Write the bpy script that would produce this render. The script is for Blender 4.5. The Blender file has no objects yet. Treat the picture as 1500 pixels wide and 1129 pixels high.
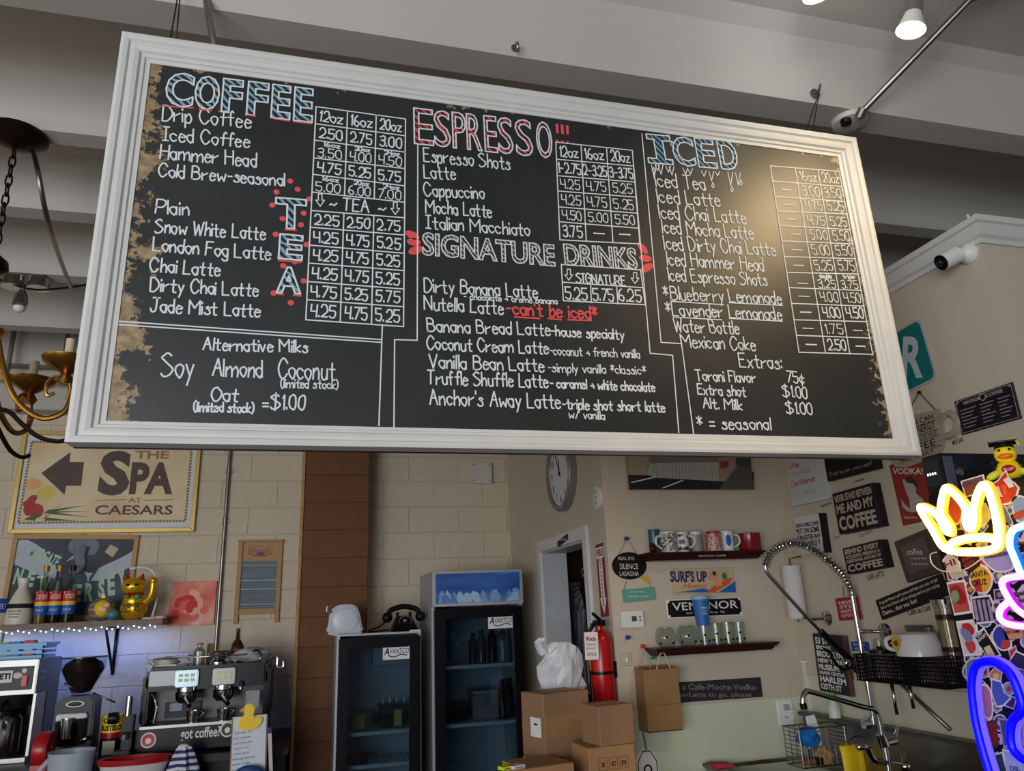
import bpy, bmesh, math, random
from mathutils import Vector, Matrix
random.seed(7)
scene = bpy.context.scene
COL = scene.collection
# ------------------------------------------------------------------ camera
F, CX, CY = 1083.0, 750.0, 564.0
CAM = Vector((0, 0, 1.7))
_z = Vector((600 - 750, 3514, -F)).normalized()
_x = Vector((4850 - 750, -(722.5 - 564), -F)); _x = (_x - _x.dot(_z) * _z).normalized()
_y = _z.cross(_x)
RM = Matrix((_x, _y, _z))                       # camera -> world
cd = bpy.data.cameras.new('camera'); cam = bpy.data.objects.new('camera', cd); COL.objects.link(cam)
cd.sensor_width = 36; cd.lens = F / 1500 * 36; cd.clip_start = .05
cam.matrix_world = Matrix.Translation(CAM) @ RM.to_4x4()
scene.camera = cam
vs = scene.view_settings
vs.view_transform = 'Standard'; vs.look = 'None'; vs.gamma = 1; vs.exposure = 0.0; vs.use_curve_mapping = False
def ray(px, py): return RM @ Vector((px - CX, -(py - CY), -F))
def at(px, py, ax, v):
    d = ray(px, py); t = (v - CAM[ax]) / d[ax]; return CAM + d * t
def PY(px, py, y): return at(px, py, 1, y)
def PX(px, py, x): return at(px, py, 0, x)
def PZ(px, py, z): return at(px, py, 2, z)
# ------------------------------------------------------------------ world and large lights
w = bpy.data.worlds.new('world'); scene.world = w; w.use_nodes = True
w.node_tree.nodes['Background'].inputs[0].default_value = (.62, .66, .72, 1)
w.node_tree.nodes['Background'].inputs[1].default_value = .22
def area(name, loc, to, sx, sy, power, col):
    l = bpy.data.lights.new(name, 'AREA'); l.shape = 'RECTANGLE'; l.size = sx; l.size_y = sy; l.energy = power; l.color = col
    o = bpy.data.objects.new(name, l); COL.objects.link(o); o.location = loc
    o.rotation_euler = (Vector(to) - Vector(loc)).to_track_quat('-Z', 'Y').to_euler(); return o
def spot(name, loc, to, power, col, deg=60, blend=.6, r=.03):
    l = bpy.data.lights.new(name, 'SPOT'); l.energy = power; l.color = col; l.spot_size = math.radians(deg); l.spot_blend = blend; l.shadow_soft_size = r
    o = bpy.data.objects.new(name, l); COL.objects.link(o); o.location = loc
    o.rotation_euler = (Vector(to) - Vector(loc)).to_track_quat('-Z', 'Y').to_euler(); return o
area('storefront_daylight', (-3.4, -3.8, 1.7), (0.6, 3.2, 2.2), 4.6, 2.6, 330, (.95, .97, 1.0))
area('side_fill_light', (-5.6, .6, 1.8), (1, 3.8, 2.2), 3.5, 2.2, 42, (1.0, .86, .70))  # added warm fill to brown the left ceiling; no window known on this side
# ------------------------------------------------------------------ materials
def lin(c):
    r = []
    for v in c:
        v /= 255.; r.append(v / 12.92 if v <= .04045 else ((v + .055) / 1.055) ** 2.4)
    return (*r, 1)
_mats = {}
def mat(name, col=(128, 128, 128), rough=.6, metal=0, var=.12, scale=14, bump=0, emit=0, trans=0, alpha=1, ior=1.45, coat=0, ecol=None):
    if name in _mats: return _mats[name]
    m = bpy.data.materials.new(name); _mats[name] = m; m.use_nodes = True
    nt = m.node_tree; b = nt.nodes['Principled BSDF']
    b.inputs['Roughness'].default_value = rough; b.inputs['Metallic'].default_value = metal; b.inputs['IOR'].default_value = ior
    c = lin(col)
    if max(col) < 60 and not trans: b.inputs['Specular IOR Level'].default_value = .22
    if var > 0:
        tc = nt.nodes.new('ShaderNodeTexCoord'); nz = nt.nodes.new('ShaderNodeTexNoise'); nz.inputs['Scale'].default_value = scale; nz.inputs['Detail'].default_value = 6
        nt.links.new(tc.outputs['Object'], nz.inputs['Vector'])
        mx = nt.nodes.new('ShaderNodeMix'); mx.data_type = 'RGBA'; nt.links.new(nz.outputs['Fac'], mx.inputs[0])
        mx.inputs[6].default_value = tuple(min(1, v * (1 - var)) for v in c[:3]) + (1,); mx.inputs[7].default_value = tuple(min(1, v * (1 + var)) for v in c[:3]) + (1,)
        nt.links.new(mx.outputs[2], b.inputs['Base Color'])
        if bump:
            bp = nt.nodes.new('ShaderNodeBump'); bp.inputs['Strength'].default_value = bump; bp.inputs['Distance'].default_value = .01
            nt.links.new(nz.outputs['Fac'], bp.inputs['Height']); nt.links.new(bp.outputs[0], b.inputs['Normal'])
    else: b.inputs['Base Color'].default_value = c
    if emit: b.inputs['Emission Color'].default_value = lin(ecol or col); b.inputs['Emission Strength'].default_value = emit
    if trans: b.inputs['Transmission Weight'].default_value = trans
    if alpha < 1: b.inputs['Alpha'].default_value = alpha
    if coat: b.inputs['Coat Weight'].default_value = coat
    return m
def ramp_mat(name, stops, tex='noise', scale=3, rough=.6, detail=8, coord='Object', axis=None, dist=.0, bump=0, stretch=(1, 1, 1)):
    """procedural colour ramp over a noise / voronoi / wave / gradient texture"""
    if name in _mats: return _mats[name]
    m = bpy.data.materials.new(name); _mats[name] = m; m.use_nodes = True; nt = m.node_tree; b = nt.nodes['Principled BSDF']; b.inputs['Roughness'].default_value = rough
    tc = nt.nodes.new('ShaderNodeTexCoord'); mp = nt.nodes.new('ShaderNodeMapping'); mp.inputs['Scale'].default_value = stretch
    nt.links.new(tc.outputs[coord], mp.inputs[0])
    if tex == 'noise': t = nt.nodes.new('ShaderNodeTexNoise'); t.inputs['Scale'].default_value = scale; t.inputs['Detail'].default_value = detail; t.inputs['Distortion'].default_value = dist; out = t.outputs['Fac']
    elif tex == 'voronoi': t = nt.nodes.new('ShaderNodeTexVoronoi'); t.inputs['Scale'].default_value = scale; out = t.outputs['Distance']
    else:
        t = nt.nodes.new('ShaderNodeTexWave'); t.inputs['Scale'].default_value = scale; t.inputs['Distortion'].default_value = dist; t.bands_direction = axis or 'X'; out = t.outputs['Fac']
    nt.links.new(mp.outputs[0], t.inputs['Vector'])
    r = nt.nodes.new('ShaderNodeValToRGB'); els = r.color_ramp.elements
    while len(els) < len(stops): els.new(.5)
    for e, (p, c) in zip(els, stops): e.position = p; e.color = lin(c)
    nt.links.new(out, r.inputs[0]); nt.links.new(r.outputs[0], b.inputs['Base Color'])
    if bump:
        bp = nt.nodes.new('ShaderNodeBump'); bp.inputs['Strength'].default_value = bump; bp.inputs['Distance'].default_value = .01
        nt.links.new(out, bp.inputs['Height']); nt.links.new(bp.outputs[0], b.inputs['Normal'])
    return m
def thin_glass(name, tint=(245, 250, 250), refl=.06, rough=.02):
    if name in _mats: return _mats[name]
    m = bpy.data.materials.new(name); _mats[name] = m; m.use_nodes = True; nt = m.node_tree; N = nt.nodes; N.remove(N['Principled BSDF'])
    tr = N.new('ShaderNodeBsdfTransparent'); tr.inputs[0].default_value = lin(tint); gl = N.new('ShaderNodeBsdfGlossy'); gl.inputs['Roughness'].default_value = rough
    lw = N.new('ShaderNodeLayerWeight'); lw.inputs[0].default_value = .5; fr = N.new('ShaderNodeMath'); fr.operation = 'POWER'; fr.inputs[1].default_value = 4; nt.links.new(lw.outputs['Facing'], fr.inputs[0]); ad = N.new('ShaderNodeMath'); ad.operation = 'MULTIPLY_ADD'; ad.inputs[1].default_value = .6; ad.inputs[2].default_value = refl; nt.links.new(fr.outputs[0], ad.inputs[0])
    mx = N.new('ShaderNodeMixShader'); nt.links.new(ad.outputs[0], mx.inputs[0]); nt.links.new(tr.outputs[0], mx.inputs[1]); nt.links.new(gl.outputs[0], mx.inputs[2]); nt.links.new(mx.outputs[0], N['Material Output'].inputs[0]); return m
WHITE = mat('white_paint', (222, 222, 220), .45); BLACK = mat('black_plastic', (16, 16, 18), .3, var=.05); CHROME = mat('chrome', (200, 202, 205), .14, 1, var=.04)
STEEL = mat('brushed_steel', (142, 140, 137), .36, 1, var=.1, scale=30); BRASS = mat('aged_brass', (168, 124, 58), .3, 1, var=.25); BRONZE = mat('dark_bronze', (52, 38, 28), .35, .8)
PAPER = mat('white_paper', (225, 226, 228), .7, var=.03); CREAMC = mat('cream_print', (214, 206, 190), .6, var=.05); GLASS = thin_glass('clear_glass')
CARD = mat('cardboard', (146, 112, 82), .8, var=.08); KRAFT = mat('kraft_paper', (146, 112, 72), .85, var=.18, scale=9); REDP = mat('red_enamel', (165, 24, 28), .3); WHITEP = mat('white_print', (226, 224, 220), .6, var=.03)
BLACKP = mat('black_print', (22, 20, 22), .5, var=.05); WALNUT = mat('mahogany', (52, 22, 20), .3, var=.3, scale=6); YEL = mat('yellow_rubber', (240, 205, 20), .45, var=.05); BLUEC = mat('blue_plastic', (30, 105, 190), .4)
# ------------------------------------------------------------------ mesh helpers
def cat_rom(pts, k=5, closed=False):
    P = [Vector(p) for p in pts]; n = len(P)
    if n < 3: return P
    out = []; rng = range(n if closed else n - 1)
    for i in rng:
        p0 = P[(i - 1) % n] if closed or i else P[0]; p1 = P[i]; p2 = P[(i + 1) % n]; p3 = P[(i + 2) % n] if closed or i + 2 < n else P[-1]
        for j in range(k):
            t = j / k
            out.append(.5 * ((2 * p1) + (p2 - p0) * t + (2 * p0 - 5 * p1 + 4 * p2 - p3) * t * t + (3 * p1 - p0 - 3 * p2 + p3) * t ** 3))
    if not closed: out.append(P[-1])
    return out
class B:
    n = 0
    def __init__(s): s.v = []; s.f = []; s.s = []; s.T = None
    def add(s, vs, fs, sm=False):
        o = len(s.v); s.v += [(s.T @ Vector(v)) if s.T else Vector(v) for v in vs]
        s.f += [[i + o for i in f] for f in fs]; s.s += [sm] * len(fs); return s
    def box(s, x0, x1, y0, y1, z0, z1):
        return s.add([(x, y, z) for z in (z0, z1) for y in (y0, y1) for x in (x0, x1)], [(0, 2, 3, 1), (4, 5, 7, 6), (0, 1, 5, 4), (2, 6, 7, 3), (0, 4, 6, 2), (1, 3, 7, 5)])
    def cbox(s, c, sx, sy, sz): return s.box(c[0] - sx / 2, c[0] + sx / 2, c[1] - sy / 2, c[1] + sy / 2, c[2] - sz / 2, c[2] + sz / 2)
    def hexa(s, a, b): # two quads (4 pts each, same order)
        return s.add(list(a) + list(b), [(3, 2, 1, 0), (4, 5, 6, 7), (0, 1, 5, 4), (1, 2, 6, 5), (2, 3, 7, 6), (3, 0, 4, 7)])
    def prism(s, poly, z0, z1, sm=False):
        n = len(poly)
        if sum(poly[i][0] * poly[(i + 1) % n][1] - poly[(i + 1) % n][0] * poly[i][1] for i in range(n)) < 0: poly = poly[::-1]
        return s.add([(p[0], p[1], z0) for p in poly] + [(p[0], p[1], z1) for p in poly], [list(range(n))[::-1], list(range(n, 2 * n))] + [(i, (i + 1) % n, n + (i + 1) % n, n + i) for i in range(n)], sm)
    def flat(s, poly, z):
        n = len(poly)
        if sum(poly[i][0] * poly[(i + 1) % n][1] - poly[(i + 1) % n][0] * poly[i][1] for i in range(n)) < 0: poly = poly[::-1]
        return s.add([(p[0], p[1], z) for p in poly], [list(range(n))])
    def ell(s, cx, cy, rx, ry, z, n=20, rot=0):
        c, q = math.cos(rot), math.sin(rot)
        return s.flat([(cx + rx * math.cos(a) * c - ry * math.sin(a) * q, cy + rx * math.cos(a) * q + ry * math.sin(a) * c) for a in [2 * math.pi * i / n for i in range(n)]], z)
    def tube(s, pts, r, n=8, closed=False, smooth=0, cap=True):
        P = cat_rom(pts, smooth, closed) if smooth else [Vector(p) for p in pts]
        m = len(P); R = r if isinstance(r, (list, tuple)) else None
        vs = []; fs = []; up = None
        for i, p in enumerate(P):
            t = (P[(i + 1) % m] - P[i - 1]) if closed else (P[min(i + 1, m - 1)] - P[max(i - 1, 0)])
            if t.length < 1e-9: t = Vector((0, 0, 1))
            t.normalize()
            if up is None: up = t.orthogonal().normalized()
            up = (up - up.dot(t) * t)
            up = up.normalized() if up.length > 1e-6 else t.orthogonal().normalized()
            q = t.cross(up); rr = (R[0] + (R[-1] - R[0]) * i / max(1, m - 1)) if R else r
            vs += [p + (up * math.cos(2 * math.pi * k / n) + q * math.sin(2 * math.pi * k / n)) * rr for k in range(n)]
        for i in range(m if closed else m - 1):
            a = i * n; b = ((i + 1) % m) * n
            fs += [(a + k, a + (k + 1) % n, b + (k + 1) % n, b + k) for k in range(n)]
        s.add(vs, fs, True)
        if cap and not closed: 
            s.add(vs[:n], [list(range(n))[::-1]]); s.add(vs[-n:], [list(range(n))])
        return s
    def cyl(s, p0, p1, r0, r1=None, n=16): return s.tube([p0, p1], [r0, r0 if r1 is None else r1], n)
    def lathe(s, prof, c=(0, 0, 0), axis=2, n=20, sx=1, sy=1):
        vs = []; fs = []; m = len(prof)
        for r, h in prof:
            for k in range(n):
                a = 2 * math.pi * k / n; u, v = r * math.cos(a) * sx, r * math.sin(a) * sy
                p = (u, v, h) if axis == 2 else ((u, -h, v) if axis == 1 else (h, u, v))
                vs.append(Vector(p) + Vector(c))
        for i in range(m - 1):
            for k in range(n): fs.append((i * n + k, i * n + (k + 1) % n, (i + 1) * n + (k + 1) % n, (i + 1) * n + k))
        s.add(vs, fs, True)
        if prof[0][0] > 1e-6: s.add(vs[:n], [list(range(n))[::-1]])
        if prof[-1][0] > 1e-6: s.add(vs[-n:], [list(range(n))])
        return s
    def ball(s, c, rx, ry=None, rz=None, n=14, T=None):
        ry = ry or rx; rz = rz or rx; m = max(6, n // 2)
        vs = []; fs = []
        for i in range(m + 1):
            th = math.pi * i / m
            for k in range(n):
                a = 2 * math.pi * k / n
                v = Vector((rx * math.sin(th) * math.cos(a), ry * math.sin(th) * math.sin(a), -rz * math.cos(th)))
                vs.append((T @ v if T else v) + Vector(c))
        for i in range(m):
            for k in range(n): fs.append((i * n + k, i * n + (k + 1) % n, (i + 1) * n + (k + 1) % n, (i + 1) * n + k))
        return s.add(vs, fs, True)
    def rib(s, pts, wd, z0):
        for a, b in zip(pts[:-1], pts[1:]):
            B.n = (B.n + 1) % 16; z = z0 + B.n * 2e-5
            a = Vector(a[:2]); b = Vector(b[:2]); d = b - a
            if d.length < 1e-7: continue
            d.normalize(); q = Vector((-d.y, d.x)) * wd / 2; e = d * wd * .35
            s.add([(*(a - e - q), z), (*(b + e - q), z), (*(b + e + q), z), (*(a - e + q), z)], [(0, 1, 2, 3)])
        return s
    def build(s, name, m, parent=None, bev=0, label=None, cat=None, group=None, kind=None):
        me = bpy.data.meshes.new(name); me.from_pydata([tuple(v) for v in s.v], [], s.f); me.materials.append(m)
        me.polygons.foreach_set('use_smooth', s.s)
        if bev or any(s.s):
            bm = bmesh.new(); bm.from_mesh(me)
            bmesh.ops.remove_doubles(bm, verts=bm.verts, dist=1e-6)
            if bev:
                ed = [e for e in bm.edges if len(e.link_faces) == 2 and e.calc_face_angle(0) > .6]
                bmesh.ops.bevel(bm, geom=ed, offset=bev, segments=1 if bev < .004 else 2, affect='EDGES', clamp_overlap=True)
            for e in bm.edges:
                if len(e.link_faces) == 2 and e.calc_face_angle(0) > .7: e.smooth = False
            bm.to_mesh(me); bm.free()
        o = bpy.data.objects.new(name, me); COL.objects.link(o)
        if parent: o.parent = parent
        return tag(o, label, cat, group, kind)
def tag(o, label=None, cat=None, group=None, kind=None):
    if label: o['label'] = label
    if cat: o['category'] = cat
    if group: o['group'] = group
    if kind: o['kind'] = kind
    return o
def thing(name, label, cat, loc=(0, 0, 0), rz=0, group=None, M=None):
    o = bpy.data.objects.new(name, None); COL.objects.link(o); o.empty_display_size = .05
    if M: o.matrix_world = M
    else: o.location = loc; o.rotation_euler = (0, 0, rz)
    return tag(o, label, cat, group)
def copy_tree(o, parent=None):
    c = o.copy(); COL.objects.link(c); c.parent = parent
    for ch in list(o.children): copy_tree(ch, c)
    return c
# wall frames: local x = right as seen from the room, y = up, z = out of the wall
YB, XD, YM, XR, YC = 5.9, 1.572, 3.864, 2.669, 2.18
AX = {'b': (Vector((1, 0, 0)), Vector((0, 0, 1)), Vector((0, -1, 0))), 'r': (Vector((0, -1, 0)), Vector((0, 0, 1)), Vector((-1, 0, 0)))}
WALLS = {'back': ('b', 1, YB), 'alcove': ('b', 1, YM), 'right': ('r', 0, XR), 'door': ('r', 0, XD), 'corner': ('b', 1, YC), 'pillar': ('b', 1, 5.62)}
def wp(wall, px, py, out=0):
    k, ax, v = WALLS[wall] if isinstance(wall, str) else wall
    return at(px, py, ax, v - out)
def wframe(wall, p, rot=0):
    k = (WALLS[wall] if isinstance(wall, str) else wall)[0]; x, y, z = AX[k]
    c, s = math.cos(rot), math.sin(rot); X = x * c + y * s; Y = -x * s + y * c
    m = Matrix((X, Y, z)).transposed().to_4x4(); m.translation = p; return m
class Face:
    """a rectangle on a wall fitted to four picture corners (tl, tr, br, bl); local origin at its centre on the wall"""
    def __init__(s, wall, tl, tr, br, bl, name, label, cat, out=.02, group=None, straight=False):
        w3 = WALLS[wall] if isinstance(wall, str) else wall
        P = [wp(w3, *p, out) for p in (tl, tr, br, bl)]; x, y, z = AX[w3[0]]
        c = sum(P, Vector()) / 4; L = [Vector(((p - c).dot(x), (p - c).dot(y))) for p in P]
        u = (L[1] - L[0] + L[2] - L[3]) / 2; v = (L[0] - L[3] + L[1] - L[2]) / 2
        a = math.atan2(u.y, u.x); b = math.atan2(-v.x, v.y); s.rot = 0 if straight else (a + b) / 2
        s.w, s.h, s.d = u.length, v.length, out
        base = c - z * out
        s.c = c; s.x, s.y = x * math.cos(s.rot) + y * math.sin(s.rot), -x * math.sin(s.rot) + y * math.cos(s.rot)
        s.w3 = w3; s.t = thing(name, label, cat, M=wframe(w3, base, s.rot), group=group)
    def loc(s, px, py):  # picture pixel -> local xy on the front face
        p = wp(s.w3, px, py, s.d) - s.c; return Vector((p.dot(s.x), p.dot(s.y)))
    def slab(s, name, m, bev=.002, z0=.001): return B().box(-s.w / 2, s.w / 2, -s.h / 2, s.h / 2, z0, s.d).build(name, m, s.t, bev)
# ------------------------------------------------------------------ lettering
_tc = {}
def type_mesh(txt, bold=0.0):
    k = (txt, bold)
    if k in _tc: return _tc[k]
    cu = bpy.data.curves.new('t', 'FONT'); cu.body = txt; cu.resolution_u = 3; cu.offset = bold
    ob = bpy.data.objects.new('t', cu); me = bpy.data.meshes.new_from_object(ob)
    vs = [v.co.copy() for v in me.vertices]; fs = [list(p.vertices) for p in me.polygons]
    bpy.data.objects.remove(ob); bpy.data.curves.remove(cu); bpy.data.meshes.remove(me)
    x0 = min(v.x for v in vs); x1 = max(v.x for v in vs); y0 = min(v.y for v in vs); y1 = max(v.y for v in vs)
    if txt.isupper() or txt.isdigit(): pass
    else: y0 = min(y0, 0); y1 = max(y1, .68)
    _tc[k] = (vs, fs, x0, x1, y0, y1); return _tc[k]
def letters(parent, m, items, z, name='lettering'):
    """items: (text, left, bottom, width, height[, bold, shear, rot])"""
    for it in items:
        b = B(); txt, x, y, wd, h = it[:5]; bold = it[5] if len(it) > 5 else 0; sh = it[6] if len(it) > 6 else 0; rot = it[7] if len(it) > 7 else 0
        vs, fs, x0, x1, y0, y1 = type_mesh(txt, bold); c, s = math.cos(rot), math.sin(rot); o = []
        for v in vs:
            u = (v.x - x0) / (x1 - x0) * wd; q = (v.y - y0) / (y1 - y0) * h; u += q * sh
            o.append((x + u * c - q * s, y + u * s + q * c, z))
        b.add(o, fs); r = b.build(name, m, parent)
    return r
G = dict(zip("ABCDEFGHIJKLMNOPQRSTUVWXYZ", """033C63|1757
030C|~0C3C5A4808|~0848654303
~6A4C2C0906234365
030C|~0C3C69663303
5C0C0353|0848
5C0C03|0848
~6A4C2C0906234365|656838
030C|636C|0868
0343|232C|0C4C
~4C45331305|1C6C
030C|6C0763
0C0353
030C478C83
030C636C
~3C1B0906234366694B3C
030C|~0C4C6A4707
~3C1B0906234366694B3C|4663
030C|~0C4C6A4707|3763
~5B3C1B0A386654331304
0C6C|3C33
~0C062343666C
0C336C
0C234A638C
0C63|6C03
0C38|6C3833
0C6C0363""".split()))
G.update(dict(zip("abcdefghijklmnopqrstuvwxyz", """~47280705233345|4843
0C03|~0628384645331304
~472807052344
4C43|~47280705233345
0646|~464728180605133344
~4B3C2A23|0848
~47280705233345|~4841301001
0C03|~0628384643
0803|0A0B
~28211000|2A2B
0C03|480543
0C03
0803|~0628384643|~4668788683
0803|~0628384643
~2807052333454728
0800|~0628384645331304
~47280705233345|4840
0803|~062748
~4728173644331304
~2B243343|0848
~0805133345|4843
082348
0813365368
0843|4803
0824|4810
08480343""".split())))
G.update({'0': "~2C0A052333454A3C2C", '1': "0A1C13", '2': "~0A1C3C4A4703|0343", '3': "~0B2C3C4A3818|~18384645331304", '4': "0C0747|4C43", '5': "4C0C08|~08384745331304", '6': "~3C1A05233345371705", '7': "0C4C13", '8': "~2C0A2846331306284A2C", '9': "~4A2C0A08274A|4A33",
          '|': "0C03", '.': "0304", ',': "1402", ':': "0405|0809", '-': "0737", '_': "0747", '$': "~5B3C1B0A386654331304|3D32", 'c/': "", '¢': "~472807052344|2A21", '*': "2C26|0B47|4B07", '+': "0646|2844", '=': "0545|0848", '(': "~2D0A0522", ')': "~0D2A2502", "'": "0C0A", '"': "0C0A|2C2A", '/': "034C", '!': "0C06|0403", '?': "~0A1C3C4A2826|2423", '~': "~06173658", 'é': "0646|~464728180605133344|2A4C"})
def hand_strokes(txt, jit=.0):
    x = 0; out = []
    for ch in txt:
        if ch == ' ': x += 4; continue
        g = G.get(ch)
        if not g: x += 3; continue
        mx = 0; jx, jy, sl = random.uniform(-jit, jit), random.uniform(-jit, jit), random.uniform(-.06, .06) * (jit > 0)
        for st in g.split('|'):
            sm = st[0] == '~'; st = st.lstrip('~')
            pts = [(int(st[i], 16), int(st[i + 1], 16) - 3) for i in range(0, len(st) - 1, 2)]; mx = max(mx, max(p[0] for p in pts))
            P = cat_rom([(p[0], p[1], 0) for p in pts], 4) if sm else [Vector((p[0], p[1], 0)) for p in pts]
            out.append([(x + p.x + jx + p.y * sl, p.y + jy) for p in P])
        x += mx + 1.7
    return out, max(.1, x - 1.7)
def script(parent, m, items, z, wd=.004, name='lettering', jit=.25):
    """hand lettering; items: (text, (x0,y0), (x1,y1), cap height[, stroke width])"""
    for it in items:
        b = B(); txt, p0, p1, h = it[:4]; ww = it[4] if len(it) > 4 else wd
        st, L = hand_strokes(txt, jit); p0 = Vector(p0[:2]); p1 = Vector(p1[:2]); u = (p1 - p0) / L; q = Vector((-u.y, u.x)).normalized() * h / 9
        for s_ in st: b.rib([p0 + u * a[0] + q * a[1] for a in s_], ww, z)
        r = b.build(name, m, parent)
    return r
scene.cycles.use_denoising = True; scene.cycles.transparent_max_bounces = 40
# ================================================================== the room
WALLM = mat('drywall_paint', (196, 184, 166), .75, var=.05, scale=3, bump=.05)
LOWM = mat('gloss_panel_paint', (204, 208, 182), .3, var=.04, scale=4)
BLOCKM = mat('painted_block', (203, 191, 170), .8, var=.12, scale=22, bump=.5)
MORTM = mat('painted_mortar', (188, 176, 156), .85, var=.1, scale=30)
BROWNM = mat('brown_block_paint', (106, 68, 38), .7, var=.25, scale=9, bump=.5)
CEILM = mat('ceiling_paint', (182, 178, 171), .8, var=.08, scale=1.7, bump=.1)
FLOORM = mat('floor_tile', (120, 112, 104), .5, var=.15, scale=3)
def struct(name, b, m, bev=0, parent=None): return b.build(name, m, parent, bev, kind=None if parent else 'structure')
struct('floor', B().box(-4.6, 7.2, -5, 9, -.1, 0), FLOORM)
ZB, ZS, ZT = 3.55, 3.855, 3.2          # beam bottoms, slab, partition tops
ceil = struct('ceiling', B().box(-4.6, 7.2, -1.5, 9, ZS, ZS + .15), CEILM)
stem = []
for i, (y0, y1) in enumerate([(2.03, 2.15), (2.79, 2.88), (3.42, 3.52), (4.14, 4.24), (4.95, 5.05), (5.72, 5.82)]):
    pf = [(y0, ZB), (y1, ZB), (y1 + .02, ZS - .1), (y1 + .05, ZS - .04), (y1 + .13, ZS + .01), (y0 - .13, ZS + .01), (y0 - .05, ZS - .04), (y0 - .02, ZS - .1)]
    n = len(pf); b = B(); b.add([(-4.5, p[0], p[1]) for p in pf] + [(7.1, p[0], p[1]) for p in pf], [list(range(n))[::-1], list(range(n, 2 * n))] + [(k, (k + 1) % n, n + (k + 1) % n, n + k) for k in range(n)])
    b.build('beam', CEILM, ceil)
# back wall of painted concrete blocks
wb = struct('wall_back', B().box(-4.6, 7.1, YB, YB + .2, 0, ZS), MORTM)
struct('trim_1', B().box(-4.5, 1.5, YB - .12, YB, 3.3, 3.52).box(-4.5, 1.5, YB - .16, YB, 3.22, 3.3), CEILM, .004)
bb = B(); W_, H_, D_ = .3985, .1995, .005
bb.hexa([(0, 0, 0), (W_, 0, 0), (W_, 0, H_), (0, 0, H_)][::-1], [(.004, -D_, .004), (W_ - .004, -D_, .004), (W_ - .004, -D_, H_ - .004), (.004, -D_, H_ - .004)][::-1])
bproto = bb.build('concrete_block', BLOCKM, wb)
bhalf = None
zc = PY(370, 743, YB).z; xj = PY(409, 685, YB).x
rowz = [zc + .2015 * k for k in range(-9, 4)]
first = True
for r, z in enumerate(rowz):
    off = xj + (.2 if (r % 2 == 0) else 0)   # joint phase; row 9 starts at zc
    k0 = math.floor((-4.55 - off) / .4) + 1
    for k in range(k0, 12):
        x = off + .4 * k
        if x > XD - .08 or (x > .36 - .3 and x < .36): pass
        if x > XD - .05: continue
        if first: o = bproto; first = False
        else: o = bproto.copy(); COL.objects.link(o); o.parent = wb
        o.location = (x + .001, YB, z + .002)
        if x + .4 > XD: o.scale.x = (XD - x) / .4 * .98
struct('wall_left', B().box(-4.75, -4.6, 2.5, YB + .2, 0, ZS), BLOCKM)
# brown pillar
YP = 5.62
px0, px1 = PY(441, 780, YP).x, PY(540, 786, YP).x
wpil = struct('wall_pillar', B().box(px0, px1, YP + .012, YB, 0, ZB), BROWNM)
pb = B(); ww = px1 - px0
pb.hexa([(0, .012, 0), (ww, .012, 0), (ww, .012, .2), (0, .012, .2)][::-1], [(.004, .007, .003), (ww - .004, .007, .003), (ww - .004, .007, .197), (.004, .007, .197)][::-1])
pp = pb.build('concrete_block', BROWNM, wpil)
for k in range(1, 17):
    o = pp if k == 1 else pp.copy()
    if k > 1: COL.objects.link(o); o.parent = wpil
    o.location = (px0, YP, zc + .2015 * (k - 11))
struct('trim_2', B().box(px0 - .012, px0 + .012, YP - .006, YP + .02, .4, 3.3), mat('scuffed_edge', (176, 138, 92), .8, var=.5, scale=25), .003)
# door wall with the closet behind it
TH = .17
dl, dr = PX(797, 850, XD).y, PX(861, 850, XD).y      # far and near edges of the opening
dz = (PX(797, 809, XD).z + PX(859, 787, XD).z) / 2
struct('wall_door', B().box(XD, XD + TH, dl, YB, 0, ZT).box(XD, XD + TH, YM + .15, dr, 0, ZT).box(XD, XD + TH, dr, dl, dz, ZT), WALLM)
CLOS = mat('closet_brown', (92, 62, 36), .9, var=.2)
struct('wall_closet', B().box(XD + 1.1, XD + 1.15, YM + .3, YB, 0, ZT).box(XD + TH, XD + 1.1, YB - .03, YB - .001, 0, ZT).box(XD + TH, XD + 1.1, YM + .25, YM + .3, 0, ZT).box(XD + TH, XD + 1.15, YM + .3, YB - .03, dz + .25, dz + .3), CLOS)
TRIMW = mat('door_trim_white', (205, 206, 206), .4, var=.04)
fw = .075
dfr = bpy.data.objects.new('door_1', None); COL.objects.link(dfr); tag(dfr, 'white painted door frame around dark open closet', kind='structure'); dfr.location = (XD, (dl + dr) / 2, 0)
def rel(o, b): b.v = [v - o.location for v in b.v]; return b
rel(dfr, B().box(XD - .022, XD, dl, dl + fw, 0, dz)).build('casing', TRIMW, dfr, .004)
rel(dfr, B().box(XD - .022, XD, dr - fw, dr, 0, dz)).build('casing', TRIMW, dfr, .004)
rel(dfr, B().box(XD - .022, XD, dr - fw, dl + fw, dz, dz + fw)).build('casing', TRIMW, dfr, .004)
rel(dfr, B().box(XD, XD + TH, dl - .012, dl, 0, dz)).build('jamb', mat('jamb_grey', (176, 180, 184), .5), dfr)
rel(dfr, B().box(XD, XD + TH, dr, dr + .012, 0, dz)).build('jamb', mat('jamb_grey'), dfr)
rel(dfr, B().box(XD, XD + TH, dr, dl, dz - .012, dz)).build('jamb', mat('jamb_grey'), dfr)
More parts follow.
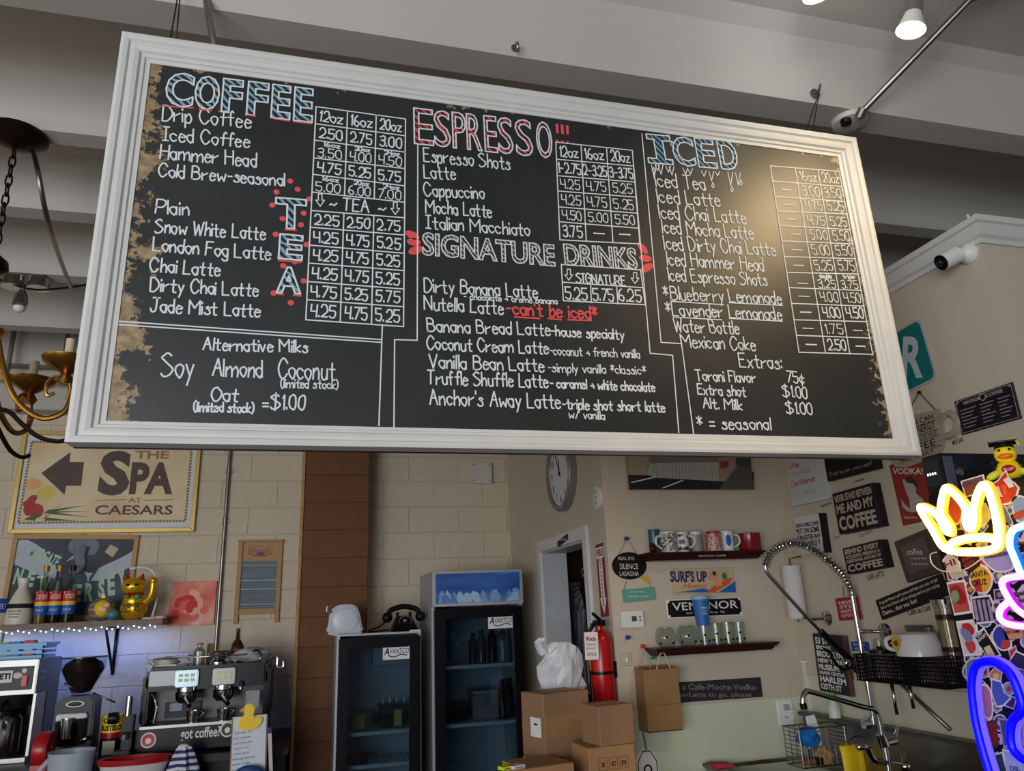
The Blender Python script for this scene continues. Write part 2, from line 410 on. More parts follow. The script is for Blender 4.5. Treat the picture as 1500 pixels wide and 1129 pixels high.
# alcove wall, right wall, corner wall
struct('wall_alcove', B().box(XD, XR + .15, YM, YM + .15, 0, ZT), WALLM)
struct('wall_right', B().box(XR, XR + .15, YC, YM, 0, ZT), WALLM)
struct('wall_corner', B().box(XR + .15, 6.5, YC, YC + .15, 0, ZT), WALLM)
zl = PY(1118, 1023, YM).z
struct('trim_3', B().box(XD + .02, XR - .006, YM - .006, YM, 0, zl), LOWM, .002)
zr = PX(1391, 1010, XR).z
struct('trim_4', B().box(XR - .006, XR, YC + .01, YM - .006, 0, zr), mat('splash_panel_paint', (200, 200, 180), .3, var=.04, scale=4), .002)
zq = PX(1376, 1042, XR).z
struct('trim_5', B().box(XR - .010, XR - .006, YC + .01, PX(1330, 1040, XR).y, 0, zq), mat('splash_panel_paint'), .001)
cr = [(0, 0), (.012, 0), (.014, .02), (.03, .03), (.05, .07), (.062, .075), (.064, .1), (0, .1)]
def crown(p0, p1, out, e0, e1):
    d = (Vector(p1) - Vector(p0)).normalized(); o = Vector(out); b = B(); n = len(cr)
    b.add([Vector(p0) - d * c[0] * e0 + o * c[0] + Vector((0, 0, c[1])) for c in cr] + [Vector(p1) + d * c[0] * e1 + o * c[0] + Vector((0, 0, c[1])) for c in cr], [list(range(n)), list(range(n, 2 * n))[::-1]] + [(k, n + k, n + (k + 1) % n, (k + 1) % n) for k in range(n)]); return b
CRM = mat('crown_white', (206, 206, 202), .5, var=.05)
struct('trim_6', crown((XR, YC, ZT - .1), (XR, YM, ZT - .1), (-1, 0, 0), 1, 0), CRM)
struct('trim_7', crown((XR, YC, ZT - .1), (6.4, YC, ZT - .1), (0, -1, 0), 1, 0), CRM)
# ================================================================== the chalk menu board
YBD = 1.95
c4 = [PY(*p, YBD - .02) for p in ((180, 52), (1252, 198), (1350, 672), (93, 650))]
bx0 = (c4[0].x + c4[3].x) / 2; bx1 = (c4[1].x + c4[2].x) / 2; bz0 = (c4[2].z + c4[3].z) / 2 + .008; bz1 = (c4[0].z + c4[1].z) / 2
BW, BH = bx1 - bx0, bz1 - bz0
bM = wframe(('b', 1, YBD), Vector(((bx0 + bx1) / 2, YBD, bz0)))
board = thing('menu_board', 'wide black chalkboard coffee menu in white moulded frame hanging from the ceiling beam', 'menu board', M=bM)
FWD = .078
def chalkmat():
    m = bpy.data.materials.new('worn_chalkboard'); m.use_nodes = True; nt = m.node_tree; N = nt.nodes; L = nt.links; b = N['Principled BSDF']; b.inputs['Roughness'].default_value = .42
    tc = N.new('ShaderNodeTexCoord'); sp = N.new('ShaderNodeSeparateXYZ'); L.new(tc.outputs['Object'], sp.inputs[0])
    def noise(sc, det, ro=.6):
        n = N.new('ShaderNodeTexNoise'); n.inputs['Scale'].default_value = sc; n.inputs['Detail'].default_value = det; n.inputs['Roughness'].default_value = ro; L.new(tc.outputs['Object'], n.inputs['Vector']); return n.outputs['Fac']
    def mr(src, a, b_, c, d):
        n = N.new('ShaderNodeMapRange'); n.inputs[1].default_value = a; n.inputs[2].default_value = b_; n.inputs[3].default_value = c; n.inputs[4].default_value = d; L.new(src, n.inputs[0]); return n.outputs[0]
    def mth(op, a, b_):
        n = N.new('ShaderNodeMath'); n.operation = op
        for i, v in enumerate((a, b_)):
            if isinstance(v, (int, float)): n.inputs[i].default_value = v
            else: L.new(v, n.inputs[i])
        return n.outputs[0]
    xl = -BW / 2 + FWD; xr = -xl
    left = mr(sp.outputs['X'], xl, xl + .13, .13, -.16); low = mr(sp.outputs['Y'], .08, .6, .05, -.01); right = mr(sp.outputs['X'], xr - .11, xr, -.22, .07); top = mr(sp.outputs['Y'], BH - FWD - .06, BH - FWD, -.3, .0)
    a = mth('ADD', noise(8, 14, .74), mth('ADD', left, low)); a = mth('GREATER_THAN', a, .575)
    c = mth('ADD', noise(42, 8, .7), right); c = mth('GREATER_THAN', c, .565)
    d = mth('ADD', noise(16, 9, .7), top); d = mth('GREATER_THAN', d, .56)
    e = mth('GREATER_THAN', noise(9, 10, .72), .735)
    mask = mth('MAXIMUM', mth('MAXIMUM', a, c), mth('MAXIMUM', d, e))
    r1 = N.new('ShaderNodeValToRGB'); r1.color_ramp.elements[0].position = .3; r1.color_ramp.elements[1].position = .75; r1.color_ramp.elements[0].color = lin((26, 29, 31)); r1.color_ramp.elements[1].color = lin((44, 46, 47)); L.new(noise(2.2, 8), r1.inputs[0])
    r2 = N.new('ShaderNodeValToRGB'); r2.color_ramp.elements[0].position = .35; r2.color_ramp.elements[1].position = .65; r2.color_ramp.elements[0].color = lin((112, 92, 66)); r2.color_ramp.elements[1].color = lin((168, 146, 112)); L.new(noise(30, 6), r2.inputs[0])
    mx = N.new('ShaderNodeMix'); mx.data_type = 'RGBA'; L.new(mask, mx.inputs[0]); L.new(r1.outputs[0], mx.inputs[6]); L.new(r2.outputs[0], mx.inputs[7]); L.new(mx.outputs[2], b.inputs['Base Color'])
    return m
panel = B().box(-BW / 2 + .01, BW / 2 - .01, .01, BH - .01, -.02, 0).build('chalk_panel', chalkmat(), board)
prof = [(0, -.01), (0, .003), (.012, .004), (.015, .009), (.024, .010), (.029, .017), (.040, .020), (.053, .019), (.058, .025), (.069, .027), (FWD, .025), (FWD, -.03)]
FRM = mat('distressed_white_frame', (202, 203, 200), .5, var=.10, scale=8, bump=.15)
def yo(s, d): return BH / 2 - FWD + d if s > 0 else -(BH / 2 - .76 * FWD + .76 * d)
def rail(ax, sgn):
    hx, hy = BW / 2 - FWD, BH / 2 - FWD; b = B(); n = len(prof); V = []
    for e in (-1, 1):
        for d, h in prof:
            V.append((e * (hx + d), BH / 2 + yo(sgn, d), h) if ax == 'x' else (sgn * (hx + d), BH / 2 + yo(e, d), h))
    flip = (ax == 'x') == (sgn > 0)
    fs = [(k, k + 1, n + k + 1, n + k) if flip else (k, n + k, n + k + 1, k + 1) for k in range(n - 1)] + [list(range(n)), list(range(n, 2 * n))]
    bb = b.add(V, fs); return bb.build('frame_rail', FRM, board)
for a_ in ('x', 'y'):
    for s_ in (-1, 1): rail(a_, s_)
B().box(-BW / 2 + .004, BW / 2 - .004, -.002, .006, -.04, -.03).build('backing_edge', BLACK, board)
CHK = mat('white_chalk', (214, 220, 222), .9, var=.08, scale=60); CHR = mat('red_chalk', (222, 84, 84), .9, var=.12, scale=60)
_o = bM.translation
def bl(px, py):
    p = PY(px, py, YBD) - _o; return Vector((p.x, p.z))
def bh(px, py, h): return (bl(px, py - h) - bl(px, py)).length
ZCH = .0012
def chalk(lst, m=CHK, name='chalk_lettering', wd=.0044):
    script(panel, m, [(t, bl(*a), bl(*b), bh(*a, h)) + ((wd * (.75 if h < 14 else 1)),) for t, a, b, h in lst], ZCH, wd, name)
def lines(lst, m=CHK, wd=.0036, name='chalk_lines'):
    if name == 'price_grid':
        b = B()
        for pl in lst: b.rib([bl(*p) for p in pl], wd, ZCH)
        return b.build(name, m, panel)
    for pl in lst: B().rib([bl(*p) for p in pl], wd, ZCH).build(name, m, panel)
def outlined(txt, p0, p1, h, fill, line, lw=.005, bold=.02):
    vs, fs, x0, x1, y0, y1 = type_mesh(txt, bold); a = bl(*p0); b_ = bl(*p1); u = (b_ - a) / (x1 - x0); q = Vector((-u.y, u.x)).normalized() * bh(*p0, h) / (y1 - y0)
    V = [a + u * (v.x - x0) + q * (v.y - y0) for v in vs]
    f = B(); f.add([(v.x, v.y, ZCH * .7) for v in V], fs); f.build('chalk_fill', fill, panel)
    cnt = {}
    for p in fs:
        for i in range(len(p)):
            e = (p[i], p[(i + 1) % len(p)]); k = (min(e), max(e)); cnt[k] = cnt.get(k, 0) + 1
    o = B()
    for (i, j), c in cnt.items():
        if c == 1: o.rib([V[i], V[j]], lw, ZCH)
    o.build('chalk_outline', line, panel)
def hatch(name, c, dark=(30, 33, 36), sc=26): return ramp_mat(name, [(.5, dark), (.66, c)], 'wave', sc, .9, axis='DIAGONAL', dist=3)
HB, HR, HG, HI = hatch('blue_chalk_hatch', (120, 160, 180)), hatch('red_chalk_hatch', (208, 62, 66)), hatch('grey_chalk_hatch', (150, 142, 146), sc=40), hatch('ice_chalk_hatch', (92, 146, 180))
def spaced(txt, ext, p0, p1, h, fill, bold):
    for ch, (a, b_) in zip(txt, ext): yl = lambda x: p0[1] + (p1[1] - p0[1]) * (x - p0[0]) / (p1[0] - p0[0]); outlined(ch, (a, yl(a)), (b_, yl(b_)), h, fill, CHK, .0046, bold)
spaced('COFFEE', [(241, 281), (284, 319), (324, 353), (361, 391), (397, 424), (430, 457)], (241, 153), (456, 179), 49, HB, .03)
outlined('T', (403, 333), (448, 336), 44, HB, CHK, bold=.03); outlined('E', (408, 378), (442, 381), 36, HB, CHK, bold=.03); outlined('A', (405, 428), (440, 430), 38, HB, CHK, bold=.03)
spaced('ESPRESSO', [(607, 635), (637, 660), (664, 683), (685, 706), (711, 729), (731, 752), (757, 781), (788, 810)], (607, 210), (809, 232), 52, HR, .0)
outlined('SIGNATURE', (619, 373), (813, 390), 33, HG, CHK, .0036, .02); outlined('DRINKS', (828, 388), (934, 394), 31, HG, CHK, .0036, .02)
spaced('CED', [(989, 1020), (1024, 1051), (1057, 1083)], (951, 238), (1083, 249), 41, HI, .02)
Iq = [(950, 238), (986, 241), (985, 234), (975, 233), (970, 206), (981, 207), (980, 199), (946, 196), (947, 203), (957, 204), (962, 232), (949, 231)]
B().flat([tuple(bl(*p)) for p in Iq], ZCH * .7).build('chalk_fill', HI, panel); B().rib([bl(*p) for p in Iq + Iq[:1]], .0046, ZCH).build('chalk_outline', CHK, panel)
S = CHK
chalk([('Drip Coffee', (238, 176), (367, 187), 22), ('Iced Coffee', (238, 205), (365, 216), 20), ('Hammer Head', (234, 232), (375, 244), 21), ('Cold Brew-seasonal', (232, 258), (417, 272), 19),
       ('Plain', (228, 312), (276, 315), 20), ('Snow White Latte', (227, 340), (388, 351), 20), ('London Fog Latte', (224, 367), (396, 380), 20), ('Chai Latte', (220, 397), (322, 404), 20), ('Dirty Chai Latte', (220, 426), (378, 434), 20), ('Jade Mist Latte', (220, 456), (381, 464), 20)])
chalk([('Alternative Milks', (298, 512), (450, 516), 18), ('Soy', (236, 550), (283, 552), 34), ('Almond', (311, 550), (384, 552), 25), ('Coconut', (408, 553), (490, 556), 28), ('(limited stock)', (411, 567), (495, 569), 13), ('Oat', (309, 586), (348, 588), 20), ('(limited stock)', (284, 602), (371, 604), 14), ('=', (385, 598), (393, 598), 14), ('$1.00', (397, 598), (445, 600), 21)])
chalk([('Espresso Shots', (621, 236), (747, 248), 20), ('Latte', (621, 260), (667, 263), 19), ('Cappuccino', (622, 286), (709, 291), 19), ('Mocha Latte', (624, 311), (720, 318), 19), ('Italian Macchiato', (624, 334), (776, 345), 19)])
chalk([('Dirty Banana Latte', (622, 427), (787, 436), 20), ('- chocolate + creme banana', (680, 438), (816, 445), 9), ('Nutella Latte', (622, 453), (737, 460), 20), ('Banana Bread Latte', (626, 485), (806, 491), 19), ('-house specialty', (808, 491), (914, 497), 15), ('Coconut Cream Latte', (626, 511), (803, 518), 19), ('-coconut + french vanilla', (806, 519), (937, 524), 13),
       ('Vanilla Bean Latte', (629, 538), (797, 544), 20), ('-simply vanilla *classic*', (803, 544), (946, 548), 13), ('Truffle Shuffle Latte', (626, 562), (803, 567), 20), ('- caramel + white chocolate', (806, 567), (959, 573), 14), ("Anchor's Away Latte", (630, 592), (821, 598), 22), ('-triple shot short latte', (824, 598), (974, 603), 15), ('w/ vanilla', (834, 612), (886, 614), 12)])
chalk([('|ced Tea', (961, 273), (1033, 278), 20), ('|ced Latte', (964, 296), (1055, 302), 20), ('|ced Chai Latte', (966, 319), (1093, 327), 20), ('|ced Mocha Latte', (971, 341), (1104, 350), 20), ('|ced Dirty Chai Latte', (974, 365), (1136, 374), 20), ('|ced Hammer Head', (978, 388), (1119, 397), 20), ('|ced Espresso Shots', (980, 411), (1124, 418), 19),
       ('*Blueberry Lemonade', (973, 438), (1145, 445), 19), ('*Lavender Lemonade', (976, 461), (1145, 468), 19), ('Water Bottle', (988, 485), (1083, 489), 19), ('Mexican Coke', (999, 508), (1107, 513), 19)])
chalk([('Extras:', (1084, 537), (1145, 540), 20), ('Torani Flavor', (1020, 557), (1107, 560), 16), ('75¢', (1153, 559), (1178, 561), 16), ('Extra shot', (1022, 577), (1092, 580), 15), ('$1.00', (1147, 580), (1182, 583), 16), ('Alt. Milk', (1030, 597), (1087, 600), 15), ('$1.00', (1152, 604), (1190, 607), 16), ('* = seasonal', (1022, 627), (1129, 629), 18)])
chalk([("-can't be iced*", (743, 460), (875, 467), 19)], CHR, 'red_chalk_lettering', .0056)
lines([[(754, 464), (790, 466)], [(803, 466), (822, 468)], [(832, 468), (866, 469)], [(240, 155), (283, 158)], [(292, 160), (310, 162)], [(321, 163), (336, 165)], [(360, 168), (374, 170)], [(402, 174), (424, 177)], [(430, 178), (456, 181)], [(418, 336), (434, 337)], [(408, 381), (441, 384)], [(405, 430), (415, 431)], [(430, 432), (441, 433)]], CHR, .005, 'red_chalk_lines')
lines([[(172, 470), (558, 497)], [(174, 475), (558, 501)], [(560, 476), (555, 623)], [(612, 210), (611, 498), (578, 497), (577, 626)], [(926, 220), (952, 517), (985, 520), (994, 633)], [(940, 196), (968, 501), (998, 503), (1016, 637)], [(982, 441), (1060, 446)], [(1067, 443), (1146, 447)], [(986, 464), (1057, 468)], [(1068, 466), (1146, 470)]])
def table(lx, ly, rx, ry, fr, rows, small={}):
    """lx/rx: x of the left/right edge at first and last line; ly/ry: y of the lines; fr: column fractions top and bottom"""
    n = len(ly); L = []; T = []
    X = lambda a, i: a[0] + (a[1] - a[0]) * i / (n - 1)
    def pt(i, f):
        x0, x1 = X(lx, i), X(rx, i); return (x0 + (x1 - x0) * f, ly[i] + (ry[i] - ly[i]) * f)
    for i in range(n): L.append([pt(i, 0), pt(i, 1)])
    skip = [r for r, row in enumerate(rows) if len(row) == 1]
    for j, f in enumerate(fr):
        if f in (0, 1): L.append([pt(0, f), pt(n - 1, f)])
        else:
            i = 0
            while i < n - 1:
                if i in skip: i += 1; continue
                k = i
                while k < n - 1 and k not in skip: k += 1
                L.append([pt(i, f), pt(k, f)]); i = k
    for r, row in enumerate(rows):
        if len(row) == 1: continue
        for c, t in enumerate(row):
            if not t: continue
            lo_, hi_ = (.1, .5) if any(k[0] == r for k in small) else (.2, .6)
            f0, f1 = fr[c], fr[c + 1]; a, b_ = pt(r + 1, f0), pt(r + 1, f1); hh = ly[r + 1] - ly[r]; w_ = b_[0] - a[0]
            m = .3 if t == '-' else (.14 if len(t) < 6 else .06)
            T.append((t, (a[0] + w_ * m, a[1] - hh * lo_ + (b_[1] - a[1]) * m), (b_[0] - w_ * m, b_[1] - hh * lo_ - (b_[1] - a[1]) * m), hh * hi_))
    for (r, c), t in small.items():
        a, b_ = pt(r, fr[c]), pt(r, fr[c + 1]); w_ = b_[0] - a[0]; T.append((t, (a[0] + w_ * .3, a[1] + 7 + (b_[1] - a[1]) * .3), (b_[0] - w_ * .2, b_[1] + 7 - (b_[1] - a[1]) * .2), 6))
    lines(L, wd=.0036, name='price_grid'); chalk(T, name='price_lettering')
R4 = ['4.25', '4.75', '5.25']; OZ = ['12oz', '16oz', '20oz']
table((463, 448), [156, 181, 205, 231, 255, 281, 308, 332.5, 358.7, 385, 412, 438.7, 468], (594, 591), [174, 198.7, 222.7, 246.7, 272, 296, 318.7, 344, 370.7, 396, 423, 449, 478], [0, .352, .672, 1],
      [OZ, ['2.50', '2.75', '3.00'], ['3.50', '4.00', '4.50'], ['4.75', '5.25', '5.75'], ['5.00', '6.00', '7.00'], ['x'], ['2.25', '2.50', '2.75'], R4, R4, R4, ['4.75', '5.25', '5.75'], R4],
      {(2, 0): '16oz', (2, 1): '20oz', (2, 2): '24oz', (4, 0): '16oz', (4, 1): '20oz', (4, 2): '24oz'})
table((814, 820), [208, 233, 257, 279.5, 302.7, 324.5, 351], (926, 937), [220, 243, 266.5, 288.5, 312, 334, 357], [0, .33, .663, 1], [OZ, ['1-2.75', '2-3.25', '3-3.75'], R4, R4, ['4.50', '5.00', '5.50'], ['3.75', '-', '-']])
A_ = ['-', '5.00', '5.50']
table((1128, 1170), [242.7, 265, 287.5, 309, 330, 352.5, 375.5, 398.7, 421, 444, 468, 490.7, 515.5], (1229, 1278), [250.7, 273, 294.7, 313, 336, 357, 378.7, 401, 425, 448, 470.7, 494.7, 518.7], [0, .36, .69, 1],
      [['', '16oz', '20oz'], ['-', '3.00', '3.50'], ['-', '4.75', '5.25'], ['-', '4.75', '5.25'], A_, A_, ['-', '5.25', '5.75'], ['-', '3.25', '3.75'], ['-', '4.00', '4.50'], ['-', '4.00', '4.50'], ['-', '1.75', '-'], ['-', '2.50', '-']], {(7, 1): 'double', (7, 2): 'triple'})
lines([[(822, 387), (938, 395), (945, 446), (825, 440), (822, 387)], [(824, 413), (941, 421)], [(865, 418), (866, 443)], [(903, 420), (905, 445)]], name='price_grid')
def arrow(x, y, s): return [(x - s * .3, y - s), (x + s * .3, y - s), (x + s * .3, y), (x + s * .7, y), (x, y + s), (x - s * .7, y), (x - s * .3, y), (x - s * .3, y - s)]
lines([arrow(469, 293, 9), arrow(579, 305, 9), arrow(833, 402, 8), arrow(930, 407, 8)], wd=.003, name='chalk_arrow')
chalk([('~', (483, 305), (493, 306), 16), ('TEA', (502, 307), (540, 311), 18), ('~', (554, 312), (565, 313), 16), ('SIGNATURE', (844, 414), (916, 418), 14), ('5.25', (829, 437), (860, 439), 17), ('5.75', (869, 439), (899, 441), 17), ('6.25', (907, 440), (939, 442), 17)])
def dot(f): b = B(); f(b); b.build('red_chalk_mark', CHR, panel)
for (x, y) in [(425, 265), (436, 277), (405, 281), (453, 291), (445, 312), (414, 320), (441, 329), (404, 343), (449, 358), (432, 383), (415, 389), (445, 411), (401, 429), (426, 443), (399, 300)]:
    p = bl(x, y); dot(lambda b: b.ell(p.x, p.y, .0085, .0085, ZCH, 10))
for (x, y, r, l) in [(604, 344, .4, 13), (606, 354, 0, 12), (609, 366, -.5, 14), (941, 363, .9, 14), (945, 378, 0, 13), (947, 392, -.6, 16)]:
    p = bl(x, y); dot(lambda b: b.ell(p.x, p.y, l * .0017, .0125, ZCH, 14, -r))
for i in range(3):
    for k, (dy, hh) in enumerate(((-1, 20), (17, 4))):
        a = bl(816 + 7.5 * i, 183 + dy + 6 + i); dot(lambda b: b.flat([(a.x - .0048, a.y - hh * .0009), (a.x + .0048, a.y - hh * .0009), (a.x + .0048, a.y + hh * .0009), (a.x - .0048, a.y + hh * .0009)], ZCH))
drips = []
for (x, y, l) in [(957, 241, 20), (962, 241, 9), (967, 241, 14), (978, 243, 9), (983, 244, 12), (1003, 246, 9), (1010, 247, 8), (1030, 250, 8), (1041, 251, 14), (1050, 251, 6), (1069, 252, 20), (1080, 253, 18)]: drips.append([(x - 3, y), (x + 1, y + l), (x + 4, y)])
for (x, y) in [(984, 211), (957, 250), (1044, 272), (1072, 278), (1085, 268)]: drips.append([(x, y - 5), (x - 2, y), (x, y + 3), (x + 2, y), (x, y - 5)])
lines(drips, wd=.003, name='chalk_icicle')
# ================================================================== left side: wall decorations
def rails(f, m, wd, z1, name='frame_rail', bev=.002):
    w2, h2 = f.w / 2, f.h / 2
    for poly in ([(-w2, h2), (w2, h2), (w2 - wd, h2 - wd), (-w2 + wd, h2 - wd)], [(-w2, -h2), (w2, -h2), (w2 - wd, -h2 + wd), (-w2 + wd, -h2 + wd)], [(-w2, -h2), (-w2, h2), (-w2 + wd, h2 - wd), (-w2 + wd, -h2 + wd)], [(w2, -h2), (w2, h2), (w2 - wd, h2 - wd), (w2 - wd, -h2 + wd)]):
        B().prism(poly, .001, z1).build(name, m, f.t, bev)
GOLD = mat('gold_frame', (176, 150, 84), .4, .55, var=.12)
def txt(f, m, items, z, name='lettering'):
    """items: (text, x0, y0, x1, y1 picture box of the word[, bold, shear])"""
    L = []
    for it in items:
        t, x0, y0, x1, y1 = it[:5]; a = f.loc(x0, y1); b_ = f.loc(x1, y1); c_ = f.loc(x0, y0)
        L.append((t, a.x, a.y, (b_ - a).length, (c_ - a).length) + ((it[5] if len(it) > 5 else 0), (it[6] if len(it) > 6 else 0), math.atan2(b_.y - a.y, b_.x - a.x)))
    letters(f.t, m, L, z, name)
def lp(f, pts): return [tuple(f.loc(*p)) for p in pts]
f = Face('back', (36, 632), (296, 633), (285, 778), (8, 781), 'spa_sign', 'large gold-framed spa direction sign with brown arrow above the painting', 'sign', .03)
rails(f, GOLD, .03, .036)
B().box(-f.w / 2 + .02, f.w / 2 - .02, -f.h / 2 + .02, f.h / 2 - .02, .001, .02).build('mat_board', mat('grey_white_mat', (206, 208, 212), .5, var=.03), f.t)
q = lp(f, [(46, 646), (281, 650), (271, 762), (26, 765)])
B().prism(q, .02, .0215).build('picture', ramp_mat('spa_cream', [(.3, (206, 184, 140)), (.55, (222, 206, 170)), (.75, (206, 160, 112))], scale=1.6, detail=2), f.t)
rp = B()
for i in range(4):
    a, b_ = Vector(q[i]), Vector(q[(i + 1) % 4]); n = int((b_ - a).length / .022)
    for k in range(n):
        p = a + (b_ - a) * (k + .5) / n; rp.cbox((p.x, p.y, .023), .014, .014, .004)
rp.build('rope_border', mat('rope_gold', (120, 108, 50), .5, var=.5, scale=90), f.t, kind='stuff')
DKB = mat('sign_brown', (74, 52, 42), .5, var=.05); TAN = mat('sign_tan', (158, 116, 76), .5, var=.05)
B().flat(lp(f, [(60, 692), (103, 661), (101.5, 675.5), (122.5, 676), (118.5, 710.5), (96.5, 710.5), (94, 724)]), .0225).build('arrow', DKB, f.t)
txt(f, DKB, [('S', 141, 659, 187, 725, .045), ('PA', 188, 676, 252, 723, .045), ('CAESARS', 138, 739, 252, 753, .02)], .0225)
txt(f, TAN, [('THE', 197, 659, 247, 671, .04), ('AT', 187, 728, 207, 735, .03)], .0225)
for a, b_ in ((140, 185), (209, 253)): B().rib(lp(f, [(a, 732), (b_, 731)]), .006, .0225).build('rule_line', TAN, f.t)
for (x, y, r, c) in [(48, 708, .05, (222, 170, 112)), (67, 721, .06, (214, 190, 92))]: p = f.loc(x, y); B().ell(p.x, p.y, r, r * .85, .0222).build('printed_fruit', mat('fruit%d' % x, c, .6, var=.15), f.t)
for i, (x, y) in enumerate([(42, 737), (50, 744), (40, 747), (52, 752), (46, 731), (57, 746)]): p = f.loc(x, y); B().ell(p.x, p.y, .04, .026, .0223 + i * 1e-4, 12, i).build('printed_petal', mat('petal_red', (168, 50, 44), .6, var=.3), f.t)
for i, (a, b_, c_) in enumerate([((62, 752), (126, 739), (70, 746)), ((66, 751), (134, 748), (70, 748)), ((72, 752), (135, 757), (74, 749)), ((34, 760), (60, 748), (50, 762)), ((60, 760), (95, 733), (66, 757)), ((64, 762), (112, 762), (66, 757))]): B().flat(lp(f, [a, b_, c_]), .0228 + i * 1e-4).build('printed_leaf', mat('leaf_green', (70, 100, 52), .6, var=.2), f.t)
# painting
f = Face('back', (19, 783), (206, 782), (187, 906), (-1, 909), 'painting', 'framed night sky painting of an elephant pouring a bottle standing behind the syrup bottles', 'painting', .025)
rails(f, mat('honey_wood_frame', (176, 134, 72), .5, var=.15), .03, .03)
B().box(-f.w / 2 + .03, f.w / 2 - .03, -f.h / 2 + .03, f.h / 2 - .03, .001, .018).build('canvas', ramp_mat('night_sky', [(.35, (38, 42, 52)), (.6, (58, 72, 96)), (.8, (70, 108, 140))], scale=2.2, detail=3), f.t)
SC = lambda p: (p[0] / 6.25, 770 + p[1] / 6.25)
def pz(pts, z, nm, m): return B().flat(lp(f, [SC(p) for p in pts]), z).build(nm, m, f.t)
CLD = mat('cloud_paint', (176, 186, 196), .7, var=.15); GRN = mat('pale_green_paint', (168, 206, 178), .7, var=.08); ELE = mat('elephant_grey', (112, 122, 138), .7, var=.25)
pz([(130, 130), (250, 125), (330, 165), (400, 215), (440, 300), (520, 400), (500, 480), (380, 460), (250, 400), (130, 350)], .0185, 'cloud', CLD)
pz([(1230, 215), (1150, 265), (1060, 310), (980, 345), (900, 385), (860, 450), (830, 500), (930, 500), (1080, 430), (1230, 350)], .0185, 'cloud', CLD)
for k, (x, y, rx, ry) in enumerate([(760, 150, .075, .06), (690, 180, .045, .055), (840, 190, .045, .055)]): p = f.loc(*SC((x, y))); B().ell(p.x, p.y, rx, ry, .0187 + k * 1e-4).build('elephant_head', ELE, f.t)
B().tube([(*f.loc(*SC(p)), .021) for p in [(750, 190), (735, 270), (745, 350), (700, 405), (640, 395)]], [.05, .026], 8, smooth=4).build('elephant_trunk', ELE, f.t)
pz([(690, 250), (690, 285), (600, 325)], .019, 'tusk', CLD); pz([(770, 255), (800, 250), (805, 350)], .019, 'tusk', CLD)
pz([(1010, 165), (1095, 205), (1040, 300), (960, 340), (890, 290), (830, 370), (815, 350), (880, 270), (930, 200)], .0188, 'painted_bottle', mat('bottle_paint', (62, 52, 58), .6))
pz([(1010, 165), (1085, 205), (1030, 285), (955, 235)], .0192, 'painted_label', mat('label_cream', (190, 180, 150), .7))
pz([(770, 420), (850, 430), (805, 480)], .0189, 'painted_glass', CLD); pz([(798, 470), (812, 470), (812, 505), (798, 505)], .019, 'painted_glass', CLD)
a = f.loc(*SC((245, 275))); b_ = f.loc(*SC((500, 385)))
letters(f.t, GRN, [('MARGATE', a.x, a.y, (b_ - a).length, .085, .03, 0, math.atan2(b_.y - a.y, b_.x - a.x))], .0195)
for ch, x0, y0, x1, y1, r in [('N', 110, 380, 205, 530, -.12), ('E', 225, 405, 320, 550, -.12), ('W', 330, 440, 460, 600, -.1), ('J', 465, 500, 545, 690, 0), ('E', 640, 530, 755, 695, .0), ('R', 765, 520, 870, 690, .05), ('S', 895, 490, 975, 655, .1), ('E', 985, 435, 1080, 640, .15), ('Y', 1080, 385, 1185, 580, .2)]:
    a = f.loc(*SC((x0, y1))); c_ = f.loc(*SC((x1, y0))); letters(f.t, GRN, [(ch, a.x, a.y, abs(c_.x - a.x), abs(c_.y - a.y), .05, 0, r)], .0197)
# rose canvas
f = Face('back', (251, 852), (319, 850), (312, 914), (245, 917), 'rose_canvas', 'small unframed canvas of pink and orange roses right of the shelf', 'canvas print', .025)
f.slab('canvas', ramp_mat('rose_ground', [(.35, (214, 84, 84)), (.55, (232, 140, 110)), (.7, (238, 196, 190))], scale=5, detail=4))
for i in range(14):
    a = i * 2.4; r = .008 + i * .0075; B().ell(-.02 + r * math.cos(a), -.02 + r * math.sin(a), .05 - i * .001, .028, .0252 + (14 - i) * 1e-4, 14, a + 1.4).build('printed_petal', mat('rose%d' % (i % 3), [(208, 58, 62), (232, 110, 96), (240, 176, 156)][i % 3], .7, var=.15), f.t)
# washboard
f = Face('back', (350, 794), (416, 791), (407, 911), (341, 913), 'washboard', 'old wooden washboard with ribbed metal panel hanging beside the pillar', 'washboard', .025)
OAK = mat('pale_oak', (172, 134, 92), .6, var=.15, scale=20)
pw = .032
for s in (-1, 1): B().box(s * f.w / 2 - (pw if s > 0 else 0), s * f.w / 2 + (0 if s > 0 else pw), -f.h / 2, f.h / 2, .001, .025).build('side_post', OAK, f.t, .003)
iw = f.w / 2 - pw
B().box(-f.w / 2 - .006, f.w / 2 + .006, f.h / 2 - .002, f.h / 2 + .014, .001, .028).build('top_rail', OAK, f.t, .003)
B().box(-iw, iw, f.h / 2 - .14, f.h / 2 - .004, .001, .014).build('top_panel', OAK, f.t); B().box(-iw, iw, -f.h / 2 + .06, -f.h / 2 + .1, .001, .02).build('bottom_rail', OAK, f.t)
cb = B(); n = 60; y0, y1 = -f.h / 2 + .1, f.h / 2 - .14; V = []
for i in range(n + 1):
    y = y0 + (y1 - y0) * i / n; z = .012 + .005 * math.sin(i * math.pi * 2 * 19 / n)
    V += [(-iw, y, z), (iw, y, z)]
cb.add(V, [(2 * i, 2 * i + 1, 2 * i + 3, 2 * i + 2) for i in range(n)], True); cb.build('ribbed_panel', mat('galvanised', (140, 152, 158), .45, .35, var=.15), f.t)
B().tube([(.085 * math.cos(t) * 1.0, f.h / 2 - .07 + .035 * math.sin(t), .0145) for t in [i * math.pi / 12 for i in range(24)]], .0025, 4, True).build('printed_ring', REDP, f.t)
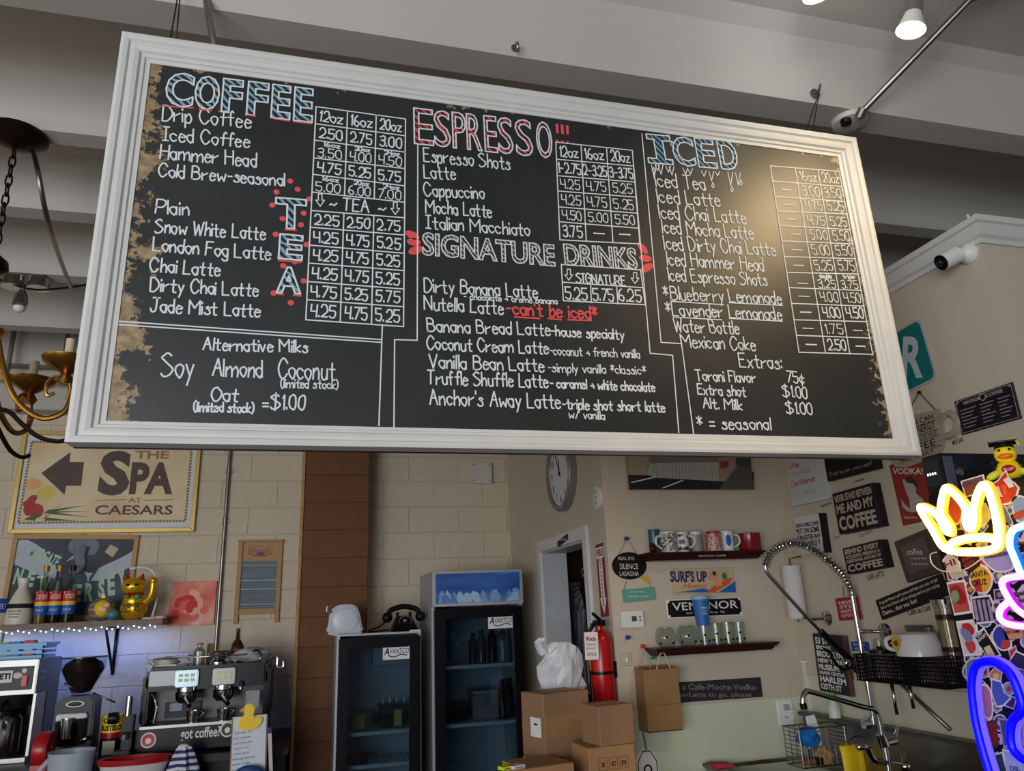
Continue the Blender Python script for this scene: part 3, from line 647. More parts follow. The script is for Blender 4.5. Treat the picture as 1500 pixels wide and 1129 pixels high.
B().ell(0, f.h / 2 - .088, .03, .012, .0145).build('printed_badge', mat('badge_violet', (74, 60, 140), .6), f.t)
letters(f.t, mat('dull_red_print', (150, 60, 60), .6), [('WASHBOARD', -.07, f.h / 2 - .08, .14, .025, .0)], .0146)
# conduit, junction box on the wall
xp = PY(327, 800, YB - .02).x
t = thing('conduit_pipe', 'thin grey metal conduit running up the block wall left of the washboard', 'pipe', (xp, YB - .025, PY(314, 955, YB).z))
B().cyl((0, 0, 0), (0, 0, 2.2), .013, n=10).build('pipe', STEEL, t)
for z in (.9, 1.27): B().cyl((0, 0, z), (0, 0, z + .035), .018, n=10).box(-.03, .03, .008, .019, z + .01, z + .025).build('coupling', STEEL, t)
f = Face('back', (690, 676), (721, 676), (720, 707), (690, 707), 'electrical_box', 'square white electrical cover plate high on the block wall above the coolers', 'wall plate', .045, straight=True)
f.slab('box', mat('plate_white', (200, 198, 194), .5)); 
for sx in (-1, 1):
    for sy in (-1, 1): B().lathe([(.006, 0), (.006, .003), (.0, .004)], (sx * f.w * .38, sy * f.h * .38, .045)).build('screw', STEEL, f.t)
# ================================================================== floating shelf and what stands on it
YSF = 5.6
sz1 = PY(120, 910, YSF).z; sz0 = PY(120, 919, YSF).z; sx1 = PY(238, 912, YSF).x
sh = thing('floating_shelf', 'long wooden shelf under the painting edged with tiny string lights', 'shelf', (sx1 - 1.0, YB, sz0))
B().box(-1.6, 1.0, YSF - YB, -.006, 0, sz1 - sz0).build('board', mat('grey_brown_wood', (124, 104, 88), .6, var=.2, scale=8), sh, .004)
bx = PY(164, 950, YB - .1).x - (sx1 - 1.0)
br = B(); br.tube([(bx - .02, -.24, -.008), (bx, -.012, -.3)], .010, 6); br.tube([(bx, -.012, -.008), (bx, -.012, -.31)], .012, 6); br.tube([(bx - .02, -.25, -.008), (bx, -.01, -.008)], .010, 6); br.build('bracket', BLACK, sh)
sl = thing('string_lights', 'row of tiny blue-white string lights along the shelf edge', 'string lights', (sx1, YSF - .006, sz0))
B().tube([(-1.3 + i * .04, -.004, -.006 - .006 * math.sin(i * 1.3)) for i in range(33)], .0022, 5).build('wire', mat('pale_wire', (170, 190, 200), .5), sl)
bl_ = B()
for i in range(40): bl_.ball((-1.29 + i * .032, -.006, -.010 - .009 * math.sin(i * 2.1)), .0045, n=6)
bl_.build('bulbs', mat('led_white', (190, 235, 255), emit=6), sl, kind='stuff')
la = area('shelf_led_glow', (sx1 - .62, YSF + .1, sz0 - .012), (sx1 - .62, YSF + .18, sz0 - 1), 1.25, .04, 5, (.22, .34, 1.0)); la.parent = None
def on_shelf(px, Y=5.7): return Vector((PY(px, 908, Y).x, Y, sz1))
def hpx(y0, y1, Y, x): return PY(x, y0, Y).z - PY(x, y1, Y).z
def wpx(x0, x1, y, Y): return PY(x1, y, Y).x - PY(x0, y, Y).x
BTXT = mat('dark_label_print', (40, 36, 40), .6)
def wraptext(parent, m, s, r, z, h, width, a0=-math.pi / 2, bold=0, name='lettering', arch=0):
    vs, fs, x0, x1, y0, y1 = type_mesh(s, bold); b = B(); o = []
    for v in vs:
        a = a0 + ((v.x - x0) / (x1 - x0) - .5) * width / r; q = z + (v.y - y0) / (y1 - y0) * h; o.append((r * math.cos(a), r * math.sin(a), q))
    b.add(o, fs); return b.build(name, m, parent)
def jug(px, label, Y, sc=1):
    t = thing('sauce_jug', label, 'jug', on_shelf(px, Y))
    B().lathe([(.0, 0), (.082 * sc, 0), (.085 * sc, .01), (.082 * sc, .06), (.074 * sc, .15 * sc), (.045 * sc, .22 * sc), (.03 * sc, .25 * sc), (.03 * sc, .28 * sc)]).build('body', mat('cream_plastic', (214, 206, 188), .45, var=.05), t)
    B().lathe([(.034 * sc, .28 * sc), (.034 * sc, .315 * sc), (0, .315 * sc)]).build('cap', mat('cream_cap', (226, 222, 210), .5), t); return t
t = jug(27, 'white plastic sauce jug with a black label leftmost of the tall shelf bottles', 5.68, .92)
B().lathe([(.0755, .1), (.0715, .128)], n=28).build('label_band', BTXT, t)
for k, s in enumerate(('SAUCE', 'WHITE CHOCOLATE', 'FLAVORED')): wraptext(t, BTXT, s, .0785, .078 - k * .018, .009, .08 - .01 * k, -1.7)
t = jug(53, 'cream pump jug half hidden behind the first syrup bottle', 5.8, .68)
B().cyl((0, 0, .21), (0, 0, .30), .006).box(-.03, .02, -.008, .008, .295, .308).build('pump', mat('cream_cap'), t)
t = thing('canister', 'blue and white canister at the left edge of the shelf', 'canister', on_shelf(-5, 5.68))
B().lathe([(0, 0), (.06, 0), (.06, .16), (0, .16)]).build('body', mat('canister_cream', (200, 190, 170), .5), t); B().lathe([(.0605, .075), (.0605, .163), (0, .165)]).build('label_band', mat('canister_blue', (32, 74, 160), .5), t); wraptext(t, WHITEP, 'SWEET', .0612, .1, .03, .09, -1.2)
SYR = thin_glass('syrup_glass', (214, 222, 212), .04)
def syrup(px, label, col, Y):
    t = thing('syrup_bottle', label, 'bottle', on_shelf(px, Y), group='syrup bottles on the shelf')
    B().lathe([(0, 0), (.036, 0), (.039, .006), (.039, .215), (.033, .235), (.02, .262), (.014, .29), (.014, .33), (.017, .332), (.017, .345), (0, .345)]).build('glass_body', SYR, t)
    B().lathe([(0, .004), (.035, .004), (.035, .06), (0, .06)]).build('syrup', mat('syrup' + label[:9], col, .2), t)
    B().lathe([(.0398, .052), (.0398, .11)]).build('label_blue', mat('label_blue', (24, 92, 178), .5), t); B().lathe([(.0399, .11), (.0399, .135)]).build('label_yellow', mat('label_yellow', (236, 196, 60), .5), t); B().lathe([(.0398, .135), (.0398, .2)]).build('label_red', mat('label_red', (196, 42, 34), .5), t)
    wraptext(t, WHITEP, 'Torani', .0405, .15, .045, .075, -1.6); wraptext(t, WHITEP, 'SYRUP', .0405, .075, .014, .05, -1.6)
    B().lathe([(.0185, .33), (.0185, .365), (0, .367)]).build('cap', mat('gold_cap' if px < 90 else 'dark_cap', (176, 140, 60) if px < 90 else (50, 36, 32), .4, .5), t)
syrup(58, 'gold-capped syrup bottle with amber contents nearest the white jug', (160, 110, 60), 5.66); syrup(78, 'middle syrup bottle of the three with dark contents', (44, 28, 22), 5.66); syrup(98, 'syrup bottle with dark cap nearest the fish ornament', (60, 26, 20), 5.66)
# fish ornament
t = thing('fish_ornament', 'round colourful ceramic fish ornament with wide yellow mouth beside golden cat', 'ornament', on_shelf(147, 5.66))
B().ball((0, 0, .075), .085, .06, .075).build('body', ramp_mat('fish_stripes', [(.3, (206, 120, 46)), (.5, (90, 60, 120)), (.7, (60, 120, 120))], 'wave', 9, .3, axis='Z', dist=4), t)
B().ball((.01, -.03, .08), .055, .04, .055).build('mouth', mat('fish_yellow', (232, 196, 40), .3), t); B().ball((.03, -.068, .07), .022, .012, .017).ball((.045, -.06, .1), .018, .012, .016).build('lips', mat('fish_pink', (226, 190, 176), .3), t)
B().prism([(-.012, .145), (.018, .148), (.005, .18)], -.01, .01).build('fin', mat('fish_yellow'), t).rotation_euler = (math.pi / 2, 0, 0)
B().ball((.075, -.02, .04), .04, .035, .035).build('tail', mat('fish_teal', (70, 130, 140), .35), t)
# lucky cat
t = thing('lucky_cat', 'golden waving lucky cat figurine with red ears on the shelf', 'figurine', on_shelf(194, 5.68))
GC = mat('gold_glaze', (226, 178, 30), .22, .55, var=.12)
B().ball((0, 0, .075), .088, .07, .085).ball((0, -.02, .12), .07, .055, .07).build('body', GC, t); B().ball((-.01, -.02, .215), .078, .062, .065).build('head', GC, t)
for s in (-1, 1): B().add([(-.01 + s * .068, -.02, .245), (-.01 + s * .02, -.02, .272), (-.01 + s * .055, -.02, .305), (-.01 + s * .05, .01, .26), (-.01 + s * .045, -.05, .262)], [(0, 1, 4), (1, 2, 4), (2, 0, 4), (0, 3, 1), (1, 3, 2), (2, 3, 0)]).build('ear', mat('ear_red', (196, 48, 30), .3, var=.2), t)
B().tube([(.075, -.02, .11), (.11, -.04, .16), (.115, -.05, .24)], [.026, .02], 10, smooth=4).ball((.115, -.052, .25), .026, .022, .026).build('raised_paw', GC, t)
B().lathe([(.058, .158), (.064, .166), (.058, .175)], (-.004, -.02, 0), sx=1.05, sy=.95).build('collar', REDP, t)
B().ball((-.035, -.086, .15), .02, .008, .012).ball((.03, -.086, .148), .024, .008, .016).build('bib', mat('bib_green', (30, 130, 80), .3), t)
for x in (-.035, .018): B().ball((x, -.081, .225), .012, .005, .008, 8).build('eye', BLACKP, t)
B().ball((-.009, -.087, .205), .008, .005, .006, 8).build('nose', mat('ear_red'), t)
o = script(t, BLACKP, [('28 8', (-.06, .05), (.05, .06), .05, .006)], 0, name='painted_mark'); o.rotation_euler = (math.pi / 2, 0, 0); o.location = (0, -.09, .0)
# gooseneck lamp
t = thing('gooseneck_lamp', 'slim white gooseneck lamp arching over the golden cat', 'lamp', on_shelf(220, 5.72))
q = [PY(x, y, 5.72) - t.location for x, y in ((222, 905), (229, 880), (231, 858), (225, 838), (214, 831), (200, 831), (190, 832))]
B().tube(q, .007, 8, smooth=5).build('neck', WHITE, t); B().lathe([(0, 0), (.06, 0), (.055, .012), (.0, .016)], n=24).build('base', WHITE, t); B().tube([q[-2], q[-1]], .011, 8).build('lamp_head', WHITE, t)
t = thing('pink_box', 'small pink cardboard box at the right end of the shelf', 'box', on_shelf(237, 5.72)); B().box(-.05, .03, -.04, .04, 0, .022).build('carton', mat('pink_card', (186, 120, 110), .7), t, .002); B().box(-.03, .01, -.0405, -.04, .004, .016).build('label', PAPER, t)
# ================================================================== back counter
YCF = 4.97; ZC = PY(290, 1104, 5.0).z; ZF = ZC - .2
ct = thing('back_counter', 'dark back counter carrying the espresso machine and brewer', 'counter', (-1.2, 5.3, 0))
B().box(-2.2, 1.12, YCF - 5.3, YB - 5.3 - .015, ZC - .04, ZC).build('worktop', mat('counter_dark', (46, 48, 52), .4), ct, .004); B().box(-2.2, 1.1, YCF - 5.25, YB - 5.32, .001, ZC - .04).build('cabinet', mat('cabinet_dark', (40, 42, 46), .5), ct)
ft = thing('prep_table', 'low front counter below the espresso machine', 'table', (-1.2, 4.6, 0))
B().box(-2.2, .9, -.42, .35, ZF - .03, ZF).build('tabletop', mat('counter_dark'), ft, .004)
for x_ in (-2.1, .8):
    for y_ in (-.36, .3): B().box(x_ - .025, x_ + .025, y_ - .025, y_ + .025, 0.001, ZF - .03).build('leg', STEEL, ft)
def Yside(px_front, px_back, py, Yback): return PY(px_back, py, Yback).x / PY(px_front, py, 1.0).x
# coffee brewer
YF = max(4.85, Yside(54, 88, 965, 5.7)); xr_ = PY(54, 1000, YF).x; zt = PY(30, 966, YF).z
print('brewer front', YF)
t = thing('coffee_brewer', 'tall stainless coffee brewer with black control panel at the left edge', 'coffee maker', (xr_ - .2, YF, ZC))
H = zt - ZC; DD = 5.68 - YF; GREYM = mat('dark_grey_enamel', (62, 64, 70), .4)
B().box(-.2, .2, 0, DD, H - .19, H).build('head', GREYM, t, .004); B().box(-.2, .2, DD * .45, DD, .03, H - .19).build('tower', GREYM, t, .003); B().box(-.2, .2, -.02, DD, 0, .03).build('base', STEEL, t, .003)
B().box(.185, .2, 0.02, DD * .5, .03, H - .19).build('side_trim', STEEL, t)
B().box(-.2, .2, -.012, 0, H - .19, H).build('panel_surround', STEEL, t, .004); B().box(-.185, .18, -.016, -.012, H - .165, H - .035).build('control_panel', BLACK, t, .002)
B().box(-.1, .072, -.018, -.016, H - .12, H - .055).build('label', PAPER, t); B().box(.125, .155, -.03, -.016, H - .145, H - .085).build('switch', mat('switch_red', (206, 40, 34), .35), t, .004)
o = letters(t, BLACKP, [('BONETI', -.085, H - .103, .148, .035, .05)], 0); o.rotation_euler = (math.pi / 2, 0, 0); o.location = (0, -.0185, 0)
B().ball((.1, -.017, H - .085), .024, .004, .018).build('sticker', CREAMC, t); B().ball((.132, -.017, H - .06), .014, .004, .014).build('sticker', PAPER, t)
for k in range(2): B().lathe([(.026, 0), (.026, .001), (0, .001)], (.2, .05 + k * .055, H - .09), 0, 20).build('side_badge', mat('badge_grey', (190, 190, 192), .5), t); B().lathe([(.017, 0), (.017, .0016), (0, .0016)], (.2, .05 + k * .055, H - .09), 0, 20).build('side_badge', BLACK, t)
B().lathe([(.075, H - .27), (.105, H - .2), (.11, H - .19)], (.05, DD * .25, 0)).build('brew_funnel', mat('smoky_black', (40, 40, 44), .2), t); B().tube([(.05, DD * .25 - .09, H - .22), (.05, DD * .25 - .15, H - .25), (.05, DD * .25 - .15, H - .27)], .012, 8, smooth=3).build('funnel_handle', BLACK, t)
bc = t.location.copy()
t = thing('thermal_carafe', 'polished steel thermal carafe standing inside the coffee brewer', 'carafe', (bc.x + .02, YF + DD * .2, ZC + .03))
ch_ = H - .31
B().lathe([(0, 0), (.1, 0), (.105, .01), (.105, ch_ * .8), (.085, ch_ * .92), (.0, ch_ * .92)], n=28).build('body', CHROME, t); B().lathe([(.09, ch_ * .92), (.09, ch_), (.04, ch_ + .02), (0, ch_ + .02)]).build('lid', BLACK, t); B().tube([(-.1, -.03, ch_ * .95), (-.16, -.06, ch_ * .8), (-.15, -.06, ch_ * .4)], .014, 8, smooth=4).build('handle', BLACK, t)
# basket of packets on the brewer
t = thing('plastic_basket', 'bright blue plastic basket of packets on top of the brewer', 'basket', (bc.x + .02, YF + .2, ZC + H))
AQ = mat('aqua_plastic', (20, 150, 215), .3, var=.05)
for a, b_, c_, d_ in ((-.17, .17, -.12, -.112), (-.17, .17, .112, .12), (-.17, -.162, -.12, .12), (.162, .17, -.12, .12)):
    for z in (.012, .04, .068): B().box(a, b_, c_, d_, z - .009, z + .009).build('band', AQ, t)
B().box(-.17, .17, -.12, .12, 0, .004).build('floor_panel', AQ, t); B().box(-.185, .185, -.135, -.118, .075, .092).box(-.185, .185, .118, .135, .075, .092).box(-.185, -.168, -.118, .118, .075, .092).box(.168, .185, -.118, .118, .075, .092).build('rim', AQ, t)
for i, (x, c, h) in enumerate([(-.11, (230, 230, 235), .15), (-.06, (140, 190, 40), .1), (.0, (60, 140, 200), .1), (.075, (205, 50, 60), .105)]):
    p = thing('sweetener_packet', ['white', 'lime green', 'pale blue', 'red'][i] + ' packet bundle in the blue basket', 'packet', (bc.x + .02 + x, YF + .14, ZC + H + .005)); B().box(-.03, .03, -.025, .03, 0, h).build('sleeve', mat('packet%d' % i, c, .5, var=.1), p, .004); B().box(-.02, .02, -.026, -.025, h * .4, h * .7).build('label', PAPER, p)
# coffee grinder
t = thing('coffee_grinder', 'black coffee grinder with clear hopper of dark beans beside the brewer', 'grinder', (PY(109, 1090, 5.25).x, 5.25, ZC))
zA = PY(110, 1018, 5.25).z - ZC; zTop = PY(118, 963, 5.25).z - ZC
B().prism([(-.105, 0), (.105, 0), (.11, .05), (.10, zA - .02), (.07, zA), (-.07, zA), (-.105, zA - .03)], -.09, .09).build('body', mat('grinder_black', (34, 38, 46), .3), t, .008).rotation_euler = (math.pi / 2, 0, 0)
B().lathe([(.05, zA), (.055, zA + .02), (.12, zA + .15), (.125, zTop)], n=4 * 6).build('hopper', thin_glass('hopper_clear', (216, 226, 236), .03), t)
B().lathe([(.0, zA + .01), (.05, zA + .02), (.113, zA + .145), (.1, zA + .18), (.05, zA + .21), (0, zA + .215)]).build('beans', mat('roasted_beans', (52, 30, 20), .5, var=.8, scale=120, bump=1), t, kind='stuff')
B().lathe([(.128, zTop), (.128, zTop + .008), (0, zTop + .01)], n=24).build('hopper_lid', mat('smoke_lid', (40, 46, 60), .2), t)
B().ball((0, -.092, zA - .04), .05, .004, .018).build('logo_ring', WHITEP, t); B().ball((0, -.0945, zA - .04), .038, .003, .012).build('logo_disc', BLACK, t); B().box(-.085, .075, -.12, -.09, zA - .26, zA - .09).build('dose_chamber', thin_glass('smoky_clear', (150, 160, 170), .05), t, .006)
B().lathe([(.03, zA - .22), (.04, zA - .12), (.04, zA - .11)], (-.02, -.11, 0)).build('doser_cup', CHROME, t); B().tube([(.05, -.12, zA - .24), (.1, -.14, zA - .22)], .012, 8).build('dose_lever', CHROME, t); B().lathe([(.022, 0), (.022, .012), (.012, .016), (0, .016)], (.05, -.09, zA - .31), 1).build('knob', STEEL, t)
B().tube([(.07, -.02, zA + .01), (.2, -.03, zA - .05)], .006, 6).build('side_rod', STEEL, t)
B().tube([(-.08, -.06, zA + .075), (-.02, -.06, zA + .04)], .006, 6).build('hopper_gate', STEEL, t)
t = thing('tape_dispenser', 'round red plastic dispenser standing between brewer and grinder', 'dispenser', (PY(61, 1120, 4.92).x, 4.92, ZC)); B().lathe([(0, -.035), (.085, -.035), (.09, -.02), (.09, .02), (.085, .035), (0, .035)], (0, 0, .1), 0, 24).box(-.04, .04, -.06, .06, 0, .03).build('body', REDP, t); B().lathe([(.03, .036), (.02, .04), (0, .04)], (0, 0, .1), 0).build('hub', mat('red_hub', (190, 70, 60), .4), t)
t = thing('measuring_pitcher', 'clear plastic measuring pitcher in front of the grinder', 'pitcher', (PY(102, 1129, 4.83).x, 4.83, ZF)); zp = PY(102, 1100, 4.83).z - ZF
B().lathe([(0, 0), (.09, 0), (.112, zp), (.116, zp + .004), (.108, zp), (.086, .006), (0, .006)], n=24).build('body', mat('milky_clear', (196, 208, 222), .3, alpha=.5), t); B().tube([(-.1, -.02, zp * .9), (-.15, -.04, zp * .6), (-.1, -.03, zp * .1)], .012, 8, smooth=4).build('handle', mat('milky_clear'), t)
t = thing('coffee_can', 'yellow and red coffee can with bold lettering right of the grinder', 'can', (PY(161, 1100, 5.3).x, 5.3, ZC)); hc = PY(157, 1046, 5.3).z - ZC; r = .062
B().lathe([(0, 0), (r, 0), (r, hc * .42), (0, hc * .42)]).build('lower_jar', mat('dark_jar', (44, 34, 28), .3), t); B().lathe([(r + .001, hc * .42), (r + .001, hc * .56)]).build('red_band', REDP, t); B().lathe([(r + .001, hc * .56), (r + .001, hc), (0, hc)]).build('yellow_band', mat('can_yellow', (240, 205, 30), .4), t)
wraptext(t, BLACKP, 'CAFE', r + .0015, hc * .8, hc * .14, .1, -1.5, .05); wraptext(t, BLACKP, 'BUSTELO', r + .0015, hc * .61, hc * .14, .12, -1.5, .05); B().box(-.03, .035, -r - .006, -r + .01, hc * .02, hc * .36).build('paper_tag', mat('tag_cream', (214, 212, 196), .6), t)
t = thing('tamper_stand', 'black manual tamper stand with chrome rod left of the espresso machine', 'tamper', (PY(182, 1100, 5.04).x, 5.04, ZC)); hq = PY(192, 1018, 5.06).z - ZC
B().box(-.05, .04, -.06, .06, 0, .05).box(-.02, .035, -.02, .05, .05, hq * .7).build('stand', BLACK, t, .006); B().cyl((.0, 0, hq * .55), (.0, 0, hq), .018, n=12).build('rod', CHROME, t); B().lathe([(.03, -.05), (.034, -.02), (.03, .0)], (-.05, -.0, hq * .66), 0).build('knob', BLACK, t); B().lathe([(.03, hq * .32), (.034, hq * .4), (.02, hq * .44), (0, hq * .44)], (0, -.02, 0)).build('press_head', STEEL, t)
# espresso machine
YE = 5.15
x0, x1 = PY(213, 1000, YE).x, PY(391, 1000, YE).x; ze = PY(300, 974, YE).z - ZC; W2 = (x1 - x0) / 2
ZL = lambda y, x=300: PY(x, y, YE).z - ZC
t = thing('espresso_machine', 'black two-group espresso machine lettered got coffee? on its front', 'espresso machine', ((x0 + x1) / 2, YE, ZC)); em = t
DKE = mat('machine_black', (24, 25, 29), .28, var=.05); GSM = mat('satin_panel', (110, 116, 116), .35, .6)
B().box(-W2, W2, .0, .5, ZL(1008), ze).build('head_housing', DKE, t, .02); B().box(-W2 + .02, W2 - .02, .2, .5, ZL(1060), ZL(1008)).build('rear_panel', mat('machine_grey', (84, 82, 84), .4, .5), t); [B().box(s * W2 - .02, s * W2 + .02, .02, .5, ZL(1056), ZL(985)).build('side_panel', DKE, t, .01) for s in (-1, 1)]
B().box(-W2 - .03, W2 + .01, -.06, .5, ZL(1093), ZL(1060)).build('front_skirt', DKE, t, .006); B().box(-W2, W2, -.05, .2, ZL(1060), ZL(1056)).build('drip_tray', STEEL, t)
for s in (-1, 1): B().cyl((s * (W2 - .06), .04, 0), (s * (W2 - .06), .04, ZL(1093)), .022).cyl((s * (W2 - .06), .42, 0), (s * (W2 - .06), .42, ZL(1093)), .022).build('foot', CHROME, t)
B().box(-W2 + .02, -W2 + .2, -.012, .0, ZL(1004, 240), ZL(982, 240)).build('badge_panel', GSM, t, .004)
for i, (px, m_) in enumerate(((274, (150, 170, 180)), (328, (130, 128, 124)))):
    xc = PY(px, 1000, YE).x - t.location.x
    k = B(); k.box(-.065, .065, -.035, .0, ZL(1003), ZL(979)); k.v = [v + Vector((xc, 0, 0)) for v in k.v]; kp = k.build('keypad', mat('keypad%d' % i, m_, .3, .5), t, .006)
    for r_ in range(2):
        for c_ in range(3): B().box(xc - .045 + c_ * .033, xc - .022 + c_ * .033, -.039, -.035, ZL(988.5 + 7 * r_), ZL(984 + 7 * r_)).build('button', mat('button_cream', (216, 210, 160), .4), kp)
    B().lathe([(.055, ZL(1004)), (.055, ZL(1010)), (.065, ZL(1012)), (.06, ZL(1022)), (.04, ZL(1027)), (0, ZL(1027))], (xc, .02, 0), n=24).build('group_head', CHROME, t)
    B().tube([(xc, -.03, ZL(1021)), (xc + .03, -.12, ZL(1026)), (xc + .045, -.17, ZL(1028))], .014, 8).build('portafilter_handle', BLACK, t)
for px in (281, 326):
    xc = PY(px, 1045, YE).x - t.location.x; c_ = thing('espresso_cup', 'small steel cup under the %s espresso group' % ('left' if px < 300 else 'right'), 'cup', (t.location.x + xc, YE + .05, ZC + ZL(1056))); B().lathe([(0, 0), (.03, 0), (.036, .03), (.04, ZL(1040) - ZL(1056)), (.036, ZL(1040) - ZL(1056)), (.028, .01), (0, .01)]).build('body', CHROME, c_); B().tube([(.036, 0, .06), (.06, 0, .045), (.036, 0, .025)], .005, 6, smooth=3).build('handle', CHROME, c_)
xc = PY(222, 1030, YE).x - t.location.x; B().tube([(xc, -.02, ZL(1011)), (xc + .02, -.04, ZL(1016)), (xc + .04, -.05, ZL(1030)), (xc + .03, -.05, ZL(1052))], .008, 8, smooth=4).build('steam_wand', CHROME, t)
xc = PY(353, 1010, YE).x - t.location.x; B().tube([(xc, -.02, ZL(1000)), (xc + .0, -.04, ZL(1016))], .012, 8).build('steam_knob', CHROME, t); B().box(-W2 + .09, -W2 + .3, .18, .2, ZL(1056, 250), ZL(1032, 250)).build('gauge_panel', BLACK, t); B().box(-W2 + .12, -W2 + .19, .176, .18, ZL(1046, 240), ZL(1034, 240)).build('gauge', mat('gauge_face', (110, 130, 150), .3), t)
B().box(W2 - .12, W2 - .04, -.003, .0, ZL(1035, 380), ZL(1010, 380)).build('instruction_label', mat('label_grey', (150, 156, 160), .6), t)
o = letters(t, WHITEP, [('got coffee?', PY(264, 1080, YE - .06).x - t.location.x, ZL(1082), wpx(264, 322, 1070, YE - .06), ZL(1062) - ZL(1082), .02)], 0); o.rotation_euler = (math.pi / 2, 0, 0); o.location = (0, -.062, 0)
for px, c in ((218.5, (190, 60, 60)), (333, (40, 50, 60))):
    xc = PY(px, 1072, YE - .06).x - t.location.x; zc_ = ZL(1075 if px < 300 else 1068)
    B().lathe([(.042, 0), (.042, .002), (0, .002)], (xc, -.062, zc_), 1, 24).build('round_sticker', WHITEP, t); B().lathe([(.034, 0), (.034, .003), (0, .003)], (xc, -.062, zc_), 1, 24).build('round_sticker', mat('sticker%d' % px, c, .5), t); B().lathe([(.016, 0), (.016, .004), (0, .004)], (xc, -.062, zc_ - .004), 1, 16).build('round_sticker', WHITEP, t)
for y in (.03, .45):
    rl = B().tube([(-W2 + .03, y, ze + .05), (W2 - .05, y, ze + .05)], .004, 6)
    for x in (-W2 + .03, -.12, .1, W2 - .05): rl.tube([(x, y, ze - .005), (x, y, ze + .05)], .004, 6)
    rl.build('cup_rail', CHROME, t)
B().tube([(W2 + .0, .04, ze), (W2 + .05, .03, ze + .03), (W2 + .055, .03, ze - .03), (W2 + .09, .03, ze - .035), (W2 + .09, .03, ze)], .006, 6, smooth=3).build('hook', CHROME, t)
def on_em(px, dy=.2): return Vector((PY(px, 970, YE + dy).x, YE + dy, ZC + ze))
def crumple(rx, ry, rz, seed, m, name, parent, n=22, amp=.35):
    rnd = random.Random(seed); b = B(); b.ball((0, 0, rz), rx, ry, rz, n)
    ph = [(rnd.uniform(2, 6), rnd.uniform(0, 6), rnd.uniform(2, 6), rnd.uniform(0, 6)) for _ in range(4)]
    for v in b.v:
        a = math.atan2(v.y, v.x); e = v.z / rz
        k = 1 + amp * sum(math.sin(p[0] * a + p[1]) * math.sin(p[2] * e + p[3]) for p in ph) / 4
        v.x *= k; v.y *= k; v.z = max(0, rz + (v.z - rz) * (.8 + .2 * k))
    return b.build(name, m, parent)
t = thing('white_towel', 'folded white towel lying on the left of the espresso machine', 'towel', on_em(240, .12)); crumple(.09, .07, .028, 3, mat('cotton_white', (205, 203, 190), .9), 'cloth', t); B().box(-.09, .08, -.062, -.058, .004, .016).build('hem', mat('cotton_white'), t)
t = thing('clear_bottle', 'clear glass bottle with pale cap on top of the espresso machine', 'bottle', on_em(291, .25)); hb = hpx(937, 968, YE + .25, 291); B().lathe([(0, 0), (.036, 0), (.036, hb * .6), (.014, hb * .8), (.014, hb * .88)]).build('glass', thin_glass('frosted_bottle', (206, 210, 200), .2, .3), t); B().lathe([(.02, hb * .86), (.02, hb), (0, hb)]).build('cap', OAK, t)
t = thing('wooden_block', 'upright wooden paddle behind the chrome tamper', 'paddle', on_em(307, .36)); B().box(-.022, .022, -.008, .008, 0, hpx(938, 966, YE + .36, 307)).build('blade', mat('orange_wood', (150, 98, 48), .6, var=.2), t, .004); B().cyl((0, -.009, .09), (0, .009, .09), .006).build('hanging_hole', BLACK, t)
t = thing('steel_tamper', 'rounded chrome tamper on top of the espresso machine', 'tamper', on_em(320, .15)); B().lathe([(.05, 0), (.05, .012), (.035, .025), (.06, .04), (.065, .065), (.055, .08), (0, .085)], n=24).build('body', CHROME, t); B().lathe([(.066, .05), (.068, .055), (.066, .06)], n=24).build('ring', STEEL, t)
t = thing('brown_bottle', 'brown glass bottle with red label on the espresso machine', 'bottle', on_em(346, .25)); hb = hpx(917, 966, YE + .25, 346); B().lathe([(0, 0), (.042, 0), (.042, hb * .45), (.03, hb * .58), (.013, hb * .68), (.011, hb * .95), (.014, hb * .96), (.014, hb), (0, hb)]).build('glass', mat('brown_glass', (64, 34, 22), .12, var=.1), t); B().lathe([(.0425, hb * .22), (.0425, hb * .4)]).build('label', mat('label_brick', (140, 60, 44), .6), t); B().lathe([(.0425, hb * .04), (.0425, hb * .18)]).build('label', mat('label_sand', (190, 170, 140), .6), t)
t = thing('grey_rag', 'crumpled grey cleaning rag hanging over the machine top corner', 'rag', on_em(368, .12)); crumple(.1, .09, .045, 9, mat('rag_grey', (168, 170, 172), .95, var=.2), 'cloth', t, 28, .5); B().tube([(-.02, -.08, .03), (.03, -.09, .075), (.06, -.05, .04)], .006, 5, smooth=3).build('drawstring', BLACK, t)
# bowl, towel, clipboard in front
t = thing('mixing_bowl', 'white mixing bowl with a red rim at the bottom left', 'bowl', (PY(196, 1129, 4.86).x, 4.86, ZF)); hb = PY(196, 1110, 4.82).z - ZF; B().lathe([(0, 0), (.08, 0), (.15, hb * .6), (.178, hb * .9), (.17, hb * .9), (.14, hb * .6), (.075, .008), (0, .008)], n=32, sy=.55).build('bowl', mat('bowl_white', (205, 200, 205), .3), t); B().lathe([(.165, hb * .88), (.182, hb * .88), (.19, hb), (.165, hb * 1.0), (.165, hb * .88)], n=32, sy=.55).build('rim', REDP, t)
t = thing('striped_towel', 'navy and white striped towel bunched in front of the machine', 'towel', (PY(266, 1129, 4.85).x, 4.85, ZF)); hb = PY(266, 1093, 4.85).z - ZF
tw = B(); n = 20; V = []
for j in range(9):
    z = hb * (1 - j / 8); rr = .03 + .085 * (j / 8) ** .8
    for i in range(n): a = 2 * math.pi * i / n; k = 1 + .28 * math.cos(5 * a + j * .15); V.append((rr * k * math.cos(a), rr * .6 * k * math.sin(a), z))
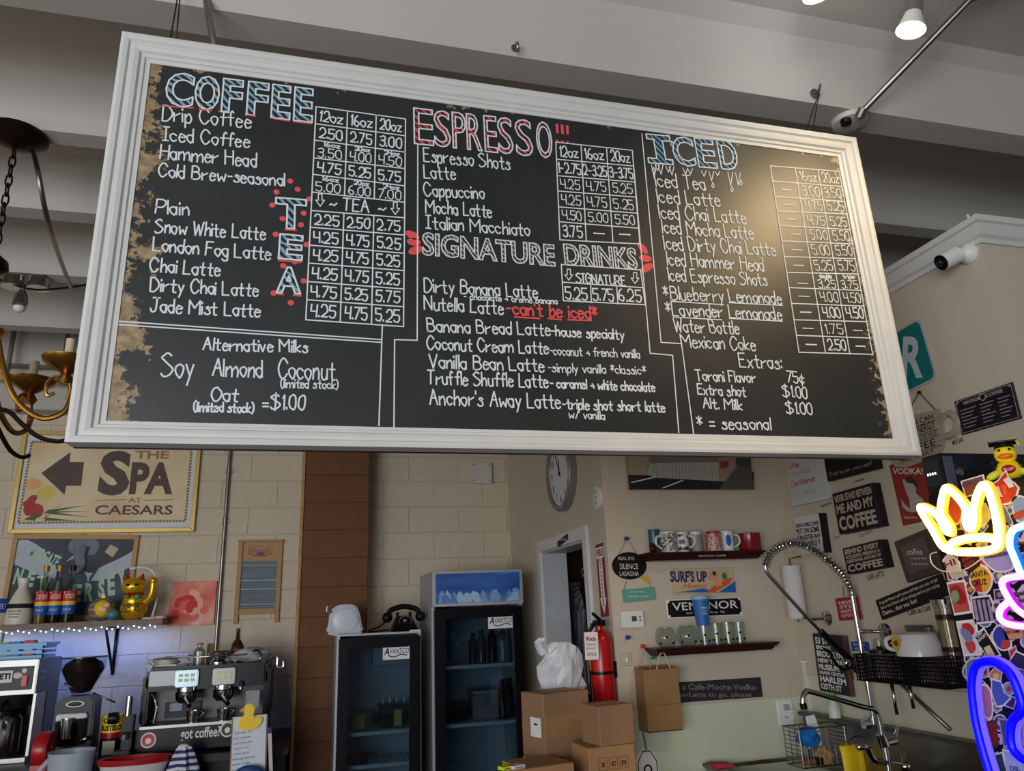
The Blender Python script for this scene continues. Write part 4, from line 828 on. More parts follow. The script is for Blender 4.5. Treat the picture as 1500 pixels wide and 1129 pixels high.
tw.add(V, [(j * n + i, (j + 1) * n + i, (j + 1) * n + (i + 1) % n, j * n + (i + 1) % n) for j in range(8) for i in range(n)], True); tw.add(V[:n], [list(range(n))]); tw.build('cloth', ramp_mat('navy_stripes', [(.45, (40, 52, 110)), (.55, (205, 208, 215))], 'wave', 9, .9, axis='Z', dist=2), t); B().ball((0, 0, hb), .03, .018, .015).build('gathered_top', mat('stripe_white', (205, 208, 215), .9), t)
fc = ('b', 1, 4.72)
f = Face(fc, (341, 1050), (394, 1044), (388, 1150), (333, 1158), 'clipboard', 'clipboard with a handwritten list held by a yellow duck clip', 'clipboard', .006)
f.slab('backing_board', mat('hardboard', (140, 100, 62), .6)); B().box(-f.w / 2 + .008, f.w / 2 - .008, -f.h / 2, f.h / 2 - .002, .006, .0085).build('paper', mat('list_paper', (206, 214, 226), .7, var=.02), f.t)
random.seed(5)
rows = ['Thursday 10/1', 'oat creamer', 'cold brew lids', 'napkins', 'straw pack', 'hand soap and towels', 'paper bags', 'oat milk', 'decaf beans', 'syrup pump', 'vanilla']
script(f.t, mat('ink_grey', (96, 104, 130), .7), [(s, (-f.w * .42, f.h / 2 - .09 - i * .026), (-f.w * .42 + f.w * (.3 + .03 * len(s) * .5), f.h / 2 - .086 - i * .026), .011) for i, s in enumerate(rows)], .0088, .0016)
p = f.loc(366, 1042)
dk = [(-.05, -.05), (.02, -.062), (.062, -.035), (.068, .0), (.03, .0), (.022, .02), (.028, .05), (.0, .075), (-.03, .06), (-.028, .02), (-.055, -.005)]
B().prism([tuple(v[:2]) for v in cat_rom([(p.x + a, p.y - .03 + b_, 0) for a, b_ in dk], 3, True)], .009, .024).build('duck_clip', YEL, f.t, .004); B().prism([(p.x - .03, p.y), (p.x - .055, p.y + .012), (p.x - .032, p.y + .03)], .01, .022).build('duck_bill', mat('bill_orange', (236, 120, 24), .4), f.t)
f = Face(fc, (396, 1065), (401, 1064), (397, 1150), (391, 1152), 'paper_pad', 'narrow pad of pink and white papers right of the clipboard', 'paper pad', .004); f.slab('sheets', mat('pink_paper', (200, 186, 206), .7)); B().box(-f.w / 2, f.w / 2, f.h / 2 - .03, f.h / 2, .004, .006).build('binding', mat('pad_blue', (40, 50, 120), .6), f.t)
t = thing('round_tray', 'dark blue round tray leaning before the clipboard at the bottom edge', 'tray', (PY(364, 1135, 4.66).x, 4.66, PY(364, 1138, 4.66).z)); B().ball((0, 0, 0), .085, .02, .062, 20).build('disc', mat('lid_blue', (30, 64, 120), .35), t); B().ball((.0, -.02, -.01), .012, .012, .012, 10).build('knob', STEEL, t)
YQ = PY(410, 1085, YB - .01)
f = Face('back', (404, 1080), (420, 1077), (420, 1092), (404, 1095), 'wall_outlet', 'grey wall outlet with plugged cord low beside the brown pillar', 'outlet', .012); f.slab('plate', mat('plate_grey', (150, 146, 138), .5)); B().box(-.02, .02, -.02, .025, .012, .04).build('plug', PAPER, f.t, .004); B().tube([(.015, 0, .03), (.05, -.05, .03), (.06, -.2, .02), (.055, -.5, .02)], .006, 6, smooth=4).build('cord', mat('cord_grey', (140, 140, 140), .6), f.t)
# ================================================================== glass door coolers
def cooler(name, label, px0, px1, pytop, Y, header=None, D=.56):
    ym = 1020
    x0, x1 = PY(px0, ym, Y).x, PY(px1, ym, Y).x; zt = PY((px0 + px1) / 2, pytop, Y).z
    t = thing(name, label, 'cooler', ((x0 + x1) / 2, Y, 0)); w2 = (x1 - x0) / 2
    INN = mat('cooler_inside', (150, 166, 176), .5); SIL = mat('cooler_silver', (176, 180, 186), .4, .3); zd = zt
    if header: zd = PY((px0 + px1) / 2, header, Y).z
    B().box(-w2, -w2 + .02, .0, D, .0, zt).box(w2 - .02, w2, .0, D, 0, zt).build('side_wall', SIL, t)
    B().box(-w2 + .02, w2 - .02, D - .02, D, 0, zt).build('back_wall', INN, t); B().box(-w2, w2, 0, D, zt, zt + .012).build('top_panel', SIL, t); B().box(-w2 + .02, w2 - .02, 0, D - .02, 0, .12).build('bottom_plinth', BLACK, t)
    B().box(-w2 + .02, -w2 + .024, .03, D - .02, .12, zd - .05).box(w2 - .024, w2 - .02, .03, D - .02, .12, zd - .05).box(-w2 + .024, w2 - .024, .03, D - .02, zd - .06, zd - .05).build('inner_liner', INN, t)
    fr = .068
    for a, b_, c_, d_ in ((-w2 + .012, -w2 + .012 + fr, .13, zd - .012), (w2 - .012 - fr, w2 - .012, .13, zd - .012), (-w2 + .012 + fr, w2 - .012 - fr, zd - .012 - fr, zd - .012), (-w2 + .012 + fr, w2 - .012 - fr, .13, .13 + fr)):
        B().box(a, b_, -.05, -.005, c_, d_).build('door_rail', mat('door_black', (14, 13, 18), .3, var=.05), t, .006)
    B().box(-w2 + .012 + fr, w2 - .012 - fr, -.03, -.024, .13 + fr, zd - .012 - fr).build('door_glass', thin_glass('cooler_glass', (206, 216, 222), .03), t)
    B().box(w2 - .012 - fr - .17, w2 - .012 - fr + .005, -.034, -.0305, zd - .012 - fr - .075, zd - .012 - fr + .012).build('logo_plate', PAPER, t)
    ox = w2 - .012 - fr - .165; oz = zd - .012 - fr - .04
    o = letters(t, mat('logo_teal', (36, 70, 110), .5), [('VANTCO', ox + .035, oz, .125, .032, .01, .15)], 0); o.rotation_euler = (math.pi / 2, 0, 0); o.location = (0, -.0346, 0)
    o = letters(t, BLACKP, [('A', ox + .002, oz - .004, .034, .042, .03, .2)], 0); o.rotation_euler = (math.pi / 2, 0, 0); o.location = (0, -.0346, 0)
    sb = B().rib([tuple(v[:2]) for v in cat_rom([(ox + .03, oz + .005, 0), (ox + .04, oz - .015, 0), (ox + .07, oz - .018, 0), (ox + .11, oz - .006, 0), (ox + .15, oz - .012, 0)], 5)], .006, 0).build('logo_swash', BLACKP, t); sb.rotation_euler = (math.pi / 2, 0, 0); sb.location = (0, -.0346, 0)
    if header:
        B().box(-w2, w2, -.05, 0, zd, zt + .012).build('header_box', SIL, t, .004)
        m = ramp_mat('header_ice', [(.3, (24, 62, 140)), (.5, (46, 104, 186)), (.62, (150, 190, 225)), (.75, (60, 120, 200))], scale=7, detail=9, dist=1.2); B().box(-w2 + .022, w2 - .022, -.0525, -.05, zd + .02, zt - .004).build('header_print', ramp_mat('header_sky', [(.35, (22, 62, 146)), (.6, (48, 104, 186)), (.75, (120, 170, 220))], scale=2.5, detail=3, stretch=(1, 1, 4)), t)
        random.seed(11)
        for i in range(44):
            cx = -w2 + .05 + (2 * w2 - .1) * random.random(); hh = (zt - zd) * random.uniform(.1, .4); pl = [(cx - .03, zd + .022), (cx + .03, zd + .022), (cx + random.uniform(.0, .028), zd + .022 + hh * .8), (cx - .005, zd + .022 + hh), (cx - random.uniform(.01, .03), zd + .022 + hh * .7)]
            o = B().flat(pl, 0).build('ice_print', mat('ice%d' % (i % 3), [(120, 160, 206), (160, 190, 222), (84, 128, 190)][i % 3], .5, var=.3, scale=40), t); o.rotation_euler = (math.pi / 2, 0, 0); o.location = (0, -.0528 - i * 2e-5, 0)
    return t, w2, zd
def rack(t, w2, z):
    b = B().box(-w2 + .03, w2 - .03, .06, .075, z, z + .022)
    for i in range(12): x = -w2 + .05 + (2 * w2 - .1) * i / 11; b.box(x - .003, x + .003, .075, .43, z + .012, z + .018)
    b.build('wire_shelf', mat('shelf_white', (176, 190, 198), .4), t)
YF1 = 5.12
t1, w1, zd1 = cooler('drinks_cooler', 'short black glass door cooler with telephone on top beside the pillar', 491, 617, 929, YF1, D=.47)
for y in (1075, 1123): rack(t1, w1, PY(555, y, YF1 + .07).z)
B().box(-.02, w1 - .03, .26, .44, zd1 - .2, zd1 - .07).build('evaporator', mat('evap_blue', (130, 160, 180), .4), t1)
t2, w2_, zd2 = cooler('display_cooler', 'tall glass door display cooler with blue ice header', 633, 770, 838, 5.16, header=886)
for y in (977, 1062): rack(t2, w2_, PY(705, y, 5.23).z)
def jar(name, label, c, base, r, h, m, capm=None, group=None):
    t = thing(name, label, 'jar' if 'jar' in name else 'bottle', base, group=group); B().lathe([(0, 0), (r, 0), (r, h * .7), (r * .55, h * .82), (r * .5, h * .9)], n=14).build('body', m, t); B().lathe([(r * .6, h * .88), (r * .6, h), (0, h)], n=14).build('cap', capm or BLACK, t); return t
def inz(t, py, px, Y): return PY(px, py, Y).z + .022
z = PY(555, 1075, YF1 + .07).z + .023
for i, (px, nm, c, w, h, d) in enumerate([(527, 'dark food tub with yellow label on the cooler shelf', (60, 54, 46), .15, .1, .2), (577, 'black food tray with green label on the cooler shelf', (30, 30, 34), .17, .12, .2)]):
    t = thing('food_tub', nm, 'food tub', (PY(px, 1070, YF1 + .14).x, YF1 + .14, z)); B().box(-w / 2, w / 2, 0, d, 0, h).build('tub', mat('tub%d' % i, c, .4), t, .008); B().box(-.05 + .05 * i, .03 + .02 * i, -.002, .0, .01, h * .9).build('label', mat('label_lime', (150, 170, 70), .6) if i else mat('label_olive', (140, 128, 56), .6), t)
t = thing('egg_tray', 'tray of small clear cups stacked on the black food tray', 'tray', (PY(577, 1045, YF1 + .15).x, YF1 + .15, z + .121)); B().box(-.1, .1, 0, .16, 0, .02).build('tray', BLACK, t)
for i in range(4): B().lathe([(.018, .02), (.022, .055), (.019, .055), (.015, .024)], (-.07 + i * .045, .04, 0), n=12).build('clear_cup', GLASS, t)
z = PY(555, 1123, YF1 + .07).z + .023
t = thing('cup_stack', 'dark bowl of clear lids on the lower shelf of the short cooler', 'bowl', (PY(523, 1120, YF1 + .15).x, YF1 + .15, z)); B().lathe([(0, 0), (.07, 0), (.085, .05), (.08, .05), (.06, .01), (0, .01)]).build('bowl', BLACK, t); B().ball((-.03, 0, .06), .03).ball((.025, -.01, .06), .032).build('clear_lids', GLASS, t)
z = PY(705, 977, 5.23).z + .023
for i, (px, h, c) in enumerate([(693, .2, (50, 48, 52)), (706, .22, (70, 66, 70)), (722, .24, (40, 40, 48)), (738, .2, (90, 100, 110))]): jar('drink_bottle', ['slim dark bottle leftmost on the top cooler shelf', 'grey bottle second on the top cooler shelf', 'tallest dark bottle on the top cooler shelf', 'wide pale bottle at the right of the top cooler shelf'][i], 0, (PY(px, 975, 5.35).x, 5.35, z), .03 if i < 3 else .05, h, mat('drink%d' % i, c, .2))
z = PY(705, 1062, 5.23).z + .023
t = thing('milk_crate', 'pale plastic tub standing in the middle of the lower cooler shelf', 'tub', (PY(715, 1060, 5.36).x, 5.36, z)); B().box(-.1, .1, 0, .18, .0, .16).build('tub', mat('tub_grey', (120, 122, 120), .5), t, .01); B().box(-.11, .11, -.01, .19, .16, .18).build('lid', mat('lid_grey', (140, 146, 146), .5), t, .005)
for i, px in enumerate((738, 747)): jar('drink_bottle', ['dark wine bottle beside the pale tub in tall cooler', 'dark wine bottle nearest the right wall of tall cooler'][i], 0, (PY(px, 1060, 5.3 + .06 * i).x, 5.3 + .06 * i, z), .034, .25, mat('wine_dark', (22, 22, 26), .12))
t = thing('food_box', 'dark low box on the left of the lower cooler shelf', 'box', (PY(668, 1060, 5.34).x, 5.34, z)); B().box(-.08, .08, 0, .2, 0, .09).build('carton', mat('box_dark', (34, 32, 34), .5), t, .004); B().box(-.08, .08, 0, .2, .09, .1).build('lid', mat('box_brown', (92, 80, 72), .6), t, .003)
# telephone and dispenser on the short cooler
zc1 = PY(554, 929, YF1).z + .012
t = thing('rotary_telephone', 'old black rotary telephone on top of the short cooler', 'telephone', (PY(592, 927, YF1 + .14).x, YF1 + .14, zc1))
B().hexa([(-.09, -.09, 0), (.09, -.09, 0), (.09, .09, 0), (-.09, .09, 0)][::-1], [(-.04, -.03, .1), (.04, -.03, .1), (.05, .07, .1), (-.05, .07, .1)][::-1]).build('base', BLACK, t, .008); B().box(-.05, -.035, .0, .05, .09, .125).box(.035, .05, .0, .05, .09, .125).build('cradle', BLACK, t)
k = B(); k.T = Matrix.Translation((0, -.062, .062)) @ Matrix.Rotation(math.radians(30), 4, 'X'); k.tube([(.04 * math.cos(a), 0, .04 * math.sin(a)) for a in [i * math.pi / 10 for i in range(20)]], .008, 6, True); k.ball((0, 0, 0), .018, .006, .018); k.build('dial', STEEL, t)
B().tube([(-.11, .02, .1), (-.085, .02, .14), (0, .02, .16), (.085, .02, .14), (.11, .02, .1)], .018, 10, smooth=4).ball((-.112, .01, .092), .036, .03, .034).ball((.112, .01, .092), .036, .03, .034).build('handset', BLACK, t); B().tube([(-.11, .0, .08), (-.16, .0, .04), (-.24, .0, .008), (-.18, -.02, .008), (-.1, -.02, .012)], .006, 6, smooth=5).build('cord', BLACK, t)
t = thing('napkin_dispenser', 'rounded pale grey paper dispenser at the left on the short cooler', 'dispenser', (PY(507, 928, YF1 + .1).x, YF1 + .1, zc1))
B().prism([tuple(v[:2]) for v in cat_rom([(-.11, 0, 0), (.09, 0, 0), (.095, .06, 0), (.06, .17, 0), (-.04, .185, 0), (-.1, .15, 0), (-.115, .07, 0)], 4, True)], -.13, .05).build('housing', mat('dispenser_grey', (186, 194, 206), .35), t, .012).rotation_euler = (math.pi / 2, 0, 0)
B().ball((-.01, -.05, .085), .085, .012, .08, 20).build('round_door', mat('dispenser_pale', (204, 210, 220), .3), t); B().tube([(-.1, -.05, .14), (-.13, -.05, .15), (-.125, -.05, .18)], .007, 6, smooth=3).build('hook', STEEL, t)
t = thing('paper_slip', 'small white slip of paper at the right on the short cooler', 'paper', (PY(608, 926, YF1 + .03).x, YF1 + .03, zc1)); B().box(-.035, .035, -.02, .02, 0, .008).build('sheet', PAPER, t); B().box(-.035, .035, -.021, -.02, 0.001, .004).build('edge', mat('list_paper'), t)
def facet_bag(t, rx, ry, rz, m):
    rnd = random.Random(4); b = B(); b.ball((0, 0, rz), rx, ry, rz, 18)
    seen = {}
    for v in b.v:
        k = tuple(round(c, 5) for c in v)
        if k not in seen: seen[k] = 1 + rnd.uniform(-.22, .2)
        q = seen[k]; v.x *= q; v.y *= q; v.z = max(0, v.z * (.9 + .1 * q))
    b.s = [False] * len(b.f); return b.build('bag_body', m, t)
# ================================================================== door wall and alcove
f0 = wp('door', 816, 693, .05); rc = (f0.z - wp('door', 817, 749, .05).z)
t = thing('wall_clock', 'round wall clock with thick grey rim above the closet door', 'clock', M=wframe('door', Vector((XD, f0.y, f0.z))))
B().lathe([(rc, .001), (rc, .045), (rc - .006, .052), (rc * .87, .05), (rc * .86, .03)], n=48).build('rim', mat('clock_rim', (140, 136, 134), .35, .5), t); B().lathe([(rc * .88, .001), (rc * .88, .032), (0, .032)], n=48).build('dial', mat('clock_dial', (206, 212, 222), .4), t)
for i in range(12):
    a = math.pi / 2 - (i + 1) * math.pi / 6; s = str(i + 1); h_ = rc * .2; w_ = h_ * .55 * len(s); letters(t, BLACKP, [(s, rc * .68 * math.cos(a) - w_ / 2, rc * .68 * math.sin(a) - h_ / 2, w_, h_)], .0335, 'numeral')
B().rib([(0.01, -.02), (-rc * .3, rc * .62)], .008, .036).build('minute_hand', BLACKP, t); B().rib([(0, -.01), (-.01, rc * .4)], .01, .035).build('hour_hand', BLACKP, t); B().lathe([(.012, .033), (.012, .04), (0, .04)]).build('hub', BLACKP, t)
p = wp('door', 872, 728, .02); r_ = p.z - wp('door', 874, 745, .02).z
t = thing('smoke_detector', 'small round white disc on the wall right of the clock', 'detector', M=wframe('door', Vector((XD, p.y, p.z)))); B().lathe([(r_, .001), (r_, .014), (r_ * .8, .022), (0, .024)], n=32).build('cover', mat('detector_white', (206, 212, 206), .4), t)
for y_ in (.03, 0, -.03): B().lathe([(.006, .022), (.006, .026), (0, .026)], (0.01, y_, 0), n=10).build('dot', mat('dot_grey', (110, 116, 110), .5), t)
f = Face(('r', 0, XD - .023), (815.5, 789.5), (831, 784.5), (832, 792.5), (817, 797.5), 'door_plaque', 'tiny black plaque on the top of the door frame', 'plaque', .004); f.slab('plate', BLACKP, .001); txt(f, CREAMC, [('PRIVATE', 818, 788, 830, 791.5)], .0045)
f = Face('door', (872, 797.5), (883, 794), (892, 902), (880, 903), 'fire_extinguisher_sign', 'tall red and white fire extinguisher arrow sign beside the closet', 'sign', .004); f.slab('plate', mat('sign_red', (140, 30, 46), .5), .001)
w2, h2 = f.w / 2, f.h / 2
B().flat([(-w2 * .45, h2 * .6), (w2 * .45, h2 * .6), (w2 * .45, -h2 * .5), (w2 * .8, -h2 * .5), (0, -h2 * .95), (-w2 * .8, -h2 * .5), (-w2 * .45, -h2 * .5)], .0045).build('arrow', WHITEP, f.t); B().box(-w2 * .95, w2 * .95, h2 * .6, h2 * .9, .004, .0046).build('banner', WHITEP, f.t)
letters(f.t, mat('sign_red'), [('FIRE', -w2 * .85, h2 * .65, w2 * 1.7, h2 * .2, .03)], .0052); 
for i, ch in enumerate('EXTINGUISHER'): letters(f.t, BLACKP, [(ch, -w2 * (.08 if ch == 'I' else .2), h2 * .5 - i * h2 * .11, w2 * (.16 if ch == 'I' else .4), h2 * .075, .02)], .0052)
# extinguisher
p = at(880, 950, 0, XD - .075); zt_ = at(880, 922, 0, XD - .075).z; zb_ = at(884, 1040, 0, XD - .075).z
t = thing('fire_extinguisher', 'red fire extinguisher with white inspection tag hanging by the corner', 'extinguisher', (XD - .075, p.y, zb_)); h_ = zt_ - zb_
B().lathe([(0, 0), (.055, 0), (.06, .01), (.06, h_ - .05), (.045, h_ - .015), (.02, h_), (.02, h_ + .02)], n=24).build('cylinder', mat('extinguisher_red', (176, 18, 22), .25), t); B().box(-.025, .025, -.03, .03, h_ + .02, h_ + .05).tube([(0, -.02, h_ + .05), (-.05, -.05, h_ + .085)], .009, 6).tube([(0, -.02, h_ + .04), (-.06, -.05, h_ + .03)], .008, 6).build('valve', BLACK, t)
B().lathe([(.0605, h_ * .45), (.0615, h_ * .47), (.0605, h_ * .49)], n=24).build('strap', BLACK, t); B().box(.055, .074, -.02, .02, h_ * .4, h_ * .6).build('wall_bracket', BLACK, t); B().tube([(-.02, .02, h_ + .03), (-.06, .03, h_ - .05), (-.065, .03, h_ - .3)], .01, 8, smooth=4).build('hose', BLACK, t)
B().box(-.06, -.05, .02, .055, h_ - .2, h_ - .05).build('yellow_label', mat('label_gold', (214, 180, 40), .5), t)
f = Face(('b', 1, p.y - .066), (856, 926), (876, 924), (877, 965), (857, 966), 'inspection_tag', 'white inspection tag with red print dated 2023 on the extinguisher', 'tag', .002); f.slab('card', PAPER, .0); txt(f, REDP, [('Rich', 859, 932, 873, 938, .04), ('2023', 860, 955, 873, 959.5, .02)], .0024); txt(f, BTXT, [('INSPECTED', 859, 942, 873, 945), ('SERVICE', 859, 948, 871, 950.5)], .0024)
# closet contents
yr = (dl + dr) / 2; zr_ = PX(840, 846, XD + .4).z
t = thing('clothes_rod', 'pale closet rod inside the dark doorway', 'rod', (XD + .5, yr, zr_)); B().cyl((-.33, .1, 0), (.6, .1, 0), .016, n=10).build('rod', mat('rod_wood', (130, 104, 80), .5), t); B().lathe([(.03, -.33), (.03, -.315), (0, -.315)], (0, .1, 0), 0).build('socket', STEEL, t)
t = thing('hanging_shirt', 'grey striped shirt hanging inside the closet doorway', 'shirt', (PX(842, 900, XD + .32).x, PX(842, 900, XD + .32).y, PX(842, 1010, XD + .32).z)); hs = zr_ - .04 - t.location.z
s_ = B(); V = []; n = 20; zz = [0, .25, .5, .7, .85, .95, 1.0]; rx = [.2, .19, .18, .17, .13, .06, .03]
for z_, r0 in zip(zz, rx):
    for i in range(n): a = 2 * math.pi * i / n; k = 1 + .12 * math.cos(6 * a + z_ * 2); V.append((.05 * k * math.sin(a), r0 * k * math.cos(a), z_ * hs))
s_.add(V, [(j * n + i, j * n + (i + 1) % n, (j + 1) * n + (i + 1) % n, (j + 1) * n + i) for j in range(6) for i in range(n)], True); s_.build('shirt_body', ramp_mat('shirt_stripe', [(.3, (70, 66, 76)), (.7, (120, 116, 128))], 'wave', 12, .9, axis='Y', dist=1), t); B().tube([(0, 0, hs), (0, 0.01, hs + .05), (0, -.02, hs + .07)], .004, 5, smooth=3).build('hanger_hook', STEEL, t)
# boxes, cart beneath them
def yawbox(name, label, cat, px, pyb, pyt, Y, w_, d_, deg, m=CARD, z=None):
    b_ = PY(px, pyb, Y); h_ = PY(px, pyt, Y).z - (b_.z if z is None else z)
    t = thing(name, label, cat, (b_.x, Y, b_.z if z is None else z), math.radians(deg)); B().box(0, w_, 0, d_, 0, h_).build('box_shell', m, t, .003); return t, h_
CARD2 = mat('cardboard_light', (164, 122, 84), .8, var=.08); TAPE = mat('packing_tape', (158, 124, 84), .3)
ZK = PY(800, 1113, 3.62).z; zlo = ZK - .16
ck = thing('storage_cart', 'low cart under the stacked cartons at the bottom edge', 'cart', (1.3, 3.5, 0)); B().box(-.4, .36, -.32, .3, zlo - .03, zlo - .001).build('top', STEEL, ck, .004)
for x_ in (-.37, .33):
    for y_ in (-.29, .27): B().box(x_ - .02, x_ + .02, y_ - .02, y_ + .02, .001, zlo - .03).build('leg', STEEL, ck)
big, hbg = yawbox('carton', 'largest brown carton with white shipping label leaning atop the pile', 'box', 800, 1113, 1016, 3.58, .262, .2, 16)
B().box(0.001, .261, -.001, .0, hbg * .32, hbg * .64).build('tape', TAPE, big); B().box(.0, .262, .098, .104, hbg, hbg + .001).build('top_seam', TAPE, big); B().box(-.001, 0, .03, .12, hbg * .32, hbg * .62).build('shipping_label', PAPER, big); B().box(-.0016, -.001, .06, .09, hbg * .5, hbg * .53).build('label_print', BLACKP, big)
big.rotation_euler.x = 0
lo, hl = yawbox('carton', 'low carton holding yellow notes at the bottom left of the pile', 'box', 748, 1165, 1110, 3.56, .235, .24, 10, CARD2, zlo); B().box(.1, .16, -.001, 0, hl * .3, hl * .72).build('black_print', BLACKP, lo); o = letters(lo, WHITEP, [('0', .118, hl * .36, .024, hl * .3)], 0); o.rotation_euler = (math.pi / 2, 0, 0); o.location = (0, -.0015, 0)
lo.location.y = 3.3
for i, (px, m_, l_) in enumerate(((741, mat('note_yellow', (206, 226, 40), .6), 'yellow sticky note on the low carton'), (756, PAPER, 'white card lying on the low carton'))):
    t = thing('note_card', l_, 'note', (PY(px, 1104, 3.34).x, 3.34, zlo + hl), .4); B().box(-.03, .03, -.02, .02, 0, .012).build('sheet', m_, t).rotation_euler = (.0, .0, 0); B().box(-.02, .02, -.0205, -.02, .003, .006).build('print_line', BTXT, t)
sp, hsp = yawbox('carton', 'plain carton directly underneath the largest brown carton', 'box', 800, 1165, 1113.4, 3.58, .18, .19, 16, CARD2, zlo); B().box(0.001, .179, -.001, .0, hsp * .3, hsp * .5).build('tape', TAPE, sp)
mg = thing('magazine_stack', 'stack of grey magazines between the two bottom cartons', 'magazines', (PY(845, 1130, 3.36).x, 3.36, zlo), .05)
for i in range(6): B().box(-.06, .045, -.08, .06, i * .024, i * .024 + .02).build('magazine', [mat('mag_grey', (120, 128, 134), .5), mat('mag_dark', (50, 52, 60), .5)][i % 2], mg, .001)
lr, hr_ = yawbox('carton', 'bottom right carton printed with small square marks', 'box', 866, 1165, 1095, 3.37, .225, .2, 3, CARD2, zlo)
for i, s in enumerate('xcn'): o = letters(lr, mat('carton_ink', (60, 44, 30), .7), [(s, .055 + i * .05, hr_ * .66, .022, .026, .03)], 0); o.rotation_euler = (math.pi / 2, 0, 0); o.location = (0, -.0015, 0); B().tube([(.046 + i * .05, -.001, hr_ * .66 - .012), (.086 + i * .05, -.001, hr_ * .66 - .012), (.086 + i * .05, -.001, hr_ * .66 + .036), (.046 + i * .05, -.001, hr_ * .66 + .036)], .001, 4, True).build('ink_square', mat('carton_ink'), lr)
sm, hsm = yawbox('carton', 'plain small carton stacked on the marked carton beside the paper bag', 'box', 880, 1092, 1034, 3.37, .18, .17, 8, CARD, zlo + hr_ + .0005); B().box(0, .19, .08, .09, hsm, hsm + .001).build('top_seam', TAPE, sm)
sm.location.z = zlo + hr_ + .0005
p = PY(848, 1030, 3.75); t = thing('plastic_bag', 'crumpled white plastic bag on the cartons before the closet', 'bag', (p.x - .025, 3.9, big.location.z + hbg * .72)); facet_bag(t, .12, .075, .15, mat('bag_white', (206, 212, 220), .3, var=.1)); B().tube([(-.1, 0, .25), (-.13, -.02, .3), (-.1, -.03, .31)], [.03, .012], 6, smooth=3).build('knot', mat('bag_white'), t)
# wall things on the alcove
def pin(px, py, col, label, wall='alcove'):
    q = wp(wall, px, py, .02); k = WALLS[wall]; q = q - AX[k[0]][2] * .02 if False else q
    t = thing('push_pin', label, 'push pin', M=wframe(wall, q - AX[k[0]][2] * .02)); m_ = mat('pin_' + col[0], col[1], .35); B().lathe([(.010, .006), (.012, .008), (.006, .012), (.006, .022), (.010, .025), (.010, .03), (0, .031)], n=12).build('head', m_, t); B().cyl((0, 0, .001), (0, 0, .008), .0015, n=6).build('needle', STEEL, t)
PB, PR, PG = ('blue', (30, 50, 150)), ('red', (206, 40, 36)), ('green', (20, 130, 80))
pin(918, 788, PB, 'blue push pin holding the oval black sign'); pin(920, 933, PB, 'lone blue push pin below the thermostat'); pin(942, 946, PR, 'red push pin above the paper bag'); pin(957, 962, PG, 'green push pin behind the bag handles')
f = Face('alcove', (897, 808), (947, 808), (947, 848), (897, 848), 'oval_sign', 'oval black hanging sign about silence and lasagna', 'sign', .008, straight=True)
B().prism([(f.w / 2 * math.cos(a), f.h / 2 * math.sin(a)) for a in [i * math.pi / 20 for i in range(40)]], .001, .008).build('board', BLACKP, f.t, .001)
txt(f, CREAMC, [('REAL EYE', 906, 815, 929, 819.5), ('SILENCE', 908, 825, 935, 833), ('LASAGNA', 908, 836, 936, 843)], .0086); a = f.loc(918, 789); B().tube([(-f.w * .33, f.h * .36, .004), (a.x, a.y, .016), (f.w * .25, f.h * .42, .004)], .0015, 4).build('twine', mat('twine', (150, 124, 90), .9), f.t)
f = Face('alcove', (911, 863), (959, 859), (961, 877), (914, 882), 'teal_plaque', 'small teal hanging plaque under the oval sign', 'plaque', .012); f.slab('board', mat('teal_paint', (92, 158, 142), .5, var=.12)); txt(f, CREAMC, [('good vibes', 924, 864, 945, 868), ('always here', 920, 871, 950, 875)], .0126); a = f.loc(918, 851); b_ = f.loc(952, 853); B().tube([(-f.w * .45, f.h * .45, .006), (a.x, a.y, .006)], .002, 4).tube([(f.w * .4, f.h * .5, .006), (b_.x, b_.y, .006)], .002, 4).build('hanging_cord', mat('twine'), f.t)
B().prism(lp(f, [(939, 845), (944, 842), (955, 850), (950, 854)]), .002, .008).build('yellow_ribbon', mat('ribbon_yellow', (206, 160, 30), .6), f.t)
f = Face('alcove', (911, 895), (943, 894), (944, 918), (912, 919), 'thermostat', 'white wall thermostat with small grey screen', 'thermostat', .025, straight=True); f.slab('housing', WHITE, .005); B().box(-f.w * .06, f.w * .16, -f.h * .12, f.h * .2, .025, .026).build('screen', mat('lcd_grey', (70, 76, 74), .3), f.t)
for y_ in (.12, -.08): B().ell(f.w * .32, f.h * y_, .006, .006, .0256, 10).build('button', mat('dot_grey'), f.t)
f = Face('alcove', (908, 956), (925, 955), (926, 974), (909, 975), 'switch_plate', 'plain painted light switch plate left of the paper bag', 'switch', .006, straight=True); f.slab('plate', mat('switch_beige', (186, 176, 160), .5)); B().box(-.005, .005, -.012, .012, .006, .02).build('toggle', PAPER, f.t)
f = Face('alcove', (917, 640), (1098, 640), (1104, 716), (922, 716), 'street_photo', 'canvas photo of a parking lot and white fence under the menu board', 'canvas print', .03, straight=True); f.slab('canvas', mat('photo_sand', (150, 132, 112), .6, var=.3, scale=4))
def ph(pts, c, nm, z=.0305): B().flat(lp(f, pts), z).build(nm, mat('photo_%d_%d' % (pts[0][0], pts[0][1]), c, .6, var=.15), f.t)
